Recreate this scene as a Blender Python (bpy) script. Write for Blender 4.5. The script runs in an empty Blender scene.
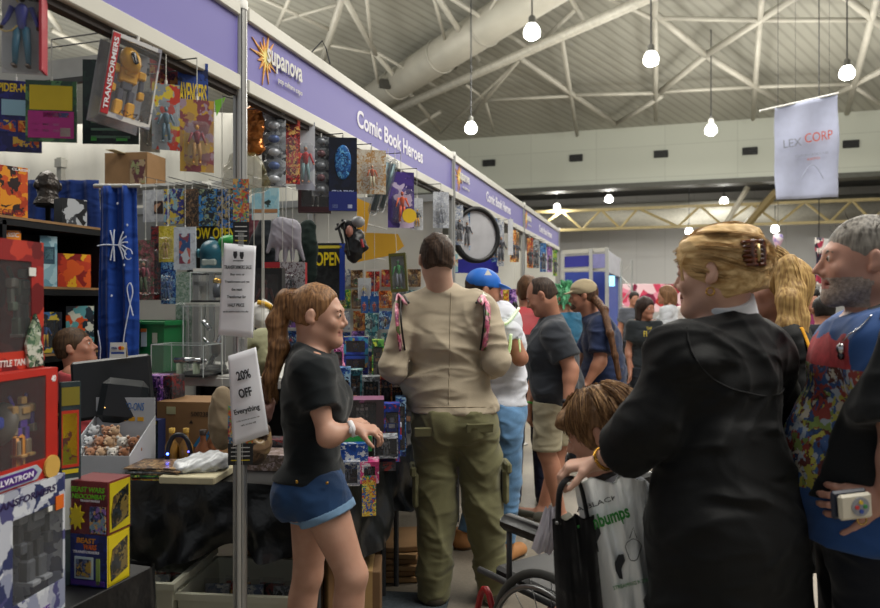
import bpy, math, random
import numpy as np
from mathutils import Vector, Matrix, Euler
S = bpy.context.scene
COL = S.collection
# ---------------------------------------------------------------- camera
F_PX = 725.0; EYE = 1.46; ALPHA = math.atan(225/F_PX)
FWD = Vector((-math.sin(ALPHA), math.cos(ALPHA), 0)); RGT = Vector((math.cos(ALPHA), math.sin(ALPHA), 0))
cd = bpy.data.cameras.new('camera'); cam = bpy.data.objects.new('camera', cd); COL.objects.link(cam)
cd.sensor_width = 36; cd.lens = 36*F_PX/880; cd.clip_end = 200
cd.dof.use_dof = True; cd.dof.focus_distance = 3.0; cd.dof.aperture_fstop = 3.5
cam.location = (0, 0, EYE); cam.rotation_euler = (math.pi/2, 0, ALPHA)
S.camera = cam
# ---------------------------------------------------------------- world, exposure, daylight-free hall light
W = bpy.data.worlds.new('hall_air'); S.world = W; W.use_nodes = True
W.node_tree.nodes['Background'].inputs[0].default_value = (.93, .97, 1.0, 1)
W.node_tree.nodes['Background'].inputs[1].default_value = 0.30
S.view_settings.view_transform = 'Standard'; S.view_settings.look = 'None'
S.view_settings.exposure = 0.25; S.view_settings.gamma = 1.0; S.view_settings.use_curve_mapping = False
S.cycles.max_bounces = 6; S.cycles.transparent_max_bounces = 16; S.cycles.use_denoising = True
S.cycles.caustics_reflective = False; S.cycles.caustics_refractive = False
S.cycles.sample_clamp_indirect = 4
def area(name, loc, size, power, col=(1, .96, .88), rot=(0, 0, 0)):
    l = bpy.data.lights.new(name, 'AREA'); l.shape = 'RECTANGLE'; l.size, l.size_y = size; l.energy = power; l.color = col
    o = bpy.data.objects.new(name, l); COL.objects.link(o); o.location = loc; o.rotation_euler = rot; return o
# the hall's lamp banks over the aisles, then added fill lights for the roof
area('aisle_lamp_bank', (4, 3, 8.0), (7, 5), 850)
area('aisle_lamp_bank', (-7, 5, 8.0), (6, 6), 560)
area('aisle_lamp_bank', (1, 14, 8.2), (10, 6), 900)
area('aisle_lamp_bank', (4, 26, 8.2), (16, 6), 1500)
area('added_roof_fill', (-17, 17, 6), (10, 10), 1300, rot=(math.pi, 0, 0))  # added fill pointing up to brighten the roof, not a fixture of the hall
area('added_roof_fill', (0, 12, 6.5), (14, 10), 430, rot=(math.pi, 0, 0))
area('added_roof_fill', (8, 27, 6.2), (18, 6), 520, rot=(math.pi, 0, 0))

# ---------------------------------------------------------------- helpers
R = math.radians
def at(px, py, Z):
    return Vector((0, 0, EYE)) + RGT*((px-440)/F_PX*Z) + FWD*Z + Vector((0, 0, -(py-304)/F_PX*Z))
def lin(c):
    if isinstance(c, str):
        c = c.lstrip('#'); c = [int(c[i:i+2], 16)/255 for i in (0, 2, 4)]
    return tuple((x/12.92 if x <= .04045 else ((x+.055)/1.055)**2.4) for x in c[:3])
MATS = {}
def newmat(name):
    m = bpy.data.materials.new(name); m.use_nodes = True
    return m, m.node_tree, m.node_tree.nodes['Principled BSDF']
def mat(col, rough=.6, metal=0, bump=0, bs=60, var=.12, vs=8, stretch=(1, 1, 1), spec=.5, sheen=0, dist=.004):
    key = ('m', str(col), rough, metal, bump, bs, var, vs, stretch, spec, sheen)
    if key in MATS: return MATS[key]
    m, nt, b = newmat('surface')
    c = lin(col); N, L = nt.nodes, nt.links
    tc = N.new('ShaderNodeTexCoord'); mp = N.new('ShaderNodeMapping'); mp.inputs['Scale'].default_value = stretch
    L.new(tc.outputs['Object'], mp.inputs[0])
    if var:
        n = N.new('ShaderNodeTexNoise'); n.inputs['Scale'].default_value = vs; n.inputs['Detail'].default_value = 5
        L.new(mp.outputs[0], n.inputs[0]); r = N.new('ShaderNodeValToRGB')
        r.color_ramp.elements[0].position = .3; r.color_ramp.elements[1].position = .7
        r.color_ramp.elements[0].color = (*[x*(1-var) for x in c], 1); r.color_ramp.elements[1].color = (*[min(1, x*(1+var)) for x in c], 1)
        L.new(n.outputs[0], r.inputs[0]); L.new(r.outputs[0], b.inputs['Base Color'])
    else: b.inputs['Base Color'].default_value = (*c, 1)
    if bump:
        n = N.new('ShaderNodeTexNoise'); n.inputs['Scale'].default_value = bs; n.inputs['Detail'].default_value = 4
        L.new(mp.outputs[0], n.inputs[0]); bp = N.new('ShaderNodeBump'); bp.inputs['Strength'].default_value = bump
        bp.inputs['Distance'].default_value = dist; L.new(n.outputs[0], bp.inputs['Height']); L.new(bp.outputs[0], b.inputs['Normal'])
    b.inputs['Roughness'].default_value = rough; b.inputs['Metallic'].default_value = metal
    b.inputs['Specular IOR Level'].default_value = spec
    if sheen: b.inputs['Sheen Weight'].default_value = sheen
    MATS[key] = m; return m
def glow(col, s):
    key = ('g', str(col), s)
    if key in MATS: return MATS[key]
    m, nt, b = newmat('glow_surface'); b.inputs['Emission Color'].default_value = (*lin(col), 1); b.inputs['Emission Strength'].default_value = s
    MATS[key] = m; return m
def clear(tint='#ffffff', a=.16, rough=.12):
    a *= .6; key = ('c', tint, a)
    if key in MATS: return MATS[key]
    m, nt, b = newmat('clear_plastic'); b.inputs['Base Color'].default_value = (*[x*.35 for x in lin(tint)], 1)
    b.inputs['Roughness'].default_value = rough; b.inputs['Alpha'].default_value = a; b.inputs['Specular IOR Level'].default_value = 1.0
    b.inputs['Coat Weight'].default_value = 1.0
    n = nt.nodes.new('ShaderNodeTexNoise'); n.inputs['Scale'].default_value = 22; tc = nt.nodes.new('ShaderNodeTexCoord'); nt.links.new(tc.outputs['Object'], n.inputs[0])
    bp = nt.nodes.new('ShaderNodeBump'); bp.inputs['Strength'].default_value = .5; bp.inputs['Distance'].default_value = .01
    nt.links.new(n.outputs[0], bp.inputs['Height']); nt.links.new(bp.outputs[0], b.inputs['Normal'])
    MATS[key] = m; return m
def printed(cols, scale=14, seed=0, rough=.35, distort=.6, kind='F1'):
    """busy printed packaging art: patches of flat ink"""
    key = ('p', tuple(cols), scale, seed)
    if key in MATS: return MATS[key]
    m, nt, b = newmat('printed_card'); N, L = nt.nodes, nt.links
    tc = N.new('ShaderNodeTexCoord'); mp = N.new('ShaderNodeMapping'); mp.inputs['Location'].default_value = (seed*1.7, seed*.9, seed*2.3)
    L.new(tc.outputs['Object'], mp.inputs[0])
    n = N.new('ShaderNodeTexNoise'); n.inputs['Scale'].default_value = scale*.9; n.inputs['Detail'].default_value = 3; L.new(mp.outputs[0], n.inputs[0])
    mx = N.new('ShaderNodeMix'); mx.data_type = 'RGBA'; mx.blend_type = 'LINEAR_LIGHT'; mx.inputs[0].default_value = .08*distort
    L.new(mp.outputs[0], mx.inputs[6]); L.new(n.outputs['Color'], mx.inputs[7])
    v = N.new('ShaderNodeTexVoronoi'); v.inputs['Scale'].default_value = scale; L.new(mx.outputs[2], v.inputs['Vector'])
    s = N.new('ShaderNodeSeparateColor'); L.new(v.outputs['Color'], s.inputs[0])
    r = N.new('ShaderNodeValToRGB'); r.color_ramp.interpolation = 'CONSTANT'
    e = r.color_ramp.elements; k = len(cols)
    while len(e) < k: e.new(.5)
    for i, c in enumerate(cols): e[i].position = i/k; e[i].color = (*lin(c), 1)
    L.new(s.outputs[0], r.inputs[0]); L.new(r.outputs[0], b.inputs['Base Color'])
    b.inputs['Roughness'].default_value = rough
    MATS[key] = m; return m

class MB:
    def __init__(s): s.v = []; s.f = []; s.mi = []; s.m = []
    def slot(s, m):
        if m not in s.m: s.m.append(m)
        return s.m.index(m)
    def add(s, vs, fs, m):
        o = len(s.v); s.v += [tuple(v) for v in vs]; s.f += [tuple(i+o for i in f) for f in fs]; s.mi += [s.slot(m)]*len(fs); return s
    def box(s, c, d, m, rot=None, bev=0):
        hx, hy, hz = d[0]/2, d[1]/2, d[2]/2; b = min(bev, hx*.9, hy*.9, hz*.9)
        if b:
            vs = []; 
            for sx in (-1, 1):
                for sy in (-1, 1):
                    for sz in (-1, 1):
                        vs += [(sx*hx, sy*(hy-b), sz*(hz-b)), (sx*(hx-b), sy*hy, sz*(hz-b)), (sx*(hx-b), sy*(hy-b), sz*hz)]
            i = lambda x, y, z, a: (x*4+y*2+z)*3+a
            fs = [(i(x,0,0,0), i(x,1,0,0), i(x,1,1,0), i(x,0,1,0))[::(1 if x else -1)] for x in (0, 1)]
            fs += [(i(0,y,0,1), i(1,y,0,1), i(1,y,1,1), i(0,y,1,1))[::(-1 if y else 1)] for y in (0, 1)]
            fs += [(i(0,0,z,2), i(1,0,z,2), i(1,1,z,2), i(0,1,z,2))[::(1 if z else -1)] for z in (0, 1)]
            for a in (0, 1):
                for c2 in (0, 1):
                    fs.append((i(a,c2,0,0), i(a,c2,1,0), i(a,c2,1,1), i(a,c2,0,1))); fs.append((i(a,0,c2,0), i(a,1,c2,0), i(a,1,c2,2), i(a,0,c2,2))); fs.append((i(0,a,c2,1), i(1,a,c2,1), i(1,a,c2,2), i(0,a,c2,2)))
            for x in (0, 1):
                for y in (0, 1):
                    for z in (0, 1): fs.append((i(x,y,z,0), i(x,y,z,1), i(x,y,z,2)))
        else:
            vs = [(x*hx, y*hy, z*hz) for x in (-1, 1) for y in (-1, 1) for z in (-1, 1)]
            fs = [(0,1,3,2), (4,6,7,5), (0,4,5,1), (2,3,7,6), (0,2,6,4), (1,5,7,3)]
        M = (rot if rot else Matrix.Identity(3)); c = Vector(c)
        return s.add([M @ Vector(v)+c for v in vs], fs, m)
    def tube(s, pts, r, m, n=8, r1=None, cap=True, flat=1):
        pts = [Vector(p) for p in pts]; k = len(pts); rs = r if isinstance(r, (list, tuple)) else [r+(((r if r1 is None else r1)-r)*i/(k-1)) for i in range(k)]
        vs = []; up = None
        for i, p in enumerate(pts):
            t = (pts[min(i+1, k-1)]-pts[max(i-1, 0)]).normalized()
            if up is None: up = t.orthogonal().normalized() if abs(t.z) > .99 or True else None
            up = (up-t*up.dot(t)); up = up.normalized() if up.length > 1e-6 else t.orthogonal().normalized()
            sd = t.cross(up)
            for j in range(n):
                a = 2*math.pi*j/n; vs.append(p+(up*math.cos(a)*flat+sd*math.sin(a))*rs[i])
        fs = [(i*n+j, i*n+(j+1) % n, (i+1)*n+(j+1) % n, (i+1)*n+j) for i in range(k-1) for j in range(n)]
        if cap: fs += [tuple(range(n))[::-1], tuple((k-1)*n+j for j in range(n))]
        return s.add(vs, fs, m)
    def ball(s, c, r, m, n=12, rot=None):
        r = r if isinstance(r, (tuple, list)) else (r, r, r); k = n//2; vs = []; M = rot if rot else Matrix.Identity(3); c = Vector(c)
        for i in range(1, k):
            a = math.pi*i/k
            for j in range(n): b = 2*math.pi*j/n; vs.append(M @ Vector((r[0]*math.sin(a)*math.cos(b), r[1]*math.sin(a)*math.sin(b), r[2]*math.cos(a)))+c)
        vs += [M @ Vector((0, 0, r[2]))+c, M @ Vector((0, 0, -r[2]))+c]; T = len(vs)-2
        fs = [(i*n+j, (i+1)*n+j, (i+1)*n+(j+1) % n, i*n+(j+1) % n) for i in range(k-2) for j in range(n)]
        fs += [(T, j, (j+1) % n) for j in range(n)] + [(T+1, (k-2)*n+(j+1) % n, (k-2)*n+j) for j in range(n)]
        return s.add(vs, fs, m)
    def lathe(s, prof, m, c=(0, 0, 0), n=20, rot=None):
        vs = []; M = rot if rot else Matrix.Identity(3); c = Vector(c)
        for r, z in prof:
            for j in range(n): a = 2*math.pi*j/n; vs.append(M @ Vector((r*math.cos(a), r*math.sin(a), z))+c)
        fs = [(i*n+j, i*n+(j+1) % n, (i+1)*n+(j+1) % n, (i+1)*n+j) for i in range(len(prof)-1) for j in range(n)]
        return s.add(vs, fs, m)
    def prism(s, outline, y0, y1, m, rot=None, c=(0, 0, 0)):
        """outline in x,z pushed from y0 to y1"""
        M = rot if rot else Matrix.Identity(3); c = Vector(c); n = len(outline)
        vs = [M @ Vector((x, y0, z))+c for x, z in outline]+[M @ Vector((x, y1, z))+c for x, z in outline]
        fs = [tuple(range(n)), tuple(range(n, 2*n))[::-1]]+[(i, i+n, (i+1) % n+n, (i+1) % n) for i in range(n)]
        return s.add(vs, fs, m)
    def grid(s, fn, nu, nv, m, thick=0):
        vs = [fn(i/(nu-1), j/(nv-1)) for i in range(nu) for j in range(nv)]
        fs = [(i*nv+j, (i+1)*nv+j, (i+1)*nv+j+1, i*nv+j+1) for i in range(nu-1) for j in range(nv-1)]
        return s.add(vs, fs, m)
    def build(s, name, parent=None, smooth=False, solid=0):
        me = bpy.data.meshes.new(name); me.from_pydata(s.v, [], s.f); 
        for m in s.m: me.materials.append(m)
        me.polygons.foreach_set('material_index', s.mi)
        if smooth: me.polygons.foreach_set('use_smooth', [True]*len(s.f))
        me.update(); o = bpy.data.objects.new(name, me); COL.objects.link(o)
        if parent: o.parent = parent
        if solid: md = o.modifiers.new('thickness', 'SOLIDIFY'); md.thickness = solid; md.offset = 0
        return o
def tag(o, label, cat, group=None, kind=None):
    if label: o['label'] = label
    if cat: o['category'] = cat
    if group: o['group'] = group
    if kind: o['kind'] = kind
    return o
def struct(o, kind='structure'): o['kind'] = kind; return o
def empty(name, loc, rz=0, label=None, cat=None, group=None, rx=0, ry=0):
    o = bpy.data.objects.new(name, None); COL.objects.link(o); o.location = loc; o.rotation_euler = (rx, ry, rz); o.empty_display_size = .1
    return tag(o, label, cat, group)
def lettering(txt, fit, m, parent, loc, rot=(math.pi/2, 0, 0), ext=.0008, name='lettering', skew=0, spacing=1, bold=.0):
    """raised lettering fitted to a width and a height; faces local -Y by default, loc = its centre"""
    cu = bpy.data.curves.new(name, 'FONT'); cu.body = txt; cu.align_x = 'CENTER'; cu.resolution_u = 3; cu.space_line = spacing; cu.offset = bold
    cu.extrude = 0.01
    t = bpy.data.objects.new(name, cu); COL.objects.link(t); bpy.context.view_layer.update()
    me = bpy.data.meshes.new_from_object(t); COL.objects.unlink(t); bpy.data.objects.remove(t)
    n = len(me.vertices); co = np.empty(n*3); me.vertices.foreach_get('co', co); co = co.reshape(-1, 3)
    if n:
        lo, hi = co.min(0), co.max(0); c = (lo+hi)/2; sx = fit[0]/(hi[0]-lo[0]); sy = fit[1]/(hi[1]-lo[1]) if fit[1] else sx
        co = (co-c)*np.array([sx, sy, ext/.01]); co[:, 0] += skew*co[:, 1]; me.vertices.foreach_set('co', co.ravel())
    me.materials.clear(); me.materials.append(m); me.polygons.foreach_set('material_index', [0]*len(me.polygons)); me.update()
    o = bpy.data.objects.new(name, me); COL.objects.link(o); o.location = loc; o.rotation_euler = rot
    if parent: o.parent = parent
    return o

# ---------------------------------------------------------------- implicit surfaces for bodies and cloth
def A3(p): return np.array((p[0], p[1], p[2]), dtype=np.float64)
def Cp(a, b, ra, rb=None, k=.03, n=None, s=1.0, cuts=(), op='u'):
    return dict(t='c', a=A3(a), b=A3(b), ra=ra, rb=ra if rb is None else rb, k=k, n=None if n is None else A3(n)/np.linalg.norm(A3(n)), s=s, cuts=cuts, op=op)
def El(c, r, k=.03, M=None, op='u', cuts=()):
    return dict(t='e', c=A3(c), r=A3(r), k=k, M=np.eye(3) if M is None else np.array(M), op=op, cuts=cuts)
def inflate(pr, d, k=None):
    out = []
    for p in pr:
        q = dict(p)
        if q['t'] == 'c': q['ra'] += d; q['rb'] += d
        else: q['r'] = q['r']+d
        if k is not None: q['k'] = k
        out.append(q)
    return out
def _sdf(p, X, Y, Z):
    if p['t'] == 'c':
        a, b = p['a'], p['b']; ab = b-a; L2 = max(ab@ab, 1e-9)
        px, py, pz = X-a[0], Y-a[1], Z-a[2]
        t = np.clip((px*ab[0]+py*ab[1]+pz*ab[2])/L2, 0, 1)
        vx, vy, vz = px-t*ab[0], py-t*ab[1], pz-t*ab[2]; r = p['ra']+(p['rb']-p['ra'])*t
        if p['n'] is not None and p['s'] != 1:
            n, s = p['n'], p['s']; vn = vx*n[0]+vy*n[1]+vz*n[2]; l2 = vx*vx+vy*vy+vz*vz; vt2 = np.maximum(l2-vn*vn, 0)
            L = np.sqrt(vt2+(s*vn)**2)+1e-9; g = np.sqrt(vt2+s**4*vn**2)/L+1e-6; d = (L-r)/np.maximum(g, 1.0 if s > 1 else .3)
        else: d = np.sqrt(vx*vx+vy*vy+vz*vz)-r
    else:
        c, r, M = p['c'], p['r'], p['M']; qx, qy, qz = X-c[0], Y-c[1], Z-c[2]
        lx = M[0][0]*qx+M[1][0]*qy+M[2][0]*qz; ly = M[0][1]*qx+M[1][1]*qy+M[2][1]*qz; lz = M[0][2]*qx+M[1][2]*qy+M[2][2]*qz
        k0 = np.sqrt((lx/r[0])**2+(ly/r[1])**2+(lz/r[2])**2)+1e-9; k1 = np.sqrt((lx/r[0]**2)**2+(ly/r[1]**2)**2+(lz/r[2]**2)**2)+1e-9
        d = k0*(k0-1)/k1
    for (q, n) in p['cuts']:
        n = A3(n)/np.linalg.norm(A3(n)); d = np.maximum(d, (X-q[0])*n[0]+(Y-q[1])*n[1]+(Z-q[2])*n[2])
    return d
def _bb(p):
    if p['t'] == 'c':
        r = max(p['ra'], p['rb'])/min(1.0, p['s']); return np.minimum(p['a'], p['b'])-r, np.maximum(p['a'], p['b'])+r
    r = p['r'].max(); return p['c']-r, p['c']+r
def isomesh(prims, h, cuts=(), disp=None, name='mesh', mats=(), matfn=None, parent=None, iters=1):
    us = [p for p in prims if p['op'] == 'u']
    lo = np.min([_bb(p)[0] for p in us], 0)-3*h-.01; hi = np.max([_bb(p)[1] for p in us], 0)+3*h+.01
    n = np.ceil((hi-lo)/h).astype(int)+1
    G = [lo[i]+h*np.arange(n[i]) for i in range(3)]
    F = np.full(n, .5, dtype=np.float32)
    for p in prims:
        k = p['k']; b0, b1 = _bb(p); mg = k+3*h
        i0 = np.clip(np.floor((b0-mg-lo)/h).astype(int), 0, n-1); i1 = np.clip(np.ceil((b1+mg-lo)/h).astype(int)+1, 1, n)
        sl = tuple(slice(i0[i], i1[i]) for i in range(3))
        d = _sdf(p, G[0][sl[0]][:, None, None], G[1][sl[1]][None, :, None], G[2][sl[2]][None, None, :]); f = F[sl]
        if p['op'] == 'u':
            hh = np.maximum(k-np.abs(f-d), 0)/k; F[sl] = np.minimum(f, d)-hh*hh*k*.25
        else:
            hh = np.maximum(k-np.abs(f+d), 0)/k; F[sl] = np.maximum(f, -d)+hh*hh*k*.25
    for (q, nn) in cuts:
        nn = A3(nn)/np.linalg.norm(A3(nn))
        F = np.maximum(F, ((G[0]-q[0])*nn[0])[:, None, None]+((G[1]-q[1])*nn[1])[None, :, None]+((G[2]-q[2])*nn[2])[None, None, :]).astype(np.float32)
    F[0] = F[-1] = .5; F[:, 0] = F[:, -1] = .5; F[:, :, 0] = F[:, :, -1] = .5
    s = F < 0
    c = np.zeros([x-1 for x in n], dtype=np.int8); cor = [(i, j, k) for i in (0, 1) for j in (0, 1) for k in (0, 1)]
    for i, j, k in cor: c += s[i:n[0]-1+i, j:n[1]-1+j, k:n[2]-1+k]
    I = np.argwhere((c > 0) & (c < 8)); N = len(I)
    idx = np.full(c.shape, -1, dtype=np.int32); idx[I[:, 0], I[:, 1], I[:, 2]] = np.arange(N)
    val = {q: F[I[:, 0]+q[0], I[:, 1]+q[1], I[:, 2]+q[2]].astype(np.float64) for q in cor}
    pos = np.zeros((N, 3)); cnt = np.zeros(N)
    for q in cor:
        for ax in range(3):
            if q[ax] == 0:
                q2 = list(q); q2[ax] = 1; q2 = tuple(q2); a, b = val[q], val[q2]; m = (a < 0) != (b < 0)
                t = np.where(m, a/np.where(m, a-b, 1), 0); P = np.tile(np.array(q, float), (N, 1)); P[:, ax] += t
                pos[m] += P[m]; cnt[m] += 1
    V = (I+pos/cnt[:, None])*h+lo
    faces = []
    for ax in range(3):
        o1, o2 = [(1, 2), (2, 0), (0, 1)][ax]
        a = [slice(None)]*3; b = [slice(None)]*3; a[ax] = slice(0, -1); b[ax] = slice(1, None)
        d = s[tuple(a)] != s[tuple(b)]; E = np.argwhere(d); E = E[(E[:, o1] > 0) & (E[:, o2] > 0) & (E[:, o1] < n[o1]-1) & (E[:, o2] < n[o2]-1)]
        ins = s[E[:, 0], E[:, 1], E[:, 2]]
        q = []
        for d1, d2 in ((1, 1), (0, 1), (0, 0), (1, 0)):
            C = E.copy(); C[:, o1] -= d1; C[:, o2] -= d2; q.append(idx[C[:, 0], C[:, 1], C[:, 2]])
        q = np.stack(q, 1); q[~ins] = q[~ins][:, ::-1]; faces.append(q)
    Q = np.concatenate(faces); Q = Q[(Q >= 0).all(1)]
    # a little smoothing
    for _ in range(iters):
        acc = np.zeros_like(V); w = np.zeros(N)
        for a_, b_ in ((0, 1), (1, 2), (2, 3), (3, 0)):
            np.add.at(acc, Q[:, a_], V[Q[:, b_]]); np.add.at(acc, Q[:, b_], V[Q[:, a_]]); np.add.at(w, Q[:, a_], 1); np.add.at(w, Q[:, b_], 1)
        V = V*.5+acc/np.maximum(w, 1)[:, None]*.5
    if disp is not None:
        fn = np.cross(V[Q[:, 2]]-V[Q[:, 0]], V[Q[:, 3]]-V[Q[:, 1]]); vn = np.zeros_like(V)
        for a_ in range(4): np.add.at(vn, Q[:, a_], fn)
        vn /= np.linalg.norm(vn, axis=1)[:, None]+1e-12; V = V+vn*disp(V)[:, None]
    me = bpy.data.meshes.new(name); me.vertices.add(N); me.vertices.foreach_set('co', V.ravel())
    nf = len(Q); me.loops.add(nf*4); me.loops.foreach_set('vertex_index', Q.ravel().astype(np.int32)); me.polygons.add(nf)
    me.polygons.foreach_set('loop_start', np.arange(nf, dtype=np.int32)*4); me.update(calc_edges=True)
    for m in mats: me.materials.append(m)
    if matfn is not None: me.polygons.foreach_set('material_index', matfn(V[Q].mean(1)).astype(np.int32))
    me.polygons.foreach_set('use_smooth', np.ones(nf, dtype=bool)); me.validate()
    o = bpy.data.objects.new(name, me); COL.objects.link(o)
    if parent: o.parent = parent
    return o
def folds(amp=.006, freq=22, dirn=(.3, .2, 1), seed=0, fine=.3):
    """cloth folds: soft waves plus narrow creases that fade in and out"""
    d = A3(dirn)/np.linalg.norm(A3(dirn)); q = np.cross(d, (.3, 1, .2)); q /= np.linalg.norm(q); e = np.cross(d, q)
    def f(V):
        rng = np.random.RandomState(seed); ph = rng.rand(16)*6.28
        w = np.sin(V@(rng.randn(3)*5)+ph[0])+np.sin(V@(rng.randn(3)*8)+ph[1])+.5*np.sin(V@(rng.randn(3)*15)+ph[2])
        out = .45*np.sin((V@d)*freq+w*1.4+ph[3])
        for k, (dd, fr) in enumerate(((d, 1.0), (d*.8+q*.6, 1.35), (d*.7-q*.7, 1.2), (d*.6+e*.8, 1.6))):
            c = (1-np.abs(np.sin((V@dd)*freq*fr*.6+w*1.2+ph[4+k])))**2.2; m = np.clip(.5+.9*np.sin(V@(q*9+e*7)*(1+.2*k)+w*.8+ph[9+k]), 0, 1)
            out = out+c*m*(1.1 if k < 3 else .7)
        return amp*(out*.75+fine*.5*np.sin((V@q)*freq*3.1+w*2+ph[14])*.4)
    return f
# ---------------------------------------------------------------- the hall
ALU = mat('#b9b9b6', .35, .6, var=.06); WHT = mat('#d9d8d2', .55, var=.04); BLK = mat('#0d0e10', .45, var=.1); DGREY = mat('#3a3b3d', .5)
def floor_mat():
    m, nt, b = newmat('worn_concrete'); N, L = nt.nodes, nt.links
    tc = N.new('ShaderNodeTexCoord'); n = N.new('ShaderNodeTexNoise'); n.inputs['Scale'].default_value = 1.3; n.inputs['Detail'].default_value = 9; L.new(tc.outputs['Object'], n.inputs[0])
    r = N.new('ShaderNodeValToRGB'); r.color_ramp.elements[0].position = .35; r.color_ramp.elements[0].color = (*lin('#6b6459'), 1); r.color_ramp.elements[1].position = .68; r.color_ramp.elements[1].color = (*lin('#948b7d'), 1)
    n2 = N.new('ShaderNodeTexNoise'); n2.inputs['Scale'].default_value = 60; n2.inputs['Detail'].default_value = 3; L.new(tc.outputs['Object'], n2.inputs[0])
    mx = N.new('ShaderNodeMix'); mx.data_type = 'RGBA'; mx.blend_type = 'OVERLAY'; mx.inputs[0].default_value = .35
    L.new(n.outputs[0], r.inputs[0]); L.new(r.outputs[0], mx.inputs[6]); L.new(n2.outputs[0], mx.inputs[7]); L.new(mx.outputs[2], b.inputs['Base Color']); b.inputs['Roughness'].default_value = .42
    return m
def ribbed(col, sc, rot=0, depth=.05):
    m, nt, b = newmat('ribbed_metal'); N, L = nt.nodes, nt.links
    tc = N.new('ShaderNodeTexCoord'); mp = N.new('ShaderNodeMapping'); mp.inputs['Rotation'].default_value = (0, 0, rot); L.new(tc.outputs['Object'], mp.inputs[0])
    w = N.new('ShaderNodeTexWave'); w.inputs['Scale'].default_value = sc; L.new(mp.outputs[0], w.inputs[0])
    r = N.new('ShaderNodeValToRGB'); r.color_ramp.elements[0].color = (*[x*.78 for x in lin(col)], 1); r.color_ramp.elements[1].color = (*lin(col), 1); r.color_ramp.elements[0].position = .0; r.color_ramp.elements[1].position = .35
    n = N.new('ShaderNodeTexNoise'); n.inputs['Scale'].default_value = .25; n.inputs['Detail'].default_value = 4; L.new(tc.outputs['Object'], n.inputs[0])
    mx = N.new('ShaderNodeMix'); mx.data_type = 'RGBA'; mx.blend_type = 'MULTIPLY'; mx.inputs[0].default_value = .5
    L.new(w.outputs['Fac'], r.inputs[0]); L.new(r.outputs[0], mx.inputs[6]); L.new(n.outputs[0], mx.inputs[7]); L.new(mx.outputs[2], b.inputs['Base Color']); b.inputs['Roughness'].default_value = .55
    bp = N.new('ShaderNodeBump'); bp.inputs['Distance'].default_value = depth*.5; bp.inputs['Strength'].default_value = .4; L.new(w.outputs['Fac'], bp.inputs['Height']); L.new(bp.outputs[0], b.inputs['Normal'])
    return m
def panelled(col, w, h, gap=.01):
    m, nt, b = newmat('wall_panels'); N, L = nt.nodes, nt.links
    tc = N.new('ShaderNodeTexCoord'); sx = N.new('ShaderNodeSeparateXYZ'); cx = N.new('ShaderNodeCombineXYZ'); L.new(tc.outputs['Object'], sx.inputs[0]); L.new(sx.outputs[0], cx.inputs[0]); L.new(sx.outputs[2], cx.inputs[1])
    k = N.new('ShaderNodeTexBrick'); k.offset = 0; k.inputs['Scale'].default_value = 1; k.inputs['Brick Width'].default_value = w; k.inputs['Row Height'].default_value = h; k.inputs['Mortar Size'].default_value = gap
    c = lin(col); k.inputs['Color1'].default_value = (*c, 1); k.inputs['Color2'].default_value = (*[x*.95 for x in c], 1); k.inputs['Mortar'].default_value = (*[x*.7 for x in c], 1)
    L.new(cx.outputs[0], k.inputs[0]); L.new(k.outputs[0], b.inputs['Base Color']); b.inputs['Roughness'].default_value = .6; return m
b = MB(); b.box((5, 20, -.1), (80, 76, .2), floor_mat()); struct(b.build('floor'))
WALLY = 36.0; slope = .12
def ceilz(Y): return 9.95+slope*(WALLY-Y)
def roofz(Y): return 9.95+.165*(WALLY-Y)
b = MB(); m_c = ribbed('#b5b4a8', .85, R(30))
Y0, Y1 = -18, WALLY+.3
b.add([(-40, Y0, roofz(Y0)), (50, Y0, roofz(Y0)), (50, Y1, roofz(Y1)), (-40, Y1, roofz(Y1)), (-40, Y0, roofz(Y0)+.2), (50, Y0, roofz(Y0)+.2), (50, Y1, roofz(Y1)+.2), (-40, Y1, roofz(Y1)+.2)], [(0,1,2,3), (4,7,6,5), (0,4,5,1), (2,6,7,3), (0,3,7,4), (1,5,6,2)], m_c)
struct(b.build('ceiling'))
# bulkhead, dark soffit, far wall
b = MB(); b.box((5, WALLY+.4, 8.62), (80, .8, 2.75), panelled('#c6cabd', 3.2, 1.5)); b.box((5, WALLY+.35, 7.15), (80, .9, .22), mat('#55564f', .6)); struct(b.build('wall_bulkhead'))
b = MB(); b.box((5, 47, 4.1), (84, .4, 8.2), panelled('#cfcecb', 1.7, 9)); struct(b.build('wall_far'))
b = MB(); b.box((5, 42, 8.3), (84, 11, .15), mat('#4b4c4a', .8)); struct(b.build('ceiling'))
for px, py in ((489, 163), (576, 158), (661, 154), (750, 151), (851, 144)):
    c = at(px, py, 1); d = c-Vector((0, 0, EYE)); t = (WALLY-.05)/d.y; p = Vector((0, 0, EYE))+d*t
    b = MB(); b.box((0, 0, 0), (.65, .1, .34), mat('#1c1d1b', .7), bev=.02)
    for k in range(3): b.box((0, -.06, -.1+k*.1), (.6, .03, .02), DGREY)
    o = b.build('wall_vent'); o.location = p; tag(o, 'small dark ventilation grille on the pale upper wall, %s' % ['directly left of centre above the booths', 'second from the left', 'third from the left', 'just left of the hanging white banner', 'just right of the hanging white banner'][[489,576,661,750,851].index(px)], 'vent')
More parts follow.
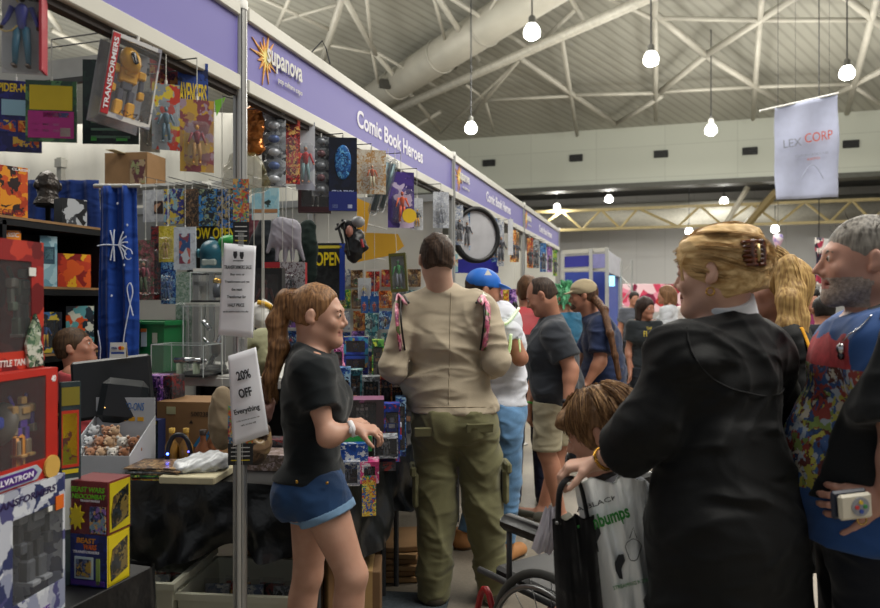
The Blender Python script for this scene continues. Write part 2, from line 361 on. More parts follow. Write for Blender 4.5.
# roof frame: members lie in a plane hung just under the roof
def onroof(px, py, drop=.55):
    d = at(px, py, 1)-Vector((0, 0, EYE)); den = d.z+slope*d.y; t = (ceilz(0)-drop-EYE)/den
    return Vector((0, 0, EYE))+d*t
STEEL = mat('#b3b0a4', .5, .1, var=.08, vs=2)
rt = empty('roof_truss', (0, 15, 9), label='grey steel tube roof frame spanning the hall above the booths', cat='roof frame')
MEM = [(292,-8,277,27,.07),(343,-5,322,62,.12),(283,20,342,3,.06),(325,47,296,56,.07),(325,44,376,54,.06),(343,-5,376,54,.1),(376,54,440,130,.1),(366,-8,372,50,.06),(376,52,445,92,.06),
(372,50,381,101,.06),(432,-8,445,40,.06),(437,-4,478,60,.1),(448,-4,527,47,.08),(568,-6,583,20,.08),(575,10,545,38,.07),(520,58,470,118,.08),(520,58,616,124,.11),(562,40,577,135,.09),(487,100,572,96,.07),
(486,103,494,132,.06),(466,85,487,101,.06),(572,95,660,93,.08),(616,124,662,96,.1),(655,-5,656,121,.1),(655,18,760,20,.08),(655,14,706,55,.12),(706,55,787,106,.12),(660,92,706,55,.12),(706,55,800,-6,.12),
(762,-5,760,20,.1),(760,20,753,119,.1),(760,20,880,20,.08),(655,92,753,87,.08),(753,87,850,84,.08),(843,-5,890,32,.12),(878,-5,847,113,.12),(890,66,832,96,.12),(890,110,850,84,.08),(830,100,900,60,.06),
(600,-6,656,20,.08),(40,2,60,30,.1),(52,30,110,58,.1),(150,-20,200,30,.1),(245,-10,330,30,.07),(392,140,440,112,.08),(440,134,520,60,.05),(225,95,160,60,.08),(0,12,60,48,.09),(500,-8,455,70,.05),(787,106,753,87,.07)]
for i, (x0, y0, x1, y1, r) in enumerate(MEM):
    b = MB(); b.tube([onroof(x0, y0)-rt.location, onroof(x1, y1)-rt.location], r, STEEL, 8); b.build('strut', rt, True)
b = MB(); b.tube([onroof(385, 114, 1.0)-rt.location, onroof(675, -14, 1.0)-rt.location], .17, mat('#c2bfb2', .45, .1), 12); b.build('main_tube', rt, True)
b = MB()
p0, p1 = onroof(352, 112, .55), onroof(620, -58, .55); b.tube([p0, p1], .62, mat('#b9b6a9', .5, .1, var=.1, vs=1), 28, cap=True); dv = (p1-p0).normalized()
du = b.build('air_duct', smooth=True); tag(du, 'fat pale round air duct running under the roof', 'duct')
for t in (.25, .45, .62):
    b = MB(); b.lathe([(.63, -.04), (.66, -.04), (.66, .04), (.63, .04)], STEEL, c=p0.lerp(p1, t), rot=dv.to_track_quat('Z', 'Y').to_matrix(), n=28); b.build('duct_band', du, True)
for (x, y) in ((508, 18), (385, 84)):
    b = MB(); b.box((0, 0, 0), (.45, .18, .35), mat('#3d3c36', .7), bev=.02); o = b.build('duct_grille', du); c = onroof(x, y, .85); o.location = c; o.rotation_euler = (0, 0, R(40))
# pendant high-bay lamps
def pendant(px, py, Z, d, label, w):
    p = at(px, py, Z); root = empty('pendant_lamp', p, label=label, cat='lamp')
    b = MB(); b.lathe([(d*.16, d*.95), (d*.22, d*.85), (d*.22, d*.5), (d*.3, d*.4)], mat('#8a8a86', .4, .6)); b.build('housing', root, True)
    b = MB(); b.lathe([(0, -d*.42), (d*.3, -d*.4), (d*.47, -d*.25), (d*.5, 0), (d*.42, d*.25), (d*.28, d*.45), (0, d*.48)], glow('#fffdf4', 9)); b.build('glass_bowl', root, True)
    zt = min(roofz(p.y)-.02, 20) if p.y < WALLY else 8.2
    b = MB(); b.tube([(0, 0, d*.9), (0, 0, zt-p.z)], .02, DGREY, 6); b.build('cord', root)
    l = bpy.data.lights.new('bulb', 'POINT'); l.energy = w; l.color = (1, .97, .9); l.shadow_soft_size = d*.5
    o = bpy.data.objects.new('bulb', l); COL.objects.link(o); o.parent = root; o.location = (0, 0, -d*.62)
for a in ((532, 32, 18, .42, 'glowing pendant lamp hanging highest, below the pale duct', 500), (651, 59, 19, .40, 'glowing pendant lamp hanging between the two roof diagonals, right of centre', 500),
          (847, 73, 21, .42, 'glowing pendant lamp at top right above the white banner', 500), (471, 128, 20, .34, 'glowing pendant lamp low over the long booth fascia', 400),
          (711, 130, 26, .42, 'glowing pendant lamp hanging in front of the pale upper wall, left of the banner', 400),
          (557, 207, 38, .36, 'small far lamp glowing at the left end under the soffit', 200), (609, 199, 38, .42, 'small far lamp glowing right of the leftmost far lamp', 200),
          (724, 201, 38, .42, 'small far lamp glowing above the yellow truss, left of the banner', 200), (689, 231, 39, .4, 'small far lamp glowing under the yellow truss, above the first blonde woman', 150),
          (775, 229, 37, .4, 'small far lamp glowing under the yellow truss, above the second blonde woman', 150)): pendant(*a)
# yellow truss under the soffit and the pale duct behind it
YEL = mat('#b3a272', .5, var=.1); yt = empty('yellow_truss', (0, 38.5, 6), label='yellow steel lattice truss spanning below the dark soffit', cat='truss')
def yw(px, py, Y=38.5):
    d = at(px, py, 1)-Vector((0, 0, EYE)); return Vector((0, 0, EYE))+d*(Y/d.y)
zt_, zb_ = yw(700, 206).z, yw(700, 226).z
xa, xb = yw(520, 210).x, yw(905, 200).x
for z, n in ((zt_, 'top_chord'), (zb_, 'bottom_chord')):
    b = MB(); b.box(((xa+xb)/2, 0, z-6), (xb-xa, .16, .14), YEL); b.build(n, yt)
xs = [yw(p, 215).x for p in (535, 562, 582, 601, 620, 638, 678, 700, 722, 752, 778, 805, 830, 852, 872, 895)]
for i in range(len(xs)-1):
    b = MB(); b.tube([(xs[i], 0, (zb_ if i % 2 == 0 else zt_)-6), (xs[i+1], 0, (zt_ if i % 2 == 0 else zb_)-6)], .065, YEL, 6); b.build('lattice_strut', yt)
b = MB(); p0 = yw(750, 212)
b.tube([(yw(747, 228).x, 0, zb_-6), (yw(778, 198, 37.5).x, -.6, zt_-5.5)], .2, mat('#8f7d52'), 6); b.tube([(yw(725, 226).x, -.2, zb_-6), (yw(747, 190).x, -.4, zt_-5.2)], .13, mat('#c9c4b4'), 6); b.build('corner_brace', yt)
b = MB(); b.tube([(xa-6, 43, yw(700, 214, 43).z), (xb+6, 43, yw(700, 214, 43).z)], .75, mat('#aaa79b', .5), 20); tag(b.build('air_duct', smooth=True), 'long grey round duct running behind the yellow truss', 'duct')
for i in range(7):
    b = MB(); x0 = yw(520+i*55, 190, 37).x; b.tube([(x0, 39.2, 8.16), (x0+1.0, 39.2, 7.55), (x0+2.1, 39.2, 8.16)], .06, mat('#77766f', .5), 6); tag(b.build('soffit_brace'), 'thin grey brace bar under the dark soffit behind the yellow truss', 'brace', 'soffit braces')
# lexcorp banner
bn = empty('hanging_banner', at(806, 148, 12), ALPHA+0, 'white cloth banner hanging from a tilted rod, with grey and red lettering', 'banner')
s_ = 12/F_PX
BAN = mat('#bcc2dc', .7, var=.05, sheen=.2)
b = MB(); b.grid(lambda u, v: ((-31+u*63)*s_, .03*math.sin(u*9+v*4)+.015*math.sin(v*11), ((40+u*14)*(1-v)+v*(-52+u*3)+ (1-v)*v*2*math.sin(u*7))*s_), 26, 26, BAN); b.build('cloth', bn, True, solid=.004)
b = MB(); b.tube([(-46*s_, .02, 37*s_), (33*s_, .02, 55*s_)], .02, mat('#c9c9c4', .4, .5), 8); b.build('rod', bn)
b = MB(); b.tube([(-10*s_, .02, 46*s_), (-10*s_, .02, 7.5)], .003, DGREY, 5); b.tube([(24*s_, .02, 53*s_), (24*s_, .02, 7.5)], .003, DGREY, 5); b.build('cord', bn)
lettering('LEX', (.30, .13), mat('#8c90a0'), bn, (-17*s_, -.12, 3.5*s_), rot=(math.pi/2, R(-9), 0), skew=.1)
lettering('CORP', (.46, .15), mat('#d4604c'), bn, (9*s_, -.12, 10*s_), rot=(math.pi/2, R(-9), 0), skew=.1)
lettering('SOLUTIONS FOR THE FUTURE', (.55, .04), mat('#9aa0b4'), bn, (2*s_, -.12, -8*s_), rot=(math.pi/2, R(-7), 0))
lettering('EXPO', (.2, .035), mat('#d4604c'), bn, (4*s_, -.12, -12*s_), rot=(math.pi/2, R(-7), 0))
b = MB(); b.tube([(( -8+22*t)*s_, -.11, (-32+14*math.sin(t*3.14))*s_) for t in [i/12 for i in range(13)]], .008, mat('#a9b0c8'), 5); b.build('emblem', bn)
# ---------------------------------------------------------------- booth shell: fascia and posts
XF = -1.41; PY = [-.42, 2.2, 4.82, 7.44, 10.06]
PUR = mat('#736db0', .5, var=.03, vs=1); FW = mat('#c9c7bd', .4, .15, var=.05, vs=3)
STX = (math.pi/2, 0, math.pi/2)
def sun_logo(parent, y, z, r):
    b = MB(); vs = []; n = 14
    for i in range(2*n):
        a = math.pi*i/n; q = r*(1.0+.35*math.sin(i*2.3)) if i % 2 == 0 else r*.38; vs.append((q*math.cos(a), q*math.sin(a)))
    M = Euler((0, 0, math.pi/2)).to_matrix(); b.prism(vs, -.004, 0, mat('#e0a050', .5, var=.25, vs=20), rot=M, c=(.006, y, z)); b.prism([(q[0]*.55, q[1]*.55) for q in vs], -.006, 0, mat('#f3e08a'), rot=M, c=(.006, y, z)); b.build('sun_emblem', parent)
segl = ['nearest purple fascia board over the left end of the booth', 'long purple fascia board with white lettering and a sun emblem, between the first two posts', 'third purple fascia board along the booth, with smaller lettering', 'farthest purple fascia board of the long booth']
for i in range(4):
    y0, y1 = PY[i], PY[i+1]; f = empty('booth_fascia', (XF, (y0+y1)/2, 2.2), label=segl[i], cat='fascia', ); L = y1-y0-.05
    b = MB(); b.box((0, 0, .15), (.012, L, .22), PUR); pn = b.build('panel', f)
    b = MB(); b.box((0, 0, .275), (.04, L, .05), FW, bev=.004); b.build('top_rail', f)
    b = MB(); b.box((0, 0, .022), (.04, L, .05), FW, bev=.004); b.build('bottom_rail', f)
    b = MB(); b.box((-.012, 0, -.012), (.03, L, .02), mat('#2b211d', .6)); b.build('dark_edge', f)
    if i:
        yo = y0+.30-(y0+y1)/2
        lettering('supanova', (.27, .075), WHT, pn, (.0145, yo-.01, .165), rot=STX, bold=.02)
        lettering('pop culture expo', (.19, .028), WHT, pn, (.0145, yo+.03, .105), rot=STX)
        sun_logo(pn, yo-.145, .165, .085)
        lettering('Comic Book Heroes', (.98, .085), mat('#e6e4ee', .5, var=0), pn, (.0075, (3.18+4.17)/2-3.51, .15), rot=STX, bold=.025)
# cross beams of the shell
for i, y in enumerate((2.2,)):
    b = MB(); b.box((XF-1.5, y, 2.34), (2.9, .04, .08), mat('#c8c7c0', .4, .1)); b.box((XF-1.5, y-.03, 2.29), (2.9, .02, .02), mat('#4b4b49', .5)); tag(b.build('cross_beam'), 'grey metal beam crossing the near bay behind the hanging packs', 'beam')
def post(x, y, label, h=2.5, r=.024):
    root = empty('booth_post', (x, y, 0), label=label, cat='post')
    b = MB(); prof = []
    for k in range(8):
        a0 = math.pi/4*k; 
        for da, rr in ((-.3, 1), (-.08, 1), (-.06, .72), (.06, .72), (.08, 1), (.3, 1)): prof.append((r*rr*math.cos(a0+da), r*rr*math.sin(a0+da)))
    n = len(prof); b.add([(p[0], p[1], .03) for p in prof]+[(p[0], p[1], h) for p in prof], [(k, (k+1) % n, (k+1) % n+n, k+n) for k in range(n)]+[tuple(range(n, 2*n))], ALU); b.build('upright', root)
    b = MB(); b.lathe([(0, 0), (.055, 0), (.055, .012), (.03, .02), (.026, .05)], ALU); b.build('foot_plate', root, True)
    b = MB(); b.lathe([(r+.002, h-.02), (r+.002, h+.012), (0, h+.012)], WHT); b.build('cap', root, True)
pl = ['nearest aluminium booth post, with two white notices taped to it', 'second aluminium booth post, right behind the man in the beige shirt', 'third aluminium booth post along the fascia', 'farthest aluminium post at the end of the long booth']
for i in range(4): post(XF, PY[i+1], pl[i])
b = MB(); b.tube([(0, 0, 0), (.06, 0, .07), (.08, 0, .04), (.10, 0, -.02)], .003, DGREY, 5); o = b.build('wire_hook'); o.location = (XF, 2.72, 2.5); o.rotation_euler = (0, 0, R(60)); tag(o, 'bent wire hook on top of the near fascia rail', 'hook')
# booth inner walls
wl = mat('#cfcec6', .6, var=.03)
b = MB(); b.box((-3.0, 4.86, 1.1), (3.0, .04, 2.2), wl)
for k in range(4): b.box((-4.45+k*.98, 4.83, 1.1), (.045, .05, 2.2), ALU)
b.box((-3.0, 4.83, 2.2), (3.0, .05, .05), ALU); b.box((-3.0, 4.83, 1.62), (3.0, .05, .03), ALU)
struct(b.build('wall_booth'))
b = MB(); b.box((-3.35, 4.72, 2.35), (2.6, .05, .07), WHT); tag(b.build('white_rail'), 'white horizontal rail over the display cards, under the carton', 'rail')
def sheet(u, v): return (-6.6+u*4.3, 5.5+.06*math.sin(u*30)+.03*math.sin(u*71+v*3), .2+v*2.95)
b = MB(); b.grid(sheet, 90, 8, mat('#d2d0c6', .8, var=.06, vs=2)); struct(b.build('wall_curtain', smooth=True, solid=.01))
b = MB(); b.box((-4.7, 2.9, 1.1), (.05, 5.2, 2.2), mat('#3c3d45', .7)); struct(b.build('wall_left'))
b = MB(); b.box((-3.0, 7.46, 1.1), (3.0, .04, 2.2), wl); struct(b.build('wall_booth'))
b = MB(); b.box((-4.5, 8.7, 1.1), (.04, 7.6, 2.2), wl); struct(b.build('wall_back'))
b = MB(); b.box((-2.95, 10.06, 1.1), (3.0, .04, 2.2), wl); struct(b.build('wall_end'))
# slim uprights inside the left bay
for (px, y0, y1, Z, lab) in ((61, 158, 200, 5.3, 'slim grey upright behind the dark bust'), (267, 135, 270, 4.9, 'slim beige upright seen between hanging blister packs')):
    p = at(px, y1, Z); b = MB(); b.box((0, 0, (y1-y0)*Z/F_PX/2), (.04, .04, (y1-y0)*Z/F_PX), mat('#a9a79c', .5)); b.box((0, 0, (y1-y0)*Z/F_PX-.04), (.06, .06, .06), mat('#b9b7ac', .5)); b.tube([(0, 0, 0), (0, 0, -p.z)], .012, ALU); o = b.build('upright'); o.location = p; tag(o, lab, 'upright')
# far booth block at the end of the aisle
fb = empty('far_booth', at(600, 304, 15.5).xy.to_3d(), ALPHA*.0, 'far exhibition booth with blue fascia boards and a lattice tower', 'booth')
fz = lambda py, Z: EYE-(py-304)*Z/F_PX
def cl(px, py, Z): return at(px, py, Z)-fb.location
b = MB()
for (px, Z) in ((563, 15), (591, 14.4), (607, 14.2), (619, 17)): p = cl(px, 250, Z); b.box((p.x, p.y, fz(249, 14.4)/2), (.07, .07, fz(249, 14.4)), ALU)
b.build('uprights_frame', fb)
def slab(name, a, c, py0, py1, m, th=.04):
    p, q = cl(a[0], 0, a[1]), cl(c[0], 0, c[1]); z0, z1 = fz(py1, (a[1]+c[1])/2), fz(py0, (a[1]+c[1])/2)
    d = (q-p); n = Vector((-d.y, d.x, 0)).normalized()*th/2
    b = MB(); b.add([(p.x-n.x, p.y-n.y, z0), (q.x-n.x, q.y-n.y, z0), (q.x-n.x, q.y-n.y, z1), (p.x-n.x, p.y-n.y, z1), (p.x+n.x, p.y+n.y, z0), (q.x+n.x, q.y+n.y, z0), (q.x+n.x, q.y+n.y, z1), (p.x+n.x, p.y+n.y, z1)], [(0,1,2,3), (4,7,6,5), (0,4,5,1), (2,6,7,3), (0,3,7,4), (1,5,6,2)], m); b.build(name, fb)
BL = mat('#3a3b9c', .5, var=.04)
slab('fascia_panel', (564, 15), (590, 14.5), 256, 267, BL); slab('fascia_panel', (592, 14.4), (606, 14.2), 254, 268, mat('#8685b8', .5)); slab('side_panel', (607, 14.2), (620, 17), 255, 275, mat('#a9abb5', .5))
slab('fascia_rail', (563, 15), (607, 14.2), 249, 253, FW, .06); slab('fascia_rail', (563, 15), (607, 14.2), 268, 271, FW, .06)
slab('back_panel', (564, 16), (606, 15.6), 272, 360, mat('#2b3f92', .6)); slab('back_panel', (607, 14.5), (618, 17.2), 274, 400, mat('#28489c', .6))
b = MB(); p = cl(621, 270, 14.0)
for dx, dy in ((0, 0), (.2, 0), (.2, .2), (0, .2)): b.tube([(p.x+dx, p.y+dy, 0), (p.x+dx, p.y+dy, 2.3)], .018, ALU, 6)
for k in range(9): b.tube([(p.x+(.2 if k % 2 else 0), p.y, k*.25), (p.x+(0 if k % 2 else .2), p.y, k*.25+.25)], .01, ALU, 5)
b.build('lattice_tower', fb)
b = MB(); p = cl(612, 281, 13.9); b.box(p, (.1, .04, .2), glow('#30c8f0', 1.4)); b.build('lit_sign', fb)
# long colourful banner and dark panel at the far end
def card_wall(x0, y0, x1, y1, Z, m, name, label, cat, th=.05):
    p0 = at(x0, y1, Z); w = (x1-x0)*Z/F_PX; h = (y1-y0)*Z/F_PX
    r = empty(name, (p0+RGT*w/2).xy.to_3d(), ALPHA, label, cat); z0 = p0.z
    b = MB(); b.box((0, 0, z0+h/2), (w, th, h), m, bev=.005); b.build('panel', r)
    b = MB()
    for sx in (-1, 1): b.box((sx*(w/2-.03), th, (z0+h)/2), (.05, .05, z0+h), DGREY); b.box((sx*(w/2-.03), th, .015), (.06, .5, .03), DGREY)
    b.build('stand', r); return r
card_wall(622, 284, 700, 312, 20, printed(['#9c2436', '#c9405e', '#e08aa0', '#7a1a3c', '#e8c6cc', '#b02c2c'], 3.2, 4), 'display_banner', 'long red and pink printed banner behind the far crowd', 'banner')
card_wall(797, 281, 816, 300, 18, mat('#1c1d22', .6), 'display_board', 'small black display panel behind the blonde woman in the yellow-trimmed robe', 'panel')
card_wall(820, 239, 832, 310, 17, mat('#c8c6c4', .6), 'display_board', 'pale tall board edge left of the grey-haired man', 'panel')
b = MB(); p = at(778, 246, 17); b.lathe([(.0, .30), (.10, .26), (.12, .15), (.05, .0), (.02, -.25), (0, -.27)], printed(['#c9a6b8', '#8c7cb4', '#d8d0d8'], 9, 3), c=p); b.tube([p, (p.x, p.y, roofz(p.y)-.02)], .006, DGREY, 5); tag(b.build('hanging_ornament', smooth=True), 'small pale purple ornament hanging far behind the second blonde woman', 'ornament')
b = MB(); p = at(819, 262, 16.5); b.grid(lambda u, v: Vector((p.x+(u-.5)*.14*(1+.3*math.sin(v*9)), p.y+.03*math.sin(u*12+v*5), p.z+(v-.5)*1.1)), 8, 16, printed(['#2a2438', '#a03048', '#20202c', '#e0d8d0'], 8, 9)); b.tube([(p.x, p.y, p.z), (p.x, p.y, roofz(p.y)-.02)], .008, DGREY, 5); tag(b.build('hanging_scarf', smooth=True, solid=.01), 'dark and red scarf hanging far behind, left of the grey-haired man', 'scarf')
# ---------------------------------------------------------------- people
def skin(c='#c08d72'):
    key = ('skin', c)
    if key in MATS: return MATS[key]
    m, nt, b = newmat('skin'); N, L = nt.nodes, nt.links
    n = N.new('ShaderNodeTexNoise'); n.inputs['Scale'].default_value = 18; n.inputs['Detail'].default_value = 4; tc = N.new('ShaderNodeTexCoord'); L.new(tc.outputs['Object'], n.inputs[0])
    r = N.new('ShaderNodeValToRGB'); k = lin(c); r.color_ramp.elements[0].position = .3; r.color_ramp.elements[0].color = (k[0]*.92, k[1]*.89, k[2]*.88, 1); r.color_ramp.elements[1].position = .7; r.color_ramp.elements[1].color = (min(1, k[0]*1.04), k[1]*1.08, k[2]*1.10, 1)
    L.new(n.outputs[0], r.inputs[0]); L.new(r.outputs[0], b.inputs['Base Color']); b.inputs['Roughness'].default_value = .5
    b.inputs['Subsurface Weight'].default_value = .06; b.inputs['Subsurface Radius'].default_value = (.02, .008, .005); b.inputs['Subsurface Scale'].default_value = .3
    MATS[key] = m; return m
def cloth(c, bump=.25, bs=350, var=.08, rough=.85, sheen=.15, crease=.55):
    key = ('cl', c, bump, crease)
    if key in MATS: return MATS[key]
    m = mat(c, rough, bump=bump, bs=bs, var=var, vs=7, sheen=sheen, spec=.25).copy(); N, L = m.node_tree.nodes, m.node_tree.links
    b = N['Principled BSDF']; old = b.inputs['Normal'].links[0].from_node if b.inputs['Normal'].links else None
    tc = N.new('ShaderNodeTexCoord'); mp = N.new('ShaderNodeMapping'); mp.inputs['Rotation'].default_value = (.5, .6, .3); mp.inputs['Scale'].default_value = (1, 1, 2.1)
    n = N.new('ShaderNodeTexNoise'); n.noise_type = 'RIDGED_MULTIFRACTAL'; n.inputs['Scale'].default_value = 6.5; n.inputs['Detail'].default_value = 2; n.inputs['Distortion'].default_value = .6
    L.new(tc.outputs['Object'], mp.inputs[0]); L.new(mp.outputs[0], n.inputs[0]); bp = N.new('ShaderNodeBump'); bp.inputs['Strength'].default_value = crease; bp.inputs['Distance'].default_value = .04
    L.new(n.outputs[0], bp.inputs['Height']); 
    if old: L.new(bp.outputs[0], old.inputs['Normal'])
    else: L.new(bp.outputs[0], b.inputs['Normal'])
    MATS[key] = m; return m
def denim(c): return cloth(c, .3, 500, .35)
def hairmat(c, c2=None, scale=(60, 60, 5)):
    key = ('hair', c, c2, scale)
    if key in MATS: return MATS[key]
    m, nt, b = newmat('hair'); N, L = nt.nodes, nt.links
    tc = N.new('ShaderNodeTexCoord'); mp = N.new('ShaderNodeMapping'); mp.inputs['Scale'].default_value = scale; n = N.new('ShaderNodeTexNoise'); n.inputs['Scale'].default_value = 2; n.inputs['Detail'].default_value = 5
    L.new(tc.outputs['Object'], mp.inputs[0]); L.new(mp.outputs[0], n.inputs[0]); r = N.new('ShaderNodeValToRGB'); k = lin(c); k2 = lin(c2) if c2 else [x*.45 for x in k]
    r.color_ramp.elements[0].position = .35; r.color_ramp.elements[0].color = (*k2, 1); r.color_ramp.elements[1].position = .65; r.color_ramp.elements[1].color = (*k, 1)
    L.new(n.outputs[0], r.inputs[0]); L.new(r.outputs[0], b.inputs['Base Color']); b.inputs['Roughness'].default_value = .55; b.inputs['Specular IOR Level'].default_value = .3
    bp = N.new('ShaderNodeBump'); bp.inputs['Strength'].default_value = .7; bp.inputs['Distance'].default_value = .003; L.new(n.outputs[0], bp.inputs['Height']); L.new(bp.outputs[0], b.inputs['Normal'])
    MATS[key] = m; return m
class Human:
    def __init__(s, name, label, px, Z, hd, H=1.75, w=1.0, fat=0.0, fem=False, J=None, hrot=(0, 0, 0), hs=1.0, base=None, cat='person', group=None):
        s.H = H; u = H/1.75; s.u = u; s.w = w; s.fat = fat; s.fem = fem
        p = at(px, 304, Z); s.root = empty('person', (p.x, p.y, 0 if base is None else base), ALPHA-R(hd), label, cat, group)
        s.M = Matrix.LocRotScale(s.root.location, s.root.rotation_euler, None).inverted()
        j = dict(pelvis=(0, 0, .96), waist=(0, 0, 1.10), chest=(0, .0, 1.30), neck=(0, -.02, 1.47), head=(0, .025, 1.635), shL=(-.175*w, -.01, 1.425), shR=(.175*w, -.01, 1.425),
                 elL=(-.23*w, -.02, 1.13), elR=(.23*w, -.02, 1.13), wrL=(-.24*w, .06, .88), wrR=(.24*w, .06, .88), hiL=(-.095, 0, .93), hiR=(.095, 0, .93), knL=(-.11, .02, .50), knR=(.11, .02, .50), anL=(-.12, -.02, .08), anR=(.12, -.02, .08))
        s.J = {k: np.array(v)*u for k, v in j.items()}
        for k, v in (J or {}).items():
            s.J[k] = np.array(s.M @ at(*v[1:])) if v[0] == 'px' else np.array(v, float)*u
        s.hs = hs*(u*.25+.75); s.HR = np.array(Euler((R(hrot[1]), R(hrot[2]), R(-hrot[0])), 'YXZ').to_matrix()); s.skin = None
    def h(s, p): return s.J['head']+s.HR@(np.array(p)*s.hs)
    def hv(s, p): return s.HR@np.array(p, float)
    def torso(s, i=0, low=True):
        J, u, w = s.J, s.u, s.w; n = (0, 1, 0); X = np.array((1, 0, 0)); f = s.fat
        hw = .125 if s.fem else .115
        pr = [Cp(J['pelvis']-X*.055*w*u, J['pelvis']+X*.055*w*u, hw*u+f*.3+i, n=n, s=1.22), Cp(J['waist']-X*.04*w*u, J['waist']+X*.04*w*u, (.092 if s.fem else .108)*u+f*.5+i, n=n, s=1.25),
              Cp(J['pelvis'], J['waist'], (.135 if s.fem else .135)*u*w+f*.6+i, (.115 if s.fem else .13)*u*w+f*.6+i, n=n, s=1.35, k=.05), Cp(J['waist'], J['chest'], (.115 if s.fem else .13)*u*w+f*.6+i, .15*u*w+f*.3+i, n=n, s=1.4, k=.05),
              Cp(J['chest']-X*.055*w*u, J['chest']+X*.055*w*u, (.108 if s.fem else .122)*u+f*.3+i, n=n, s=1.2, k=.05),
              Cp(J['shL']*.82+J['neck']*.18, J['shR']*.82+J['neck']*.18, .058*u+i, n=n, s=1.0, k=.06),
              Cp(J['neck']-(0, 0, .01), J['shL']+(0.02, 0, .0), .045*u+i, .05*u+i, k=.05), Cp(J['neck']-(0, 0, .01), J['shR']-(0.02, 0, .0), .045*u+i, .05*u+i, k=.05)]
        if f: pr.append(El(J['waist']+(0, .05+f*.5, -.03), np.array((.14+f*.5, .10+f, .15))*u+i, k=.06))
        if s.fem: pr += [El(J['chest']+(sx*.075*u, .085*u, -.03*u), np.array((.056, .048, .056))*u+i, k=.06) for sx in (-1, 1)]
        if low:
            pr += [El(J['pelvis']+(sx*.065*u, -.065*u, -.03*u), np.array((.085, .08, .10))*u+i, k=.04) for sx in (-1, 1)]
        return pr
    def leg(s, q, i=0, i2=None, k=.03):
        J, u = s.J, s.u; a, b, c = J['hi'+q], J['kn'+q], J['an'+q]; i2 = i if i2 is None else i2; d = (c-b)
        th = .093 if s.fem else .088
        return [Cp(a, b, th*u+i+s.fat*.3, .058*u+(i+i2)/2, k=k), Cp(b, c, .054*u+(i+i2)/2, .037*u+i2, k=k), El(b+d*.28+np.array((0, -.018, 0))*u, np.array((.05, .052, .11))*u+i*.6, k=k)]
    def arm(s, q, i=0, k=.025):
        J, u = s.J, s.u; a, b, c = J['sh'+q], J['el'+q], J['wr'+q]; r = (.046 if s.fem else .052)*(s.w*.6+.4)
        return [Cp(a, b, (r+.006)*u+i, (r-.010)*u+i, k=.045 if i == 0 else .04), Cp(b, c, (r-.008)*u+i, .026*u+i, k=k), El(b+(c-b)*.22, np.array((.043, .043, .043))*u*(s.w*.5+.5)+i, k=k)]
    def sleeve(s, q, frac=.62, i=.016, i2=.026, fore=None, fi=.02):
        """frac: how far down the upper arm; fore: how far down the forearm for long sleeves"""
        J, u = s.J, s.u; a, b, c = J['sh'+q], J['el'+q], J['wr'+q]; r = (.046 if s.fem else .052)*(s.w*.6+.4)+.004
        if fore is None:
            e = a+(b-a)*frac; d = (b-a)/np.linalg.norm(b-a); return [Cp(a, e+d*.04, r*u+i, (r-.004)*u+i2, k=.045, cuts=[(e, d)])]
        e = b+(c-b)*fore; d = (c-b)/np.linalg.norm(c-b)
        return [Cp(a, b, r*u+i, (r-.006)*u+i2, k=.022), Cp(b, e+d*.03, (r-.008)*u+i2, .028*u+fi, k=.02, cuts=[(e, d)])]
    def head(s, beard=0):
        h, hs, M = s.h, s.hs, s.HR; E = lambda c, r, k=.02, op='u': El(h(c), np.array(r)*hs, k=k*hs, M=M, op=op)
        C = lambda a, b, ra, rb=None, k=.012, **kw: Cp(h(a), h(b), ra*hs, (ra if rb is None else rb)*hs, k=k*hs, **kw)
        j = 1.0 if not s.fem else .92
        pr = [E((0, -.018, .030), (.073, .092, .086)), E((0, .028, -.010), (.062*j, .062, .080), .03), E((0, .040, -.058), (.047*j, .046, .046), .03), C((-.050*j, -.004, -.052), (-.012, .068, -.094), .016, .016, .03), C((.050*j, -.004, -.052), (.012, .068, -.094), .016, .016, .03),
              C((-.008, .076, -.090), (.008, .076, -.090), .017, k=.02), C((-.034, .078, .026), (.034, .078, .026), .0095, k=.02), E((-.037, .066, -.022), (.022, .018, .02), .02), E((.037, .066, -.022), (.022, .018, .02), .02),
              E((-.031, .098, .008), (.019, .012, .011), .012, 's'), E((.031, .098, .008), (.019, .012, .011), .012, 's'),
              C((0, .086, .016), (0, .112-.004*s.fem, -.024+.003*s.fem), .0060, .0090-.0015*s.fem, .012), C((-.011, .094, -.030), (.011, .094, -.030), .0085, k=.01), 
              C((-.015, .0885, -.052), (.015, .0885, -.052), .0065, k=.006), C((-.013, .086, -.064), (.013, .086, -.064), .0075, k=.006), C((-.024, .086, -.0585), (.024, .086, -.0585), .003, k=.005, op='s'),
              E((-.031, .079, .008), (.0145, .012, .0105), .005), E((.031, .079, .008), (.0145, .012, .0105), .005)]
        for sx in (-1, 1):
            Me = M@np.array(Euler((R(-8), 0, R(18*sx))).to_matrix()); pr += [El(h((sx*.081, -.012, .000)), np.array((.009, .017, .028))*hs, k=.010*hs, M=Me), El(h((sx*.092, -.006, .004)), np.array((.007, .010, .016))*hs, k=.006*hs, M=Me, op='s'), El(h((sx*.078, -.002, -.020)), np.array((.008, .010, .011))*hs, k=.008*hs, M=Me)]
        nk = .050 if s.fem else .058
        pr += [Cp(h((0, -.025, -.045)), s.J['neck']+(0, 0, -.03), nk*hs, (nk+.006)*hs, k=.03)]
        return pr
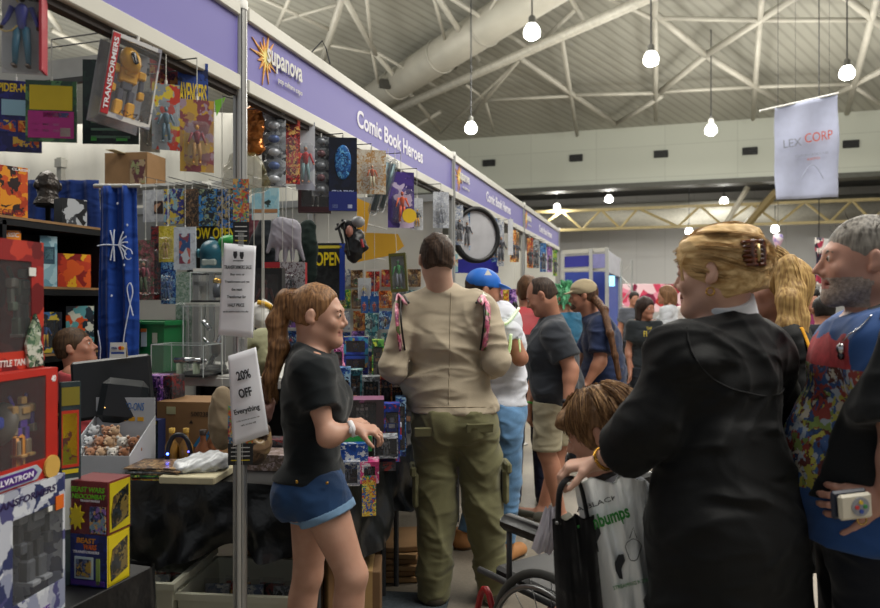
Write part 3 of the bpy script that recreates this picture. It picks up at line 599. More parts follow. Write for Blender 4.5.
    def hand(s, q, d, n, curl=25, spread=1, sc=1.0, thumb=30, indiv=None):
        """d: finger direction, n: palm normal (side the fingers close to); given in camera-frame axes (right, forward, up)"""
        def loc(v):
            v = RGT*v[0]+FWD*v[1]+Vector((0, 0, v[2])); return np.array((s.M.to_3x3() @ v).normalized())
        d, n = loc(d), loc(n); n = n-d*(n@d); n /= np.linalg.norm(n); ac = np.cross(d, n); u = s.hs*sc; W = s.J['wr'+q]; sd = 1 if q == 'R' else -1
        # thumb side: right hand palm down -> thumb to the left
        ts = -ac*sd if False else (np.cross(n, d) if q == 'R' else np.cross(d, n))
        pr = []
        for kx, L in ((-1.5, .070), (-.5, .080), (.5, .075), (1.5, .058)):
            kn = W+d*(.088 if abs(kx) < 1 else .082)*u-ts*kx*.020*u
            pr.append(Cp(W+d*.012*u-ts*kx*.010*u, kn, .0155*u, .0125*u, k=.012, n=n, s=1.15))
            c = curl if indiv is None else indiv[int(kx+1.5)]
            dr = d-ts*kx*.10*spread; dr /= np.linalg.norm(dr); p = kn; ang = 0
            for sg, f in ((.44, 1.0), (.30, 1.25), (.26, .8)):
                ang += R(c)*f; v = dr*math.cos(ang)+n*math.sin(ang); e = p+v*L*sg*u; pr.append(Cp(p, e, .0092*u, .0078*u, k=.004)); p = e
        b = W+d*.022*u+ts*.020*u; v = d*.62+ts*.72+n*.30; v /= np.linalg.norm(v); e = b+v*.040*u; pr.append(Cp(b, e, .0165*u, .0125*u, k=.014)); t = R(thumb); v = v*math.cos(t)+(d*.6+n*.8)*math.sin(t); v /= np.linalg.norm(v)
        e2 = e+v*.032*u; pr.append(Cp(e, e2, .0115*u, .0095*u, k=.005)); v = v*.85+d*.4+n*.2; v /= np.linalg.norm(v); pr.append(Cp(e2, e2+v*.026*u, .0095*u, .0075*u, k=.005))
        return pr
    def foot(s, q, i=0, side=0):
        a = s.J['an'+q]; u = s.u; g = .0; L = np.array((math.sin(R(side)), math.cos(R(side)), 0))
        return [Cp((a[0], a[1]-.02, .045*u), np.array((a[0], a[1], .035*u))+L*.16*u, .040*u+i, .034*u+i, n=(0, 0, 1), s=1.15, cuts=[((0, 0, .002), (0, 0, -1))]), Cp(a, (a[0], a[1]-.02, .05*u), .038*u+i, .042*u+i)]
    def body(s, hands, res=.005, skinc='#c08d72', beard=None, legs=True, lips='#ae7a6c', extra=()):
        s.skin = skin(skinc); pr = s.torso()+s.head()+[Cp(s.J['neck']-(0, 0, .02), s.h((0, -.02, -.05)), .055*s.hs, .05*s.hs, k=.03)]
        for q in 'LR': pr += s.arm(q)+(s.leg(q)+s.foot(q) if legs else s.leg(q)+s.foot(q))
        for hnd in hands: pr += hnd
        pr += list(extra)
        hc, hs, MI = s.J['head'], s.hs, s.HR.T
        def mf(P):
            L = (P-hc)@MI.T/hs; a = np.zeros(len(P)); a[(np.abs(L[:, 0]) < .024) & (np.abs(L[:, 2]+.058) < .0115) & (L[:, 1] > .083)] = 1
            if beard: z_ = L[:, 2]-.35*np.minimum(L[:, 1]-.02, 0); a[(a == 0) & (z_ < -.042) & (L[:, 2] > -.118) & (L[:, 1] > -.005-.0*z_) & (L[:, 2] < -.034)] = 2
            return a
        s.o = isomesh(pr, res, name='body', mats=[s.skin, mat(lips, .5)]+([mat(beard, .9, bump=.9, bs=260, var=.35, vs=120)] if beard else []), matfn=mf, parent=s.root, iters=1)
        b = MB(); 
        for sx in (-1, 1):
            b.ball(s.h((sx*.031, .0795, .008)), .0118*hs, mat('#c4b8b0', .3, var=0), 12); b.ball(s.h((sx*.031, .0865, .008)), .0066*hs, mat('#2c1d14', .2, var=0), 10)
        b.build('eyes', s.root, True)
        return s
    def brows(s, c):
        b = MB()
        for sx in (-1, 1): b.tube([s.h((sx*.015, .0885, .022)), s.h((sx*.030, .0885, .028)), s.h((sx*.045, .080, .024))], [.0028*s.hs, .0035*s.hs, .0018*s.hs], hairmat(c), 6)
        b.build('eyebrows', s.root, True)
    def haircap(s, c, c2=None, t=.008, front=.055, low=-.07, extra=(), amp=.003, fr=60, seed=1, res=.004, sideburn=True, strands=0, slen=.03, name='hair', dirn=(1, 0, .3), back=0, scale=(60, 60, 5)):
        h, hs, M = s.h, s.hs, s.HR
        pr = [El(h((0, -.018-back*.3, .030)), np.array((.074+t*.55, .092+t+back, .086+t))*hs, M=M, k=.01), El(h((0, -.04, -.02)), np.array((.064+t*.4, .060+t, .075))*hs, M=M, k=.02)]
        pr += [El(h((0, .098, -.045)), np.array((.078, .080, .094))*hs, M=M, op='s', k=.012*hs)]
        if not sideburn: pr.append(El(h((0, .05, -.05)), np.array((.12, .075, .07))*hs, M=M, op='s', k=.01))
        pr += [El(h((sx*.07, -.055, -.085)), np.array((.030, .045, .030))*hs, M=M, op='s', k=.015) for sx in (-1, 1)] if low > -.08 else []
        pr += [El(h((sx*.082, -.010, -.004)), np.array((.02, .020, .032))*hs, M=M, op='s', k=.006) for sx in (-1, 1)]
        pr += list(extra)
        cuts = [(h((0, 0, low)), s.hv((0, -.25, -1)))]
        o = isomesh(pr, res, cuts=cuts, disp=folds(amp, fr, s.hv(dirn), seed, .6), name=name, mats=[hairmat(c, c2, scale)], parent=s.root)
        return o
    def strands(s, paths, c, c2=None, n=60, spread=.02, r=.0022, seed=3, name='hair_strands', spr_end=None, scale=(60, 60, 5)):
        rng = random.Random(seed); b = MB(); m1, m2 = hairmat(c, c2, scale), hairmat(c2 or c, None, scale)
        for _ in range(n):
            pa = rng.choice(paths); off = Vector([rng.gauss(0, 1) for _ in range(3)]); off = off.normalized()*rng.random()**.5; ph = rng.random()*6; k = len(pa); pts = []
            for i, p in enumerate(pa):
                t = i/(k-1); sp = spread*(1-t)+(spr_end if spr_end is not None else spread)*t
                pts.append(Vector(s.M @ Vector(p) if False else p)+off*sp+Vector((math.sin(ph+t*5), math.cos(ph+t*4), 0))*.003)
            pts = bez(pts, 4); b.tube(pts, [r*(1-.7*(i/(len(pts)-1))**2) for i in range(len(pts))], m1 if rng.random() < .7 else m2, 4, cap=False)
        return b.build(name, s.root, True)
    def L(s, px, py, Z): return np.array(s.M @ at(px, py, Z))
    def cloth(s, name, prims, m, res=.007, cuts=(), f=None, label=None, mats=None, matfn=None, parent=None):
        o = isomesh(prims, res, cuts=cuts, disp=f, name=name, mats=mats or [m], matfn=matfn, parent=parent or s.root)
        if label: o['label'] = label
        return o
def bez(pts, n=4):
    """smooth (Catmull-Rom) resampling"""
    P = [Vector(p) for p in pts]; out = []
    for i in range(len(P)-1):
        a, b, c, d = P[max(i-1, 0)], P[i], P[i+1], P[min(i+2, len(P)-1)]
        for k in range(n):
            t = k/n; out.append(.5*((2*b)+(c-a)*t+(2*a-5*b+4*c-d)*t*t+(3*b-a-3*c+d)*t**3))
    return out+[P[-1]]
def half(p, n): return [(p, n)]

# === girl in black tee, profile to the right
g = Human('girl', 'girl with a long ponytail, black tee and denim shorts, reaching over the toy table', 318, 2.6, 93, H=1.565, w=.86, fem=True, hrot=(4, -4, 0), hs=.98,
    J=dict(head=('px', 319, 316, 2.6), neck=('px', 313, 356, 2.6), chest=('px', 312, 398, 2.6), waist=('px', 312, 445, 2.6), pelvis=('px', 314, 484, 2.6), shR=('px', 311, 372, 2.46), shL=('px', 309, 372, 2.74),
           elR=('px', 327, 437, 2.42), wrR=('px', 354, 428, 2.45), elL=('px', 318, 440, 2.80), wrL=('px', 343, 424, 2.72), hiR=('px', 322, 500, 2.52), hiL=('px', 312, 500, 2.68), knR=('px', 352, 575, 2.50), knL=('px', 308, 575, 2.70), anR=('px', 349, 683, 2.50), anL=('px', 296, 682, 2.72)))
g.body([g.hand('R', (1, .1, -.12), (0, .3, -1), curl=34, thumb=26, sc=.84), g.hand('L', (1, .1, .1), (0, .2, -1), curl=34, sc=.84)], res=.0048, skinc='#bd907a')
g.brows('#6b4a30')
gm = cloth('#0b1216', bump=.2)
g.cloth('tee_shirt', g.torso(.016)+[Cp(g.J['neck']-(0, 0, .06), g.J['neck']+(0, .012, .01), .086, .074, k=.04)]+g.sleeve('R', .56, .018, .024)+g.sleeve('L', .56, .018, .024), gm, .006, cuts=[(g.L(310, 476, 2.6), (0, 0, -1)), (g.J['neck']+(0, .0, .035), (0, .35, 1))], f=folds(.006, 34, (.2, .3, 1), 2))
sh = [p for q in 'LR' for p in (Cp(g.J['hi'+q], g.J['hi'+q]+(g.J['kn'+q]-g.J['hi'+q])*.32, .098, .098, k=.04),)]
g.cloth('denim_shorts', inflate(g.torso(0), .010)+sh, denim('#1f3c62'), .006, cuts=[(g.L(310, 466, 2.6), (0, 0, 1)), (g.L(318, 508, 2.6), (0, .25, -1))], f=folds(.003, 50, (1, .3, .4), 3))
for q, (px, py) in (('R', (325, 515)), ('L', (314, 513))):
    a, k_ = g.J['hi'+q], g.J['kn'+q]; t = .12; c = a+(k_-a)*t; d = (k_-a)/np.linalg.norm(k_-a)
    g.cloth('rolled_cuff', [Cp(a, k_, .104, .098, cuts=[(c+d*.028, d), (c, -d)])], denim('#6f8fae'), .005, label='paler turned-up denim cuff')
b = MB(); 
for (x, y) in ((297, 482), (327, 483)): b.ball(g.L(x, y, 2.43), .006, mat('#b58a3c', .3, .9), 8)
b.build('brass_rivets', g.root, True)
P = lambda *a: [Vector(g.L(*q)) for q in a]
g.haircap('#9a7048', '#5c3f28', t=.007, front=.05, low=-.045, amp=.0025, fr=90, seed=5, dirn=(0, 1, .4), extra=[El(g.h((0, .105, .012)), np.array((.085, .060, .072)), M=g.HR, op='s', k=.02), Cp(g.L(292, 300, 2.6), g.L(288, 312, 2.6), .030, .026, k=.02)])
pt = P((298, 297, 2.6), (286, 299, 2.6), (277, 322, 2.6), (279, 348, 2.59), (270, 378, 2.58), (271, 398, 2.57))
g.cloth('ponytail', [Cp(pt[i], pt[i+1], (.026, .030, .034, .034, .026)[i], (.030, .034, .034, .026, .006)[i], k=.02) for i in range(5)], hairmat('#8d6540', '#4f341f'), .005, f=folds(.004, 70, (1, .3, .1), 9, .5))
g.strands([pt], '#a27748', '#5e3f26', n=260, spread=.034, r=.0015, spr_end=.030, seed=4)
b = MB(); b.lathe([(.026, -.006), (.031, 0), (.026, .006)], mat('#3b3f78', .7), c=pt[1]+(pt[0]-pt[1])*.5, rot=Euler((R(80), 0, 0)).to_matrix(), n=16); b.build('hair_tie', g.root, True)
b = MB(); a, c = Vector(g.J['elR']), Vector(g.J['wrR']); d = (c-a).normalized(); b.lathe([(.025, -.009), (.029, -.007), (.029, .007), (.025, .009)], mat('#e6e6ea', .4), c=c-d*.008, rot=d.to_track_quat('Z', 'Y').to_matrix(), n=20); b.box(c-d*.008+Vector(g.M.to_3x3() @ -FWD)*.028, (.02, .01, .02), mat('#d8d8dc', .3), bev=.003); b.build('wristwatch', g.root, True)['label'] = 'white wristwatch'
def shoes(hm, c, sole='#d8d4cc', tall=.0, side=0, nm='shoe', res=.007):
    for q in 'LR':
        a = hm.J['an'+q]; pr = hm.foot(q, .012, side)
        if tall: pr.append(Cp(a, a+(0, 0, tall), .055, .058, cuts=[(a+(0, 0, tall), (0, 0, 1))]))
        zt = .018; o = hm.cloth(nm, pr, None, res, mats=[mat(c, .7, bump=.2), mat(sole, .7)], matfn=lambda P: (P[:, 2] < zt).astype(int), cuts=[((0, 0, a[2]+.06+tall), (0, 0, 1)), ((0, 0, .001), (0, 0, -1))])
shoes(g, '#3a3c44')

# === man in beige shirt and khaki cargo trousers, back to the camera
m2 = Human('man', 'man seen from behind in beige long sleeves and khaki cargo trousers', 450, 3.54, -4, H=1.80, w=1.03, hrot=(-10, -3, 0),
    J=dict(head=('px', 436, 260, 3.5), neck=('px', 442, 292, 3.54), shL=('px', 408, 312, 3.52), shR=('px', 484, 312, 3.52), chest=('px', 446, 338, 3.54), waist=('px', 448, 385, 3.54), pelvis=('px', 455, 415, 3.54),
           elL=('px', 393, 366, 3.46), elR=('px', 497, 360, 3.46), wrL=('px', 410, 372, 3.80), wrR=('px', 482, 372, 3.80), hiL=('px', 434, 425, 3.54), hiR=('px', 476, 425, 3.54), knL=('px', 436, 508, 3.52), knR=('px', 484, 505, 3.54), anL=('px', 434, 588, 3.52), anR=('px', 494, 588, 3.56)))
m2.body([m2.hand('L', (.5, .8, .2), (.6, 0, -.5), curl=45), m2.hand('R', (-.5, .8, .2), (-.6, 0, -.5), curl=45)], res=.006, skinc='#c39c88')
m2.cloth('long_sleeved_shirt', m2.torso(.018)+[Cp(m2.J['waist']-(.07, 0, .02), m2.J['waist']+(.07, 0, -.02), .135, n=(0, 1, 0), s=1.2, k=.05), Cp(m2.J['pelvis']-(.08, 0, .0), m2.J['pelvis']+(.08, 0, 0), .135, n=(0, 1, 0), s=1.2, k=.05)]+m2.sleeve('L', i=.014, i2=.014, fore=.92)+m2.sleeve('R', i=.014, i2=.014, fore=.92), cloth('#b3a690', .25, 300, .05), .007,
         cuts=[(m2.L(448, 411, 3.54), (0, 0, -1)), (m2.J['neck']+(0, 0, .035), (0, .2, 1))], f=folds(.012, 26, (.75, .1, .8), 11, .5))
tro = inflate(m2.torso(0), .014)
for q in 'LR': tro += m2.leg(q, .018, .045, k=.04)
KH = cloth('#6d6b4c', .3, 260, .08)
m2.cloth('cargo_trousers', tro, KH, .007, cuts=[(m2.L(450, 408, 3.54), (0, 0, 1)), ((0, 0, .035), (0, 0, -1))], f=folds(.010, 26, (.4, .2, 1), 12, .35))
for (px, py, Z) in ((428, 432, 3.39), (480, 428, 3.39)):
    b = MB(); b.box((0, 0, 0), (.13, .012, .045), KH, bev=.004); o = b.build('pocket_flap', m2.root); o.location = m2.L(px, py, Z); o.rotation_euler = (R(12), 0, R(3))
for (q, dx) in (('L', -.10), ('R', .10)):
    b = MB(); b.box((0, 0, 0), (.03, .13, .17), KH, bev=.012); b.box((math.copysign(.012, dx), 0, .09), (.03, .14, .05), KH, bev=.008); o = b.build('cargo_pocket', m2.root); k_ = m2.J['kn'+q]; o.location = (k_[0]+dx, k_[1], k_[2]+.10)
m2.haircap('#4a382c', '#261b14', t=.012, low=-.062, amp=.003, fr=120, seed=7, res=.005)
shoes(m2, '#4a4236')
for sx, px in ((-1, 399), (1, 486)):
    b = MB(); pp = bez([m2.L(px+6*-sx, 303, 3.40), m2.L(px, 296, 3.5), m2.L(px-2*-sx, 318, 3.38), m2.L(px+2*-sx, 350, 3.42)], 5)
    b.tube(pp, .018, printed(['#c96a86', '#e0a0b0', '#5a6a3c', '#b04a6a', '#8a4a6a'], 40, 2), 8, flat=.35); o = b.build('bag_strap', m2.root, True); o['label'] = 'pink flowered shoulder strap'
    b = MB(); b.tube([p+Vector((.018*-sx, -.004, 0)) for p in pp], .005, BLK, 6); b.build('black_edging', o, True)

ls_ = [c for c in m2.root.children if c.name.startswith('long_sleeved')][0]
def onshirt(px, py):
    p0 = m2.M @ Vector((0, 0, EYE)); d = (m2.M @ at(px, py, 1)) - p0; ok, p, n, i = ls_.ray_cast(p0, d.normalized()); return p+n*.0005 if ok else None
sm = [onshirt(451-i*.15, 292+i*7) for i in range(17)]; sm = [p for p in sm if p is not None]
b = MB(); b.tube(bez(sm, 3), .0025, cloth('#a3967f', .25, 300, .05), 6); b.build('back_seam', m2.root, True)
hm = [onshirt(410+i*8.2, 407) for i in range(11)]; hm = [p for p in hm if p is not None]; b = MB(); b.tube(bez(hm, 3), .0025, cloth('#a3967f', .25, 300, .05), 6); b.build('hem_seam', m2.root, True)

# === youth in blue cap and white hooded top
m3 = Human('youth', 'person in a bright blue cap and white hooded top with neon trim', 498, 4.2, 40, H=1.72, w=.98, hrot=(40, -12, 0),
    J=dict(head=('px', 484, 291, 4.15), neck=('px', 490, 318, 4.2), shL=('px', 480, 332, 4.4), shR=('px', 508, 332, 4.0), chest=('px', 496, 345, 4.2), waist=('px', 500, 380, 4.2), pelvis=('px', 500, 410, 4.2), elR=('px', 520, 358, 4.0), wrR=('px', 514, 345, 4.3), hiR=('px', 506, 418, 4.1), hiL=('px', 488, 418, 4.3), knR=('px', 508, 480, 4.1), knL=('px', 484, 480, 4.3), anR=('px', 504, 540, 4.1), anL=('px', 464, 545, 4.35)))
m3.body([m3.hand('R', (-.4, .6, .6), (-.5, .5, 0), curl=40), m3.hand('L', (0, 1, 0), (0, 0, -1), curl=40)], res=.007, skinc='#b07a60')
WH = cloth('#d6d9e2', .2, 200, .04)
m3.cloth('white_top', m3.torso(.014)+m3.sleeve('L', .5)+m3.sleeve('R', .25, .01, .014), WH, .008, cuts=[(m3.L(500, 404, 4.2), (0, 0, -1))], f=folds(.008, 30, (.3, .2, 1), 5))
m3.cloth('hood', [Cp(m3.L(489, 312, 4.2), m3.L(506, 322, 4.05), .085, .085), Cp(m3.L(506, 322, 4.05), m3.L(512, 334, 4.0), .08, .05), Cp(m3.L(484, 318, 4.2), m3.L(503, 312, 4.3), .06, .07)], WH, .007, f=folds(.008, 40, (1, .2, .4), 6))
b = MB(); NE = glow('#b8ff3a', .25)  # faint emission put into the piping's colour; the trim is no lamp
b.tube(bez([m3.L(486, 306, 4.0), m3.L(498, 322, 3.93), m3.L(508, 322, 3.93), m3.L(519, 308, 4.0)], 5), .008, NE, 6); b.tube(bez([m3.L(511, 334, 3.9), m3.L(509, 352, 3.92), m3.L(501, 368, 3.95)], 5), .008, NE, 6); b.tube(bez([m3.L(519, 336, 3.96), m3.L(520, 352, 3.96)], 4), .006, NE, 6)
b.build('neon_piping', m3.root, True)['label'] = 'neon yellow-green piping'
jn = inflate(m3.torso(0), .010)
for q in 'LR': jn += m3.leg(q, .012, .022)
m3.cloth('jeans', jn, denim('#5f86ad'), .008, cuts=[(m3.L(500, 402, 4.2), (0, 0, 1)), ((0, 0, .11), (0, 0, -1))], f=folds(.008, 32, (.4, .2, 1), 8))
shoes(m3, '#a87444', '#6a5038', tall=.10, nm='boot')
m3.haircap('#3a2a1e', t=.007, low=-.065, seed=8, res=.006)
cc = m3.h
m3.cloth('blue_cap', [El(cc((0, -.015, .045)), np.array((.086, .104, .085))*m3.hs, M=m3.HR), Cp(cc((-.035, .11, .045)), cc((.035, .11, .045)), .050, k=.01, n=m3.hv((0, .25, 1)), s=6)], mat('#1668c8', .6, var=.05), .005, cuts=[(cc((0, 0, .022)), m3.hv((0, .12, -1)))])
b = MB(); b.prism([(-.02, 0), (0, .035), (.02, 0)], 0, .002, WHT); o = b.build('cap_emblem', m3.root); o.location = m3.L(488, 275, 4.03); o.rotation_euler = (R(-20), 0, R(40))

# === man in dark grey tee and khaki shorts, looking down to the left
m4 = Human('man', 'balding man in a dark grey tee and pale khaki shorts, looking down at the stall', 556, 4.8, -58, H=1.74, w=1.12, fat=.02, hrot=(-22, -28, 0),
    J=dict(head=('px', 541, 296, 4.75), neck=('px', 552, 320, 4.8), shL=('px', 556, 335, 4.58), shR=('px', 548, 335, 5.0), chest=('px', 551, 350, 4.8), elL=('px', 571, 370, 4.55), wrL=('px', 567, 405, 4.5), elR=('px', 536, 380, 5.0), wrR=('px', 529, 408, 4.9), anL=('px', 562, 521, 4.75), anR=('px', 540, 520, 4.9)))
m4.body([m4.hand('L', (-.1, 0, -1), (-1, .2, 0), curl=30), m4.hand('R', (0, 0, -1), (1, .2, 0), curl=30)], res=.007, skinc='#b57f66')
m4.brows('#5a4234')
m4.cloth('tee_shirt', m4.torso(.020)+[Cp(m4.J['pelvis']-(.06, .0, .04), m4.J['pelvis']+(.06, 0, -.04), .15, n=(0, 1, 0), s=1.1, k=.05)]+m4.sleeve('L', .66, .02, .034)+m4.sleeve('R', .66, .02, .034), cloth('#353940'), .008, cuts=[(m4.L(560, 408, 4.8), (0, 0, -1)), (m4.J['neck']+(0, 0, .03), (0, .25, 1))], f=folds(.007, 26, (.3, .1, 1), 9))
st = inflate(m4.torso(0), .010)
for q in 'LR': a, k_ = m4.J['hi'+q], m4.J['kn'+q]; st += [Cp(a, k_, .105, .092, k=.03, cuts=[(k_+(0, 0, .015), (0, 0, -1))])]
m4.cloth('khaki_shorts', st, cloth('#a59c83', .2), .008, cuts=[(m4.L(560, 400, 4.8), (0, 0, 1))], f=folds(.006, 26, (.5, .1, .8), 10))
m4.haircap('#4a3a30', '#2b211b', t=.006, low=-.06, seed=9, res=.006, extra=[El(m4.h((0, .05, .075)), np.array((.06, .055, .05)), M=m4.HR, op='s', k=.02)])
shoes(m4, '#5b5a50')
b = MB(); a, c = Vector(m4.J['elL']), Vector(m4.J['wrL']); d = (c-a).normalized(); b.lathe([(.029, -.012), (.034, -.01), (.034, .01), (.029, .012)], mat('#3a3e48', .3, .3), c=c-d*.02, rot=d.to_track_quat('Z', 'Y').to_matrix(), n=16); b.build('wristwatch', m4.root, True)
b = MB(); a, c = Vector(m4.J['elR']), Vector(m4.J['wrR']); d = (c-a).normalized(); b.lathe([(.03, -.008), (.033, 0), (.03, .008)], mat('#5cc04a', .5), c=c-d*.03, rot=d.to_track_quat('Z', 'Y').to_matrix(), n=16); b.build('wristband', m4.root, True)['label'] = 'green wristband'

# === man in navy tee with a beige cap and long ponytail
m5 = Human('man', 'man in navy tee and beige cap with a very long brown ponytail', 607, 5.5, -72, H=1.70, w=1.15, fat=.02, hrot=(-8, -8, 0),
    J=dict(head=('px', 583, 296, 5.5), neck=('px', 592, 318, 5.5), shL=('px', 602, 328, 5.3), shR=('px', 596, 328, 5.7), chest=('px', 602, 342, 5.5), waist=('px', 607, 372, 5.5), pelvis=('px', 607, 396, 5.5), elL=('px', 600, 362, 5.22), wrL=('px', 586, 385, 5.2), elR=('px', 580, 362, 5.7), wrR=('px', 570, 378, 5.7)))
m5.body([m5.hand('L', (-1, 0, -.4), (0, 0, -1), curl=30), m5.hand('R', (-1, 0, 0), (0, 0, -1), curl=30)], res=.008, skinc='#b07a60')
m5.cloth('tee_shirt', m5.torso(.022)+[Cp(m5.J['pelvis']-(.06, 0, 0), m5.J['pelvis']+(.06, 0, 0), .15, n=(0, 1, 0), s=1.1, k=.05)]+m5.sleeve('L', .75, .02, .034)+m5.sleeve('R', .75, .02, .034), cloth('#1d2a4a'), .009, cuts=[(m5.L(600, 402, 5.5), (0, 0, -1)), (m5.J['neck']+(0, 0, .03), (0, .25, 1))], f=folds(.008, 24, (.3, .1, 1), 14))
tr = inflate(m5.torso(0), .010)
for q in 'LR': tr += m5.leg(q, .014, .03)
m5.cloth('trousers', tr, cloth('#22262e'), .009, cuts=[(m5.L(600, 395, 5.5), (0, 0, 1)), ((0, 0, .04), (0, 0, -1))])
shoes(m5, '#2a2a2c')
m5.haircap('#5a4030', t=.009, low=-.07, seed=10, res=.007, extra=[El(m5.h((0, .06, -.08)), np.array((.045, .045, .045)), M=m5.HR, k=.02, op='u')])
m5.cloth('beige_cap', [El(m5.h((0, -.012, .045)), np.array((.088, .104, .085)), M=m5.HR), Cp(m5.h((-.03, .115, .035)), m5.h((.03, .115, .035)), .050, k=.01, n=m5.hv((0, .2, 1)), s=6)], cloth('#a8997c'), .006, cuts=[(m5.h((0, 0, .015)), m5.hv((0, .12, -1)))])
pt = [Vector(m5.L(*q)) for q in ((594, 298, 5.45), (604, 310, 5.3), (610, 333, 5.15), (615, 356, 5.12), (619, 378, 5.1))]
m5.cloth('ponytail', [Cp(pt[i], pt[i+1], .030-.003*i, .027-.003*i, k=.02) for i in range(4)], hairmat('#6d4a30', '#3a2618'), .007, f=folds(.004, 60, (1, .3, .1), 9))

# === person with red backpack between the two
m6 = Human('person', 'person with a red backpack in dark navy trousers, mostly hidden behind the man in grey', 528, 5.3, 0, H=1.66)
m6.body([m6.hand('L', (0, 0, -1), (1, 0, 0)), m6.hand('R', (0, 0, -1), (-1, 0, 0))], res=.009, skinc='#b07a60')
m6.haircap('#6a4a30', t=.012, low=-.08, seed=12, res=.008)
m6.cloth('teal_tee', m6.torso(.018)+m6.sleeve('L')+m6.sleeve('R'), cloth('#1f6f8a'), .01, cuts=[((0, 0, .88), (0, 0, -1)), (m6.J['neck']+(0, 0, .03), (0, .25, 1))])
tr = inflate(m6.torso(0), .012)
for q in 'LR': tr += m6.leg(q, .014, .03)
m6.cloth('trousers', tr, cloth('#161c34'), .01, cuts=[((0, 0, .94), (0, 0, 1)), ((0, 0, .04), (0, 0, -1))]); shoes(m6, '#20242c')
bp = empty('backpack', (0, 0, 0), label='red and dark backpack worn by the person between the white hood and the grey tee', cat='bag'); 
c = m6.root.matrix_basis @ Vector((0, -.20, 1.22)); bp.location = c; bp.rotation_euler = (0, 0, ALPHA)
b = MB(); b.box((0, 0, 0), (.30, .16, .44), mat('#a01c28', .6, bump=.3, bs=40), bev=.06); b.build('body', bp, True)
b = MB(); b.box((0, -.09, -.08), (.24, .07, .22), mat('#2a1c26', .6), bev=.03); b.build('front_pocket', bp, True)
b = MB()
for sx in (-1, 1): b.tube(bez([(sx*.09, .06, .2), (sx*.10, .16, .25), (sx*.11, .30, .15), (sx*.11, .30, -.05)], 4), .016, BLK, 6, flat=.4)
b.build('shoulder_straps', bp, True)

# === foreground woman in a long black robe
w = Human('woman', 'blonde woman with a claw clip and plain black robe, seen from behind', 727, 1.95, -42, H=1.66, w=1.0, fem=True, hrot=(-12, -4, 0), hs=1.02,
    J=dict(head=('px', 716, 274, 1.93), neck=('px', 727, 318, 1.95), chest=('px', 724, 382, 1.95), waist=('px', 724, 455, 1.95), pelvis=('px', 727, 520, 1.95), shL=('px', 678, 356, 1.84), shR=('px', 766, 356, 2.06),
           elL=('px', 648, 424, 1.86), wrL=('px', 600, 462, 1.98), elR=('px', 780, 440, 2.14), wrR=('px', 762, 480, 2.3)))
w.body([w.hand('L', (-.92, .25, -.18), (-.2, .1, -1), curl=38, thumb=35, sc=.98), w.hand('R', (-.5, .8, 0), (0, 0, -1), curl=40)], res=.0045, skinc='#cda28d')
w.brows('#8a6a44')
RB = cloth('#0b0d0f', .2, 300, .15, .7, .05, .9)
rb = w.torso(.022)
J = w.J
rb += [Cp(J['pelvis']-(.09, 0, 0), J['pelvis']+(.09, 0, 0), .165, n=(0, 1, 0), s=1.15, k=.08), Cp(J['waist']-(.06, 0, 0), J['waist']+(.06, 0, 0), .145, n=(0, 1, 0), s=1.15, k=.08), Cp(J['pelvis'], (J['pelvis'][0], J['pelvis'][1], .12), .20, .26, n=(0, 1, 0), s=1.2, k=.08),
       Cp((J['pelvis'][0]-.1, J['pelvis'][1], .9), (J['pelvis'][0]-.14, J['pelvis'][1], .12), .13, .17, k=.06), Cp((J['pelvis'][0]+.1, J['pelvis'][1], .9), (J['pelvis'][0]+.14, J['pelvis'][1], .12), .13, .20, k=.06)]
a_, b_, c_ = J['shL'], J['elL'], J['wrL']; e_ = b_+(c_-b_)*.62; d_ = (c_-b_)/np.linalg.norm(c_-b_)
rb += [Cp(a_, b_, .062, .066, k=.05), Cp(b_, e_+d_*.05, .068, .062, k=.04, cuts=[(e_, d_)]), Cp(b_-(0, 0, .02), e_-(0, 0, .045)+d_*.05, .055, .062, k=.04, cuts=[(e_, d_)])]
a_, b_, c_ = J['shR'], J['elR'], J['wrR']; e_ = b_+(c_-b_)*.7; d_ = (c_-b_)/np.linalg.norm(c_-b_)
rb += [Cp(a_, b_, .062, .068, k=.05), Cp(b_, e_+d_*.05, .068, .075, k=.04, cuts=[(e_, d_)])]
w.cloth('black_robe', rb, RB, .0075, cuts=[((0, 0, .10), (0, 0, -1)), (J['neck']+(0, 0, .002), (0, .25, 1))], f=folds(.011, 19, (.9, .3, .35), 21, .3))
# yoke seam across the back, drawn as a soft welt that follows the robe
def onback(px, py, Z0=1.6):
    o = [c for c in w.root.children if c.name.startswith('black_robe')][0]
    p0 = w.M @ Vector((0, 0, EYE)); d = (w.M @ at(px, py, 1)) - p0
    ok, p, n, i = o.ray_cast(p0, d.normalized()); return (p+n*.0005) if ok else None
seam = [onback(x, y) for x, y in ((687, 326), (688, 340), (694, 356), (703, 370), (716, 381), (732, 389), (748, 393), (764, 396), (779, 394), (784, 388))]; seam = [p for p in seam if p is not None]
b = MB()
if len(seam) > 2: b.tube(bez(seam, 4), .0028, RB, 6)
b.build('yoke_seam', w.root, True)
nb = w.h((0, -.022, -.045)); na = J['neck']; ax_ = nb-na
w.cloth('white_collar', [Cp(na+ax_*.05, na+ax_*.95, .080, .066, k=.01, cuts=[(na+ax_*.78, ax_), (na+ax_*.05, -ax_)])] if True else [Cp(J['neck']+(0, .0, .018), J['neck']+(0, .004, .060), .082, .070, k=.01, n=(0, 1, 0), s=1.02, cuts=[(J['neck']+(0, 0, .066), (0, .25, 1)), (J['neck']+(0, 0, .010), (0, -.25, -1))])], cloth('#e4e6ea', .1), .004)
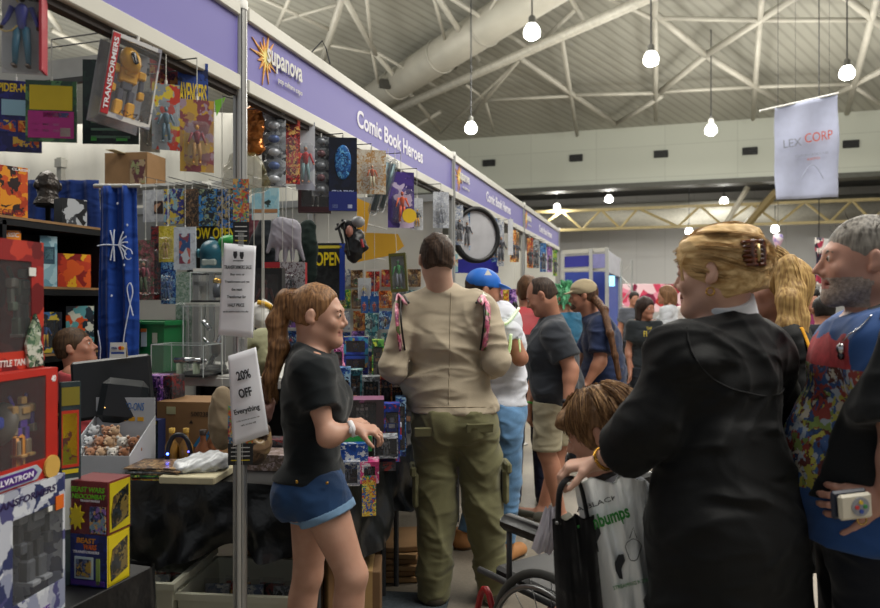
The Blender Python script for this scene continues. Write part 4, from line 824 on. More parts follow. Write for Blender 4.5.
# hair swept up: cap plus rolled twist
WB, WB2 = '#e6c690', '#b08a56'
P = lambda *a: [Vector(w.L(*q)) for q in a]
w.haircap(WB, WB2, t=.012, low=-.075, amp=.003, fr=110, seed=31, res=.0045, back=.010, scale=(50, 5, 40), dirn=(.3, 0, 1), extra=[El(w.h((0, -.085, .045)), np.array((.046, .036, .070)), M=w.HR, k=.03), El(w.h((0, -.068, -.035)), np.array((.058, .056, .062)), M=w.HR, k=.03), El(w.h((-.040, .035, .058)), np.array((.038, .046, .042)), M=w.HR, k=.03)])
def headpath(pts, t=.006):
    """path over the skull given as (azimuth from the face turning left, elevation) in degrees"""
    out = []
    for az, el, k in pts:
        k = min(k, 1.05); a, e = R(az), R(el); d = np.array((-math.sin(a)*math.cos(e), math.cos(a)*math.cos(e), math.sin(e))); out.append(Vector(w.h(np.array((0, -.018, .030))+d*np.array((.073+t, .100+t+.012, .086+t))*k)))
    return out
pth = [headpath([(8, 38, 1), (30, 45, 1.02), (70, 48, 1.03), (110, 42, 1.05), (150, 32, 1.1), (170, 20, 1.15)]), headpath([(20, 22, 1), (45, 25, 1.0), (80, 25, 1.02), (115, 15, 1.05), (150, 5, 1.12), (172, 0, 1.2)]), headpath([(30, 8, .98), (55, 12, 1.0), (85, 8, 1.02), (115, -6, 1.04), (145, -18, 1.08), (170, -12, 1.18)]),
       headpath([(60, -8, .96), (80, -14, .98), (105, -26, 1), (135, -34, 1.02), (165, -28, 1.1)]), headpath([(0, 55, 1), (-20, 70, 1.03), (180, 75, 1.05), (178, 50, 1.12), (176, 35, 1.18)]), headpath([(-20, 35, 1), (-60, 42, 1.02), (-110, 35, 1.04), (-160, 22, 1.12)]), headpath([(-40, 5, .98), (-80, 5, 1), (-120, -12, 1.04), (-160, -14, 1.12)]),
       headpath([(100, -38, .98), (140, -44, 1.0), (170, -36, 1.05), (185, -10, 1.18), (182, 20, 1.2)])]
w.strands(pth, '#e6c692', WB2, scale=(50, 5, 40), n=900, spread=.015, r=.0010, seed=12, spr_end=.010)
w.strands([P((742, 240, 1.95), (734, 232, 1.95), (728, 236, 1.94)), P((748, 246, 1.95), (752, 236, 1.95), (746, 230, 1.95)), P((748, 330, 1.9), (742, 318, 1.93), (744, 300, 1.93)), P((757, 336, 1.9), (750, 322, 1.93), (742, 305, 1.93)), P((683, 280, 1.9), (682, 262, 1.9), (690, 248, 1.9))], WB, WB2, n=36, spread=.008, r=.0012, seed=14, name='loose_hair')
clip = empty('x', (0, 0, 0)); bpy.data.objects.remove(clip)
TOR = mat('#5d2c14', .2, var=.7, vs=60, spec=.8)
b = MB(); CS = .72; cpos = Vector(w.h((-.052, -.112, .040)))
dn = Vector(w.hv((0, 0, -1))); rt_ = Vector(w.hv((.8, -.6, 0))); bk = Vector(w.hv((-.6, -.8, 0)))
for sx in (-1, 1):
    for k in range(6):
        t = (k-2.5)/2.5; base = cpos-dn*t*CS*.040+rt_*sx*CS*.004
        b.tube(bez([base+bk*CS*.012, base+rt_*sx*CS*.020+bk*CS*.014, base+rt_*sx*CS*.032-bk*CS*.006, base+rt_*sx*CS*.030-bk*CS*.024], 4), [.0055]*12+[.003], TOR, 6)
    b.tube(bez([cpos+dn*CS*.046+rt_*sx*CS*.018+bk*CS*.013, cpos+rt_*sx*CS*.024+bk*CS*.016, cpos-dn*CS*.046+rt_*sx*CS*.018+bk*CS*.013], 5), .0060, TOR, 6)
b.tube([cpos+dn*CS*.03+bk*CS*.014, cpos-dn*CS*.03+bk*CS*.014], .007, mat('#b9a070', .3, .8), 8)
o = b.build('hair_claw_clip', w.root, True); o['label'] = 'tortoiseshell claw clip'
b = MB(); ep = w.h((-.079, -.004, -.040)); b.tube([Vector(ep)+Vector(w.hv((0, math.cos(a)*.010, math.sin(a)*.010-.008))) for a in [i*math.pi/6 for i in range(13)]], .0022, mat('#c79a45', .25, 1), 6); b.build('hoop_earring', w.root, True)
b = MB(); a, c = Vector(J['elL']), Vector(J['wrL']); d = (c-a).normalized()
for k, (rr, m_) in enumerate(((.0022, mat('#c79a45', .25, 1)), (.0028, mat('#b98a3a', .3, 1)))):
    M_ = (d+Vector((.15*k, 0, .1))).normalized().to_track_quat('Z', 'Y').to_matrix(); b.tube([c-d*(.012+.010*k)+M_ @ Vector((math.cos(t)*.031, math.sin(t)*.031, 0)) for t in [i*math.pi/10 for i in range(21)]], rr, m_, 6)
b.build('gold_bracelet', w.root, True)
shoes(w, '#17181a')

# === second blonde woman, robe with yellow trim, facing left
v = Human('woman', 'woman with long loose blonde hair in a black robe with yellow trim', 783, 2.6, -78, H=1.66, fem=True, w=.95, hrot=(-4, 6, 0),
    J=dict(head=('px', 777, 290, 2.58), neck=('px', 781, 330, 2.6), shL=('px', 785, 350, 2.45), shR=('px', 778, 350, 2.75), chest=('px', 783, 375, 2.6), elL=('px', 800, 415, 2.42), wrL=('px', 792, 470, 2.36), elR=('px', 772, 415, 2.8), wrR=('px', 757, 450, 2.8), anL=('px', 790, 690, 2.5), anR=('px', 776, 690, 2.7)))
v.body([v.hand('L', (-.2, -.1, -1), (-1, .2, 0), curl=25), v.hand('R', (-1, 0, 0), (0, 0, -1), curl=30)], res=.0055, skinc='#bf8f7a')
v.brows('#8a6a44')
rb = v.torso(.022); J = v.J
rb += [Cp(J['waist'], J['pelvis'], .15, .17, n=(0, 1, 0), s=1.15, k=.06), Cp(J['pelvis'], (J['pelvis'][0], J['pelvis'][1], .60), .18, .20, n=(0, 1, 0), s=1.1, k=.06, cuts=[((0, 0, .56), (0, 0, -1))])]
for q in 'LR':
    e_ = J['el'+q]+(J['wr'+q]-J['el'+q])*.45; d_ = (J['wr'+q]-J['el'+q]); d_ /= np.linalg.norm(d_); rb += [Cp(J['sh'+q], J['el'+q], .07, .075, k=.06), Cp(J['el'+q], e_+d_*.05, .075, .095, k=.04, cuts=[(e_, d_)])]
v.cloth('black_robe', rb, RB, .0085, cuts=[(J['neck']+(0, 0, .02), (0, .3, 1))], f=folds(.009, 22, (.8, .3, .3), 22, .3))
YL = cloth('#d99a1c', .2)
rob = [c for c in v.root.children if c.name.startswith('black_robe')][0]
def onrobe(px, py):
    p0 = v.M @ Vector((0, 0, EYE)); d = (v.M @ at(px, py, 1)) - p0; ok, p, n, i = rob.ray_cast(p0, d.normalized()); return (p+n*.002) if ok else None
for seq in (((801, 328), (806, 340), (810, 352)), ((795, 392), (801, 403), (806, 412), (809, 414)), ((780, 426), (783, 434), (783, 446), (780, 452)), ((783, 326), (779, 334), (776, 342)), ((803, 412), (808, 408))):
    pp = [onrobe(*q) for q in seq]; pp = [p for p in pp if p is not None]
    if len(pp) > 1: b = MB(); b.tube(bez(pp, 5), .010, YL, 8, flat=.35); b.build('yellow_trim', v.root, True)['label'] = 'yellow trim band'
v.haircap('#cba86a', '#8a683c', t=.014, low=-.09, amp=.002, fr=110, seed=41, res=.0055, sideburn=True)
P = lambda *a: [Vector(v.L(*q)) for q in a]
lp = [P((776, 251, 2.56), (790, 262, 2.5), (798, 290, 2.48), (801, 318, 2.46), (800, 345, 2.45)), P((775, 254, 2.6), (785, 268, 2.5), (791, 300, 2.46), (794, 330, 2.45), (790, 352, 2.44)), P((770, 252, 2.6), (778, 265, 2.7), (794, 300, 2.65), (800, 325, 2.6), (802, 340, 2.58)), P((777, 250, 2.58), (782, 270, 2.52), (785, 300, 2.46), (784, 328, 2.44), (780, 345, 2.44))]
v.cloth('long_hair', [Cp(q[i], q[i+1], .024, .022, k=.03) for q in lp for i in range(1, 4)], hairmat('#cba86a', '#8a683c', (60, 60, 4)), .006, f=folds(.003, 80, (1, .3, 0), 15, .5))
v.strands(lp, '#d4b274', '#8a683c', n=220, spread=.022, r=.0018, seed=16, spr_end=.030)
shoes(v, '#17181a')

# === grey-haired man at the right edge
k = Human('man', 'grey-haired bearded man in a blue printed tee at the right edge', 872, 1.90, -72, H=1.715, w=1.12, fat=.022, hrot=(-4, 0, 0), hs=1.0,
    J=dict(head=('px', 862, 262, 1.88), neck=('px', 880, 314, 1.90), chest=('px', 868, 372, 1.9), waist=('px', 868, 450, 1.9), pelvis=('px', 874, 520, 1.9), shL=('px', 886, 350, 1.72), shR=('px', 866, 350, 2.08), elL=('px', 905, 450, 1.66), wrL=('px', 884, 500, 1.72), elR=('px', 846, 440, 2.14), wrR=('px', 848, 500, 2.08)))
k.body([k.hand('L', (-1, .1, -.05), (.15, .75, -.1), curl=30, thumb=10, sc=1.0), k.hand('R', (-.4, -.3, -1), (-.5, 0, 0), curl=25)], res=.0048, skinc='#bf8f7d', lips='#a86a62', beard='#a3948a')
k.brows('#8d8880')
SL = cloth('#2b4d84', .15, 300, .06)
tee = k.torso(.016)+[El(k.J['waist']+(0, .07, -.01), np.array((.14, .11, .18)), k=.06), Cp(k.J['pelvis']-(.06, -.03, .02), k.J['pelvis']+(.06, .03, -.02), .155, n=(0, 1, 0), s=1.05, k=.05), Cp(k.J['neck']+(0, .0, -.03), k.J['neck']+(0, .012, .03), .088, .078, k=.05)]+k.sleeve('L', .6, .02, .03)+k.sleeve('R', .6, .02, .03)
c0 = k.L(846, 420, 1.7); PR = printed(['#a8a448', '#3a5688', '#b8b0a0', '#8a3a34', '#5a2a26', '#2c3c60', '#768a48', '#2a4a7c', '#9aa4b0', '#502820'], 25, 6, .8, 1.4); RD = mat('#a83a40', .8, var=.25, vs=60)
zt, zm, zb = k.L(846, 338, 1.75)[2], k.L(846, 368, 1.75)[2], k.L(846, 502, 1.75)[2]
def teem(P):
    a = np.zeros(len(P)); fr = P[:, 1] > -.01; a[fr & (P[:, 2] < zt+.01*np.sin(P[:, 0]*60)) & (P[:, 2] > zm) & (np.abs(P[:, 0]+.04) < .18)] = 1; a[fr & (P[:, 2] <= zm) & (P[:, 2] > zb+.012*np.sin(P[:, 0]*40)) & (np.abs(P[:, 0]+.06) < .20)] = 2; return a
kt = k.cloth('tee_shirt', tee, None, .006, mats=[SL, RD, PR], matfn=teem, cuts=[(k.L(850, 534, 1.9), (0, 0, -1)), (k.J['neck']+(0, 0, .03), (0, .38, 1))], f=folds(.005, 22, (.3, .2, 1), 33, .3)); kt['label'] = 'blue tee with a busy coloured print'
vest = inflate(k.torso(.028)+k.sleeve('L', .72, .034, .046)+k.sleeve('R', .72, .034, .046)+[Cp(k.J['pelvis']-(.07, .02, .02), k.J['pelvis']+(.07, -.02, -.02), .155, n=(0, 1, 0), s=1.1, k=.05)], .0)
p1, p2 = k.L(866, 310, 1.74), k.L(838, 420, 1.70)
k.cloth('open_overshirt', vest, cloth('#15181b', .2), .007, cuts=[(k.L(850, 490, 1.9), (0, 0, -1)), (k.J['neck']+(0, 0, .03), (0, .4, 1)), (k.L(843, 420, 1.74), (0, 1, .30))], f=folds(.005, 24, (.2, .3, 1), 34))
tr = inflate(k.torso(0), .012)
for q in 'LR': tr += k.leg(q, .025, .04)
k.cloth('trousers', tr, cloth('#14171f'), .008, cuts=[(k.L(860, 522, 1.9), (0, 0, 1)), ((0, 0, .04), (0, 0, -1))], f=folds(.007, 24, (.3, .2, 1), 35)); shoes(k, '#20201f')
k.haircap('#9a958d', '#5c5853', t=.007, low=-.045, sideburn=False, amp=.0015, fr=100, seed=36, res=.0048)
k.strands([[Vector(k.h((x, y, z))), Vector(k.h((x*1.12, y*1.1, z*1.12+.004)))] for (x, y, z) in [(random.Random(i).uniform(-.07, .07), random.Random(i+99).uniform(-.10, .05), 0.06+.05*random.Random(i+7).random()) for i in range(60)]], '#96918a', '#4c4843', n=300, spread=.008, r=.0009, seed=18, spr_end=.010)
pass
b = MB(); CH = mat('#c2c2c6', .2, 1); 
def onk(px, py):
    p0 = k.M @ Vector((0, 0, EYE)); d = (k.M @ at(px, py, 1)) - p0; ok, p, n, i = kt.ray_cast(p0, d.normalized()); return (p+n*.004) if ok else Vector(k.L(px, py, 1.7))
b.tube(bez([onk(872, 316), onk(861, 328), onk(850, 336), onk(845, 342)], 5), .0018, CH, 5); c = onk(843, 349); b.ball(c, (.012, .012, .015), CH, 10); b.ball(c+Vector((0, 0, -.016)), (.009, .009, .011), mat('#4a4a50', .2, .9), 8); b.build('pendant_necklace', k.root, True)
# round emblem with a star low on the print, built as a flat patch on the shirt
dev = empty('handheld_case', at(853, 505, 1.60), ALPHA+R(8), 'cream handheld case with a round pad of coloured buttons, held at right', 'handheld case', ry=R(-4))
b = MB(); b.box((0, .014, 0), (.086, .012, .062), mat('#1c2438', .4), bev=.005); b.build('back_shell', dev)
b = MB(); b.box((.004, 0, -.003), (.078, .014, .056), mat('#cfc8b6', .45, var=.04), bev=.005); b.build('front_shell', dev)
b = MB(); Mf = Euler((math.pi/2, 0, 0)).to_matrix(); b.lathe([(0, .009), (.021, .009), (.021, .006)], mat('#8d8f98', .5), c=(.012, 0, -.003), rot=Mf, n=24); b.build('button_pad', dev)
for dx, dz, cc_ in ((-.010, 0, '#c0383a'), (.010, 0, '#3a8a4a'), (0, .010, '#d8b83a'), (0, -.010, '#2c4a9c')):
    b = MB(); b.lathe([(0, .012), (.0045, .012), (.0045, .008)], mat(cc_, .4, var=0), c=(.012+dx, 0, -.003+dz), rot=Mf, n=14); b.build('button', dev)
b = MB(); b.tube([Vector(k.L(862, 520, 1.68))+Vector(k.M.to_3x3() @ (RGT*math.cos(t)*.0105+Vector((0, 0, math.sin(t)*.0105)))) for t in [i*math.pi/8 for i in range(17)]], .002, mat('#d0ad60', .2, 1), 6); b.build('ring', k.root, True)

# === child in the wheelchair (head only shows above the bags)
c_ = Human('child', 'child with ruffled light-brown hair sitting in the wheelchair', 600, 2.22, -62, H=1.30, w=.9, hrot=(-6, -22, 0), hs=1.08, J=dict(head=('px', 600, 432, 2.22), neck=('px', 612, 476, 2.24), shL=('px', 630, 500, 2.1), shR=('px', 606, 500, 2.4), chest=('px', 622, 530, 2.24), waist=('px', 626, 575, 2.24), pelvis=('px', 632, 625, 2.24),
     elL=('px', 622, 575, 2.05), elR=('px', 600, 575, 2.45), wrL=('px', 604, 600, 2.05), wrR=('px', 590, 600, 2.45), hiL=('px', 630, 636, 2.15), hiR=('px', 618, 636, 2.34), knL=('px', 510, 640, 2.15), knR=('px', 505, 640, 2.36), anL=('px', 492, 740, 2.16), anR=('px', 490, 740, 2.36)))
c_.J['anL'][2] = .16; c_.J['anR'][2] = .16
c_.body([c_.hand('L', (-1, 0, 0), (0, 0, -1)), c_.hand('R', (-1, 0, 0), (0, 0, -1))], res=.006, skinc='#c29079')
c_.brows('#7a5a3a')
c_.haircap('#947250', '#5a4028', t=.022, low=-.07, amp=.004, fr=60, seed=51, res=.005, dirn=(0, 1, .7), extra=[El(c_.h((0, .075, .065)), np.array((.06, .04, .025)), M=c_.HR, k=.03)])
rng = random.Random(5); hp = []
for i in range(60):
    az = rng.uniform(-3.1, 3.1); el0 = rng.uniform(.5, 1.2); pts_ = []
    for t in range(4):
        el = el0-t*.33; rr = 1.06+.01*t; pts_.append(Vector(c_.h((math.sin(az)*math.cos(el)*.097*rr, -.018+math.cos(az)*math.cos(el)*.115*rr, .03+math.sin(el)*.108*rr))))
    if not (abs(az) < 1.0 and el0 < .9): hp.append(pts_)
c_.strands(hp, '#a88458', '#6a4a30', n=1100, spread=.012, r=.0014, seed=20, spr_end=.014)
c_.cloth('grey_tee', c_.torso(.014)+c_.sleeve('L')+c_.sleeve('R'), cloth('#6a6e74'), .009, cuts=[(c_.J['neck']+(0, 0, .02), (0, .25, 1))])
tr = inflate(c_.torso(0)[:3], .012)
for q in 'LR': tr += c_.leg(q, .014, .026)
c_.cloth('trousers', tr, cloth('#2a3448'), .009, cuts=[((0, 0, .20), (0, 0, -1))])
for q in 'LR': 
    a = c_.J['an'+q]; b = MB(); b.box((a[0], a[1]+.05, a[2]-.05), (.085, .23, .08), mat('#333638', .6), bev=.03); b.build('shoe', c_.root, True)

# === boy inside the booth
y = Human('boy', 'boy in a coral red tee inside the booth by the dark bookcase', 82, 3.95, 82, H=1.33, w=.9, hrot=(0, 14, 0), hs=1.0, J=dict(head=('px', 76, 348, 3.95), neck=('px', 80, 377, 3.95)))
y.body([y.hand('L', (0, 0, -1), (1, 0, 0)), y.hand('R', (0, 0, -1), (-1, 0, 0))], res=.007, skinc='#b47c64')
y.brows('#5a4030'); y.haircap('#5c4530', '#32241a', t=.010, low=-.06, seed=52, res=.006)
y.cloth('red_tee', y.torso(.016)+y.sleeve('L')+y.sleeve('R'), cloth('#b2474c'), .009, cuts=[((0, 0, .66), (0, 0, -1)), (y.J['neck']+(0, 0, .03), (0, .25, 1))], f=folds(.006, 30, (.3, .2, 1), 53))
tr = inflate(y.torso(0), .010)
for q in 'LR': tr += y.leg(q, .014, .02)
y.cloth('shorts', tr, cloth('#23262e'), .01, cuts=[((0, 0, .73), (0, 0, 1)), ((0, 0, .35), (0, 0, -1))]); shoes(y, '#3a3a3e')

# === far crowd
def crowd(px, py, Z, hd, H, label, shirt, hair, trous='#1e222a', skinc='#b07a60', longhair=0, female=False, t=.012, dy=None, hr=(0, 0, 0), vest=None, print_=None):
    top = EYE-(py-304)*Z/F_PX; H = top/1.0
    h = Human('person', label, px, Z, hd, H=H, w=1.0 if not female else .9, fem=female, hrot=hr); r = .011
    h.body([h.hand('L', (0, 0, -1), (1, 0, 0)), h.hand('R', (0, 0, -1), (-1, 0, 0))], res=.011, skinc=skinc)
    ex = []
    if longhair:
        ex = [Cp(h.h((sx*.06, -.03, .0)), h.h((sx*.075, -.02, -longhair)), .035, .03, k=.03) for sx in (-1, 1)]+[Cp(h.h((0, -.08, 0)), h.h((0, -.08, -longhair)), .06, .05, k=.03)]
        h.cloth('hair', [El(h.h((0, -.018, .030)), np.array((.073+t, .092+t, .086+t)), M=h.HR, k=.01)]+[El(h.h((0, .098, -.045)), np.array((.062, .075, .094)), M=h.HR, op='s', k=.012)]+ex, hairmat(hair), .008, f=folds(.004, 60, (1, 0, .2), 3))
    else: h.haircap(hair, t=t, low=-.06, res=.009, seed=3)
    sh_ = h.torso(.018)+h.sleeve('L')+h.sleeve('R'); z0 = .93*h.u; cu = [((0, 0, z0-.06), (0, 0, -1)), (h.J['neck']+(0, 0, .03), (0, .25, 1))]
    h.cloth('shirt', sh_, cloth(shirt), .011, cuts=cu)
    if vest: h.cloth('waistcoat', h.torso(.026), cloth(vest), .011, cuts=cu)
    tr = inflate(h.torso(0), .012)
    for q in 'LR': tr += h.leg(q, .014, .03)
    h.cloth('trousers', tr, cloth(trous), .012, cuts=[((0, 0, z0), (0, 0, 1)), ((0, 0, .04), (0, 0, -1))]); shoes(h, '#2a2a2c', res=.011)
    return h
f1 = crowd(645, 299, 7.6, 172, 1.5, 'dark-haired girl in a dark tee with yellow writing, far down the aisle', '#23282c', '#33221c', female=True, longhair=.13, skinc='#a4705a', hr=(-20, -6, 0))
pz = f1.J['chest']; lettering('FLASH', (.16, .06), mat('#d8c040', .6), f1.root, (0, pz[1]+.150, pz[2]+.03), rot=(math.pi/2-.05, 0, math.pi)); lettering('THE', (.06, .03), mat('#d8c040', .6), f1.root, (0.02, pz[1]+.146, pz[2]+.085), rot=(math.pi/2, 0, math.pi))
b = MB(); b.prism([(-.05, -.08), (.02, -.07), (.05, .0), (.03, .06), (-.02, .05), (-.06, .0)], 0, .004, mat('#b03038', .7)); o = b.build('shirt_print', f1.root); o.location = (-.03, pz[1]+.145, pz[2]-.07)
crowd(668, 286, 9.0, -60, 1.6, 'person in a white top right behind the far dark-haired girl', '#c8ccd2', '#8a6444', female=True, longhair=.10)
crowd(688, 290, 10.5, 150, 1.6, 'person with light reddish hair in a pale top, far behind, left of the robed woman', '#c8c0bc', '#9a6a48', female=True, longhair=.10)
crowd(634, 292, 11.5, 180, 1.6, 'small distant person in grey, left of the dark-haired girl', '#5a5e68', '#2c221c')
crowd(812, 290, 7.5, 200, 1.6, 'person with dark curly hair in the crowd just left of the grey-haired man', '#7a2a52', '#17120f', t=.02)
crowd(824, 298, 5.6, 10, 1.55, 'person in a white shirt and dark waistcoat seen from behind, beside the yellow-trimmed robe', '#c9ccd4', '#1c1512', vest='#1d2027')
crowd(702, 298, 8.2, 30, 1.6, 'person with brown hair partly hidden by the head of the woman in the plain robe', '#d0d2d8', '#7a5436')
h_ = crowd(566, 288, 6.6, -40, 1.6, 'person in a fluffy pale green wig behind the balding man', '#2f6a8a', '#7fcf9c', t=.022)
h_.strands([[Vector(h_.h(np.array((math.sin(a)*math.cos(e), math.cos(a)*math.cos(e), math.sin(e)))*.09+np.array((0, -.02, .03)))), Vector(h_.h(np.array((math.sin(a)*math.cos(e), math.cos(a)*math.cos(e), math.sin(e)))*.17+np.array((0, -.03, .01))))] for a in [i*.7 for i in range(9)] for e in (-.6, -.1, .4, .9, 1.3) if not (abs(math.sin(a/2)) < .35 and e < .5)], '#8fe0ae', '#4f9a70', n=260, spread=.02, r=.005, seed=8)
# ---------------------------------------------------------------- stall furniture
PLA = mat('#141618', .3, bump=.7, bs=5, var=.1, spec=.55, dist=.03); BRD = mat('#8f6d48', .75, bump=.1, bs=30); BRDD = mat('#6d5236', .8)
def table(name, x0, x1, y0, y1, z, label, top=BLK, th=.03):
    t = empty(name, ((x0+x1)/2, (y0+y1)/2, 0), label=label, cat='table'); w, d = x1-x0, y1-y0
    b = MB(); b.box((0, 0, z-th/2), (w, d, th), top, bev=.006); b.build('table_top', t)
    for sx in (-1, 1):
        for sy in (-1, 1): b = MB(); b.tube([(sx*(w/2-.08), sy*(d/2-.08), 0), (sx*(w/2-.08), sy*(d/2-.08), z-th)], .014, DGREY, 8); b.build('leg', t)
    return t
def drape(path, z0, z1, label, seed=1, amp=.025, rag=.05, over=None, cat='table cover'):
    rng = random.Random(seed); P = [Vector((*p, 0)) for p in path]; seg = [(P[i+1]-P[i]).length for i in range(len(P)-1)]; T = sum(seg); b = MB()
    ph = [rng.random()*6 for _ in range(6)]
    def f(u, v):
        s = u*T; i = 0
        while i < len(seg)-1 and s > seg[i]: s -= seg[i]; i += 1
        d = (P[i+1]-P[i]).normalized(); n = Vector((d.y, -d.x, 0)); q = P[i]+d*s; x = u*T
        zb = z1+rag*(math.sin(x*5+ph[0])+.6*math.sin(x*11+ph[1])+.3*math.sin(x*23+ph[2]))
        o = .012+amp*v*(1+math.sin(x*17+ph[3]+v*2.2)+.5*math.sin(x*37+ph[4]-v*3))+.012*math.sin(v*9+x*13+ph[5])*v
        return q+n*o+Vector((0, 0, z0+(zb-z0)*v))
    b.grid(f, int(T*50), 22, PLA)
    if over: b.box(over[0], over[1], PLA)
    o = b.build('table_cover', smooth=True); tag(o, label, cat); o['category'] = 'table cover'; return o
table('trestle_table', -2.72, -1.25, 2.55, 3.42, .74, 'black-topped trestle table behind the nearest post, piled with comics and boxes')
table('trestle_table', -1.86, -1.25, 3.44, 4.76, .74, 'black-topped trestle table beside the beige-shirted man, piled with toy boxes')
table('trestle_table', -2.75, -1.53, 1.05, 1.90, .64, 'low black table under the stack of large boxed robots at the left edge')
drape([(-2.72, 2.55), (-1.25, 2.55), (-1.25, 4.76)], .745, .44, 'shiny black plastic sheet hanging ragged from the table behind the nearest post', 3)
drape([(-2.75, 1.05), (-1.53, 1.05), (-1.53, 1.90), (-2.3, 1.90)], .645, .10, 'shiny black plastic sheet hanging from the low table at the left edge', 8, rag=.02)
table('trestle_table', -2.1, -1.55, 4.95, 7.3, .78, 'trestle table of the second bay, behind the beige-shirted man'); drape([(-1.55, 4.95), (-1.55, 7.3)], .785, .1, 'black sheet hanging from the table of the second bay', 5, rag=.02)
# raised white counter
ct = empty('white_counter', (-2.5, 3.95, 0), label='white counter top on dark legs behind the main table, carrying the clear display cases', cat='counter')
b = MB(); b.box((0, 0, 1.045), (1.24, .85, .03), WHT, bev=.006); b.box((0, -.42, 1.02), (1.24, .02, .05), WHT, bev=.004); b.build('counter_top', ct)
for sx in (-1, 1):
    for sy in (-1, 1): b = MB(); b.box((sx*.58, sy*.36, .51), (.04, .04, 1.02), BLK); b.build('leg', ct)
b = MB(); b.box((0, .38, .6), (1.2, .01, .8), mat('#1b1d22', .8)); b.build('back_sheet', ct)
# dark bookcase against the left side
bk = empty('bookcase', (-3.55, 3.15, 0), label='black open bookcase with pale worn shelf edges behind the boy', cat='bookcase')
b = MB(); b.box((-.17, 0, .95), (.02, 1.1, 1.92), BLK); b.build('back_panel', bk)
for y_ in (-.56, -.14, .56): b = MB(); b.box((0, y_, .95), (.36, .025, 1.92), BLK); b.build('side_panel', bk)
for z_ in (.1, .45, .80, 1.15, 1.535, 1.91):
    b = MB(); b.box((0, 0, z_), (.36, 1.12, .05), BLK); b.box((.182, 0, z_+.018), (.004, 1.12, .014), BRD); b.build('shelf', bk)
# blue cloths
def hang_cloth(name, x0, y0, x1, y1, Z, m, label, yaw=17, fr=3, amp=.04, cat='cloth', deco=None):
    p = at((x0+x1)/2, y1, Z); w_ = (x1-x0)*Z/F_PX; h_ = (y1-y0)*Z/F_PX; r = empty(name, p, R(yaw), label, cat)
    b = MB(); b.grid(lambda u, v: ((u-.5)*w_*(1+.05*math.sin(v*5)), amp*math.sin(u*fr*6.28+v*1.5)+amp*.4*math.sin(u*fr*14+1), h_*v), 40, 20, m); b.build('cloth', r, True, solid=.004); return r, w_, h_
BLU = cloth('#143c8c', .15, 200, .06)
r_, w_, h_ = hang_cloth('blue_banner', 98, 186, 137, 366, 4.15, BLU, 'royal blue cloth with a white branching emblem, hanging beside the bookcase', fr=2.2, amp=.018)
WC = mat('#c9d2e4', .8)
b = MB()
def q(x, z): return Vector((x*w_, -.026, z*h_))
b.tube([q(-.46, .665), q(-.30, .672), q(0, .67), (q(.15, .668))], .004, WC, 6)
for a in (-60, -35, -12, 12, 35, 60, 85, -85, 110, -110):
    e = Vector((math.cos(R(a))*.05, 0, math.sin(R(a))*.085)); s0 = q(-.05, .668) if abs(a) > 80 else q(.08, .668); b.tube(bez([s0, s0+e*.5+Vector((0, 0, .008)), s0+e], 4), [.004]*8+[.002], WC, 5); b.ball(s0+e, (.005, .003, .007), WC, 6)
for (x, z) in ((.3, .78), (.22, .56), (-.1, .39), (.05, .9)): b.ball(q(x, z), (.006, .003, .008), WC, 6)
b.tube(bez([q(.45, .28), q(.3, .42), q(.38, .46), q(.44, .41), q(.36, .33), q(.2, .12), q(.35, .02)], 5), .0035, WC, 5); b.tube([q(.33+.1*math.cos(t), .62+.03*math.sin(t)) for t in [i*.5 for i in range(12)]], .003, WC, 5); b.tube([q(-.45, .2), q(-.38, .1), q(-.4, .02)], .003, WC, 5)
b.build('white_emblem', r_)
b = MB(); p = at(117, 186, 4.15)-r_.location; 
b.tube([(-w_*.6, 0, h_), (w_*.6, 0, h_)], .012, ALU, 8); b.tube([(0, .06, h_), (0, .06, -r_.location.z)], .012, ALU, 8); b.tube([(0, 0, h_), (0, .06, h_)], .012, ALU, 8); b.box((0, .06, -r_.location.z+.01), (.3, .3, .02), BLK); b.build('stand', r_)
r_, w_, h_ = hang_cloth('blue_drape', 24, 180, 100, 262, 4.9, cloth('#15306e', .15, 200, .06), 'dark blue drape hung behind the top of the bookcase', fr=4, amp=.01)
b = MB(); b.tube([(-w_/2, .01, 0), (-w_/2, .01, -r_.location.z)], .012, ALU, 8); b.tube([(w_/2, .01, 0), (w_/2, .01, -r_.location.z)], .012, ALU, 8); b.build('stand', r_)

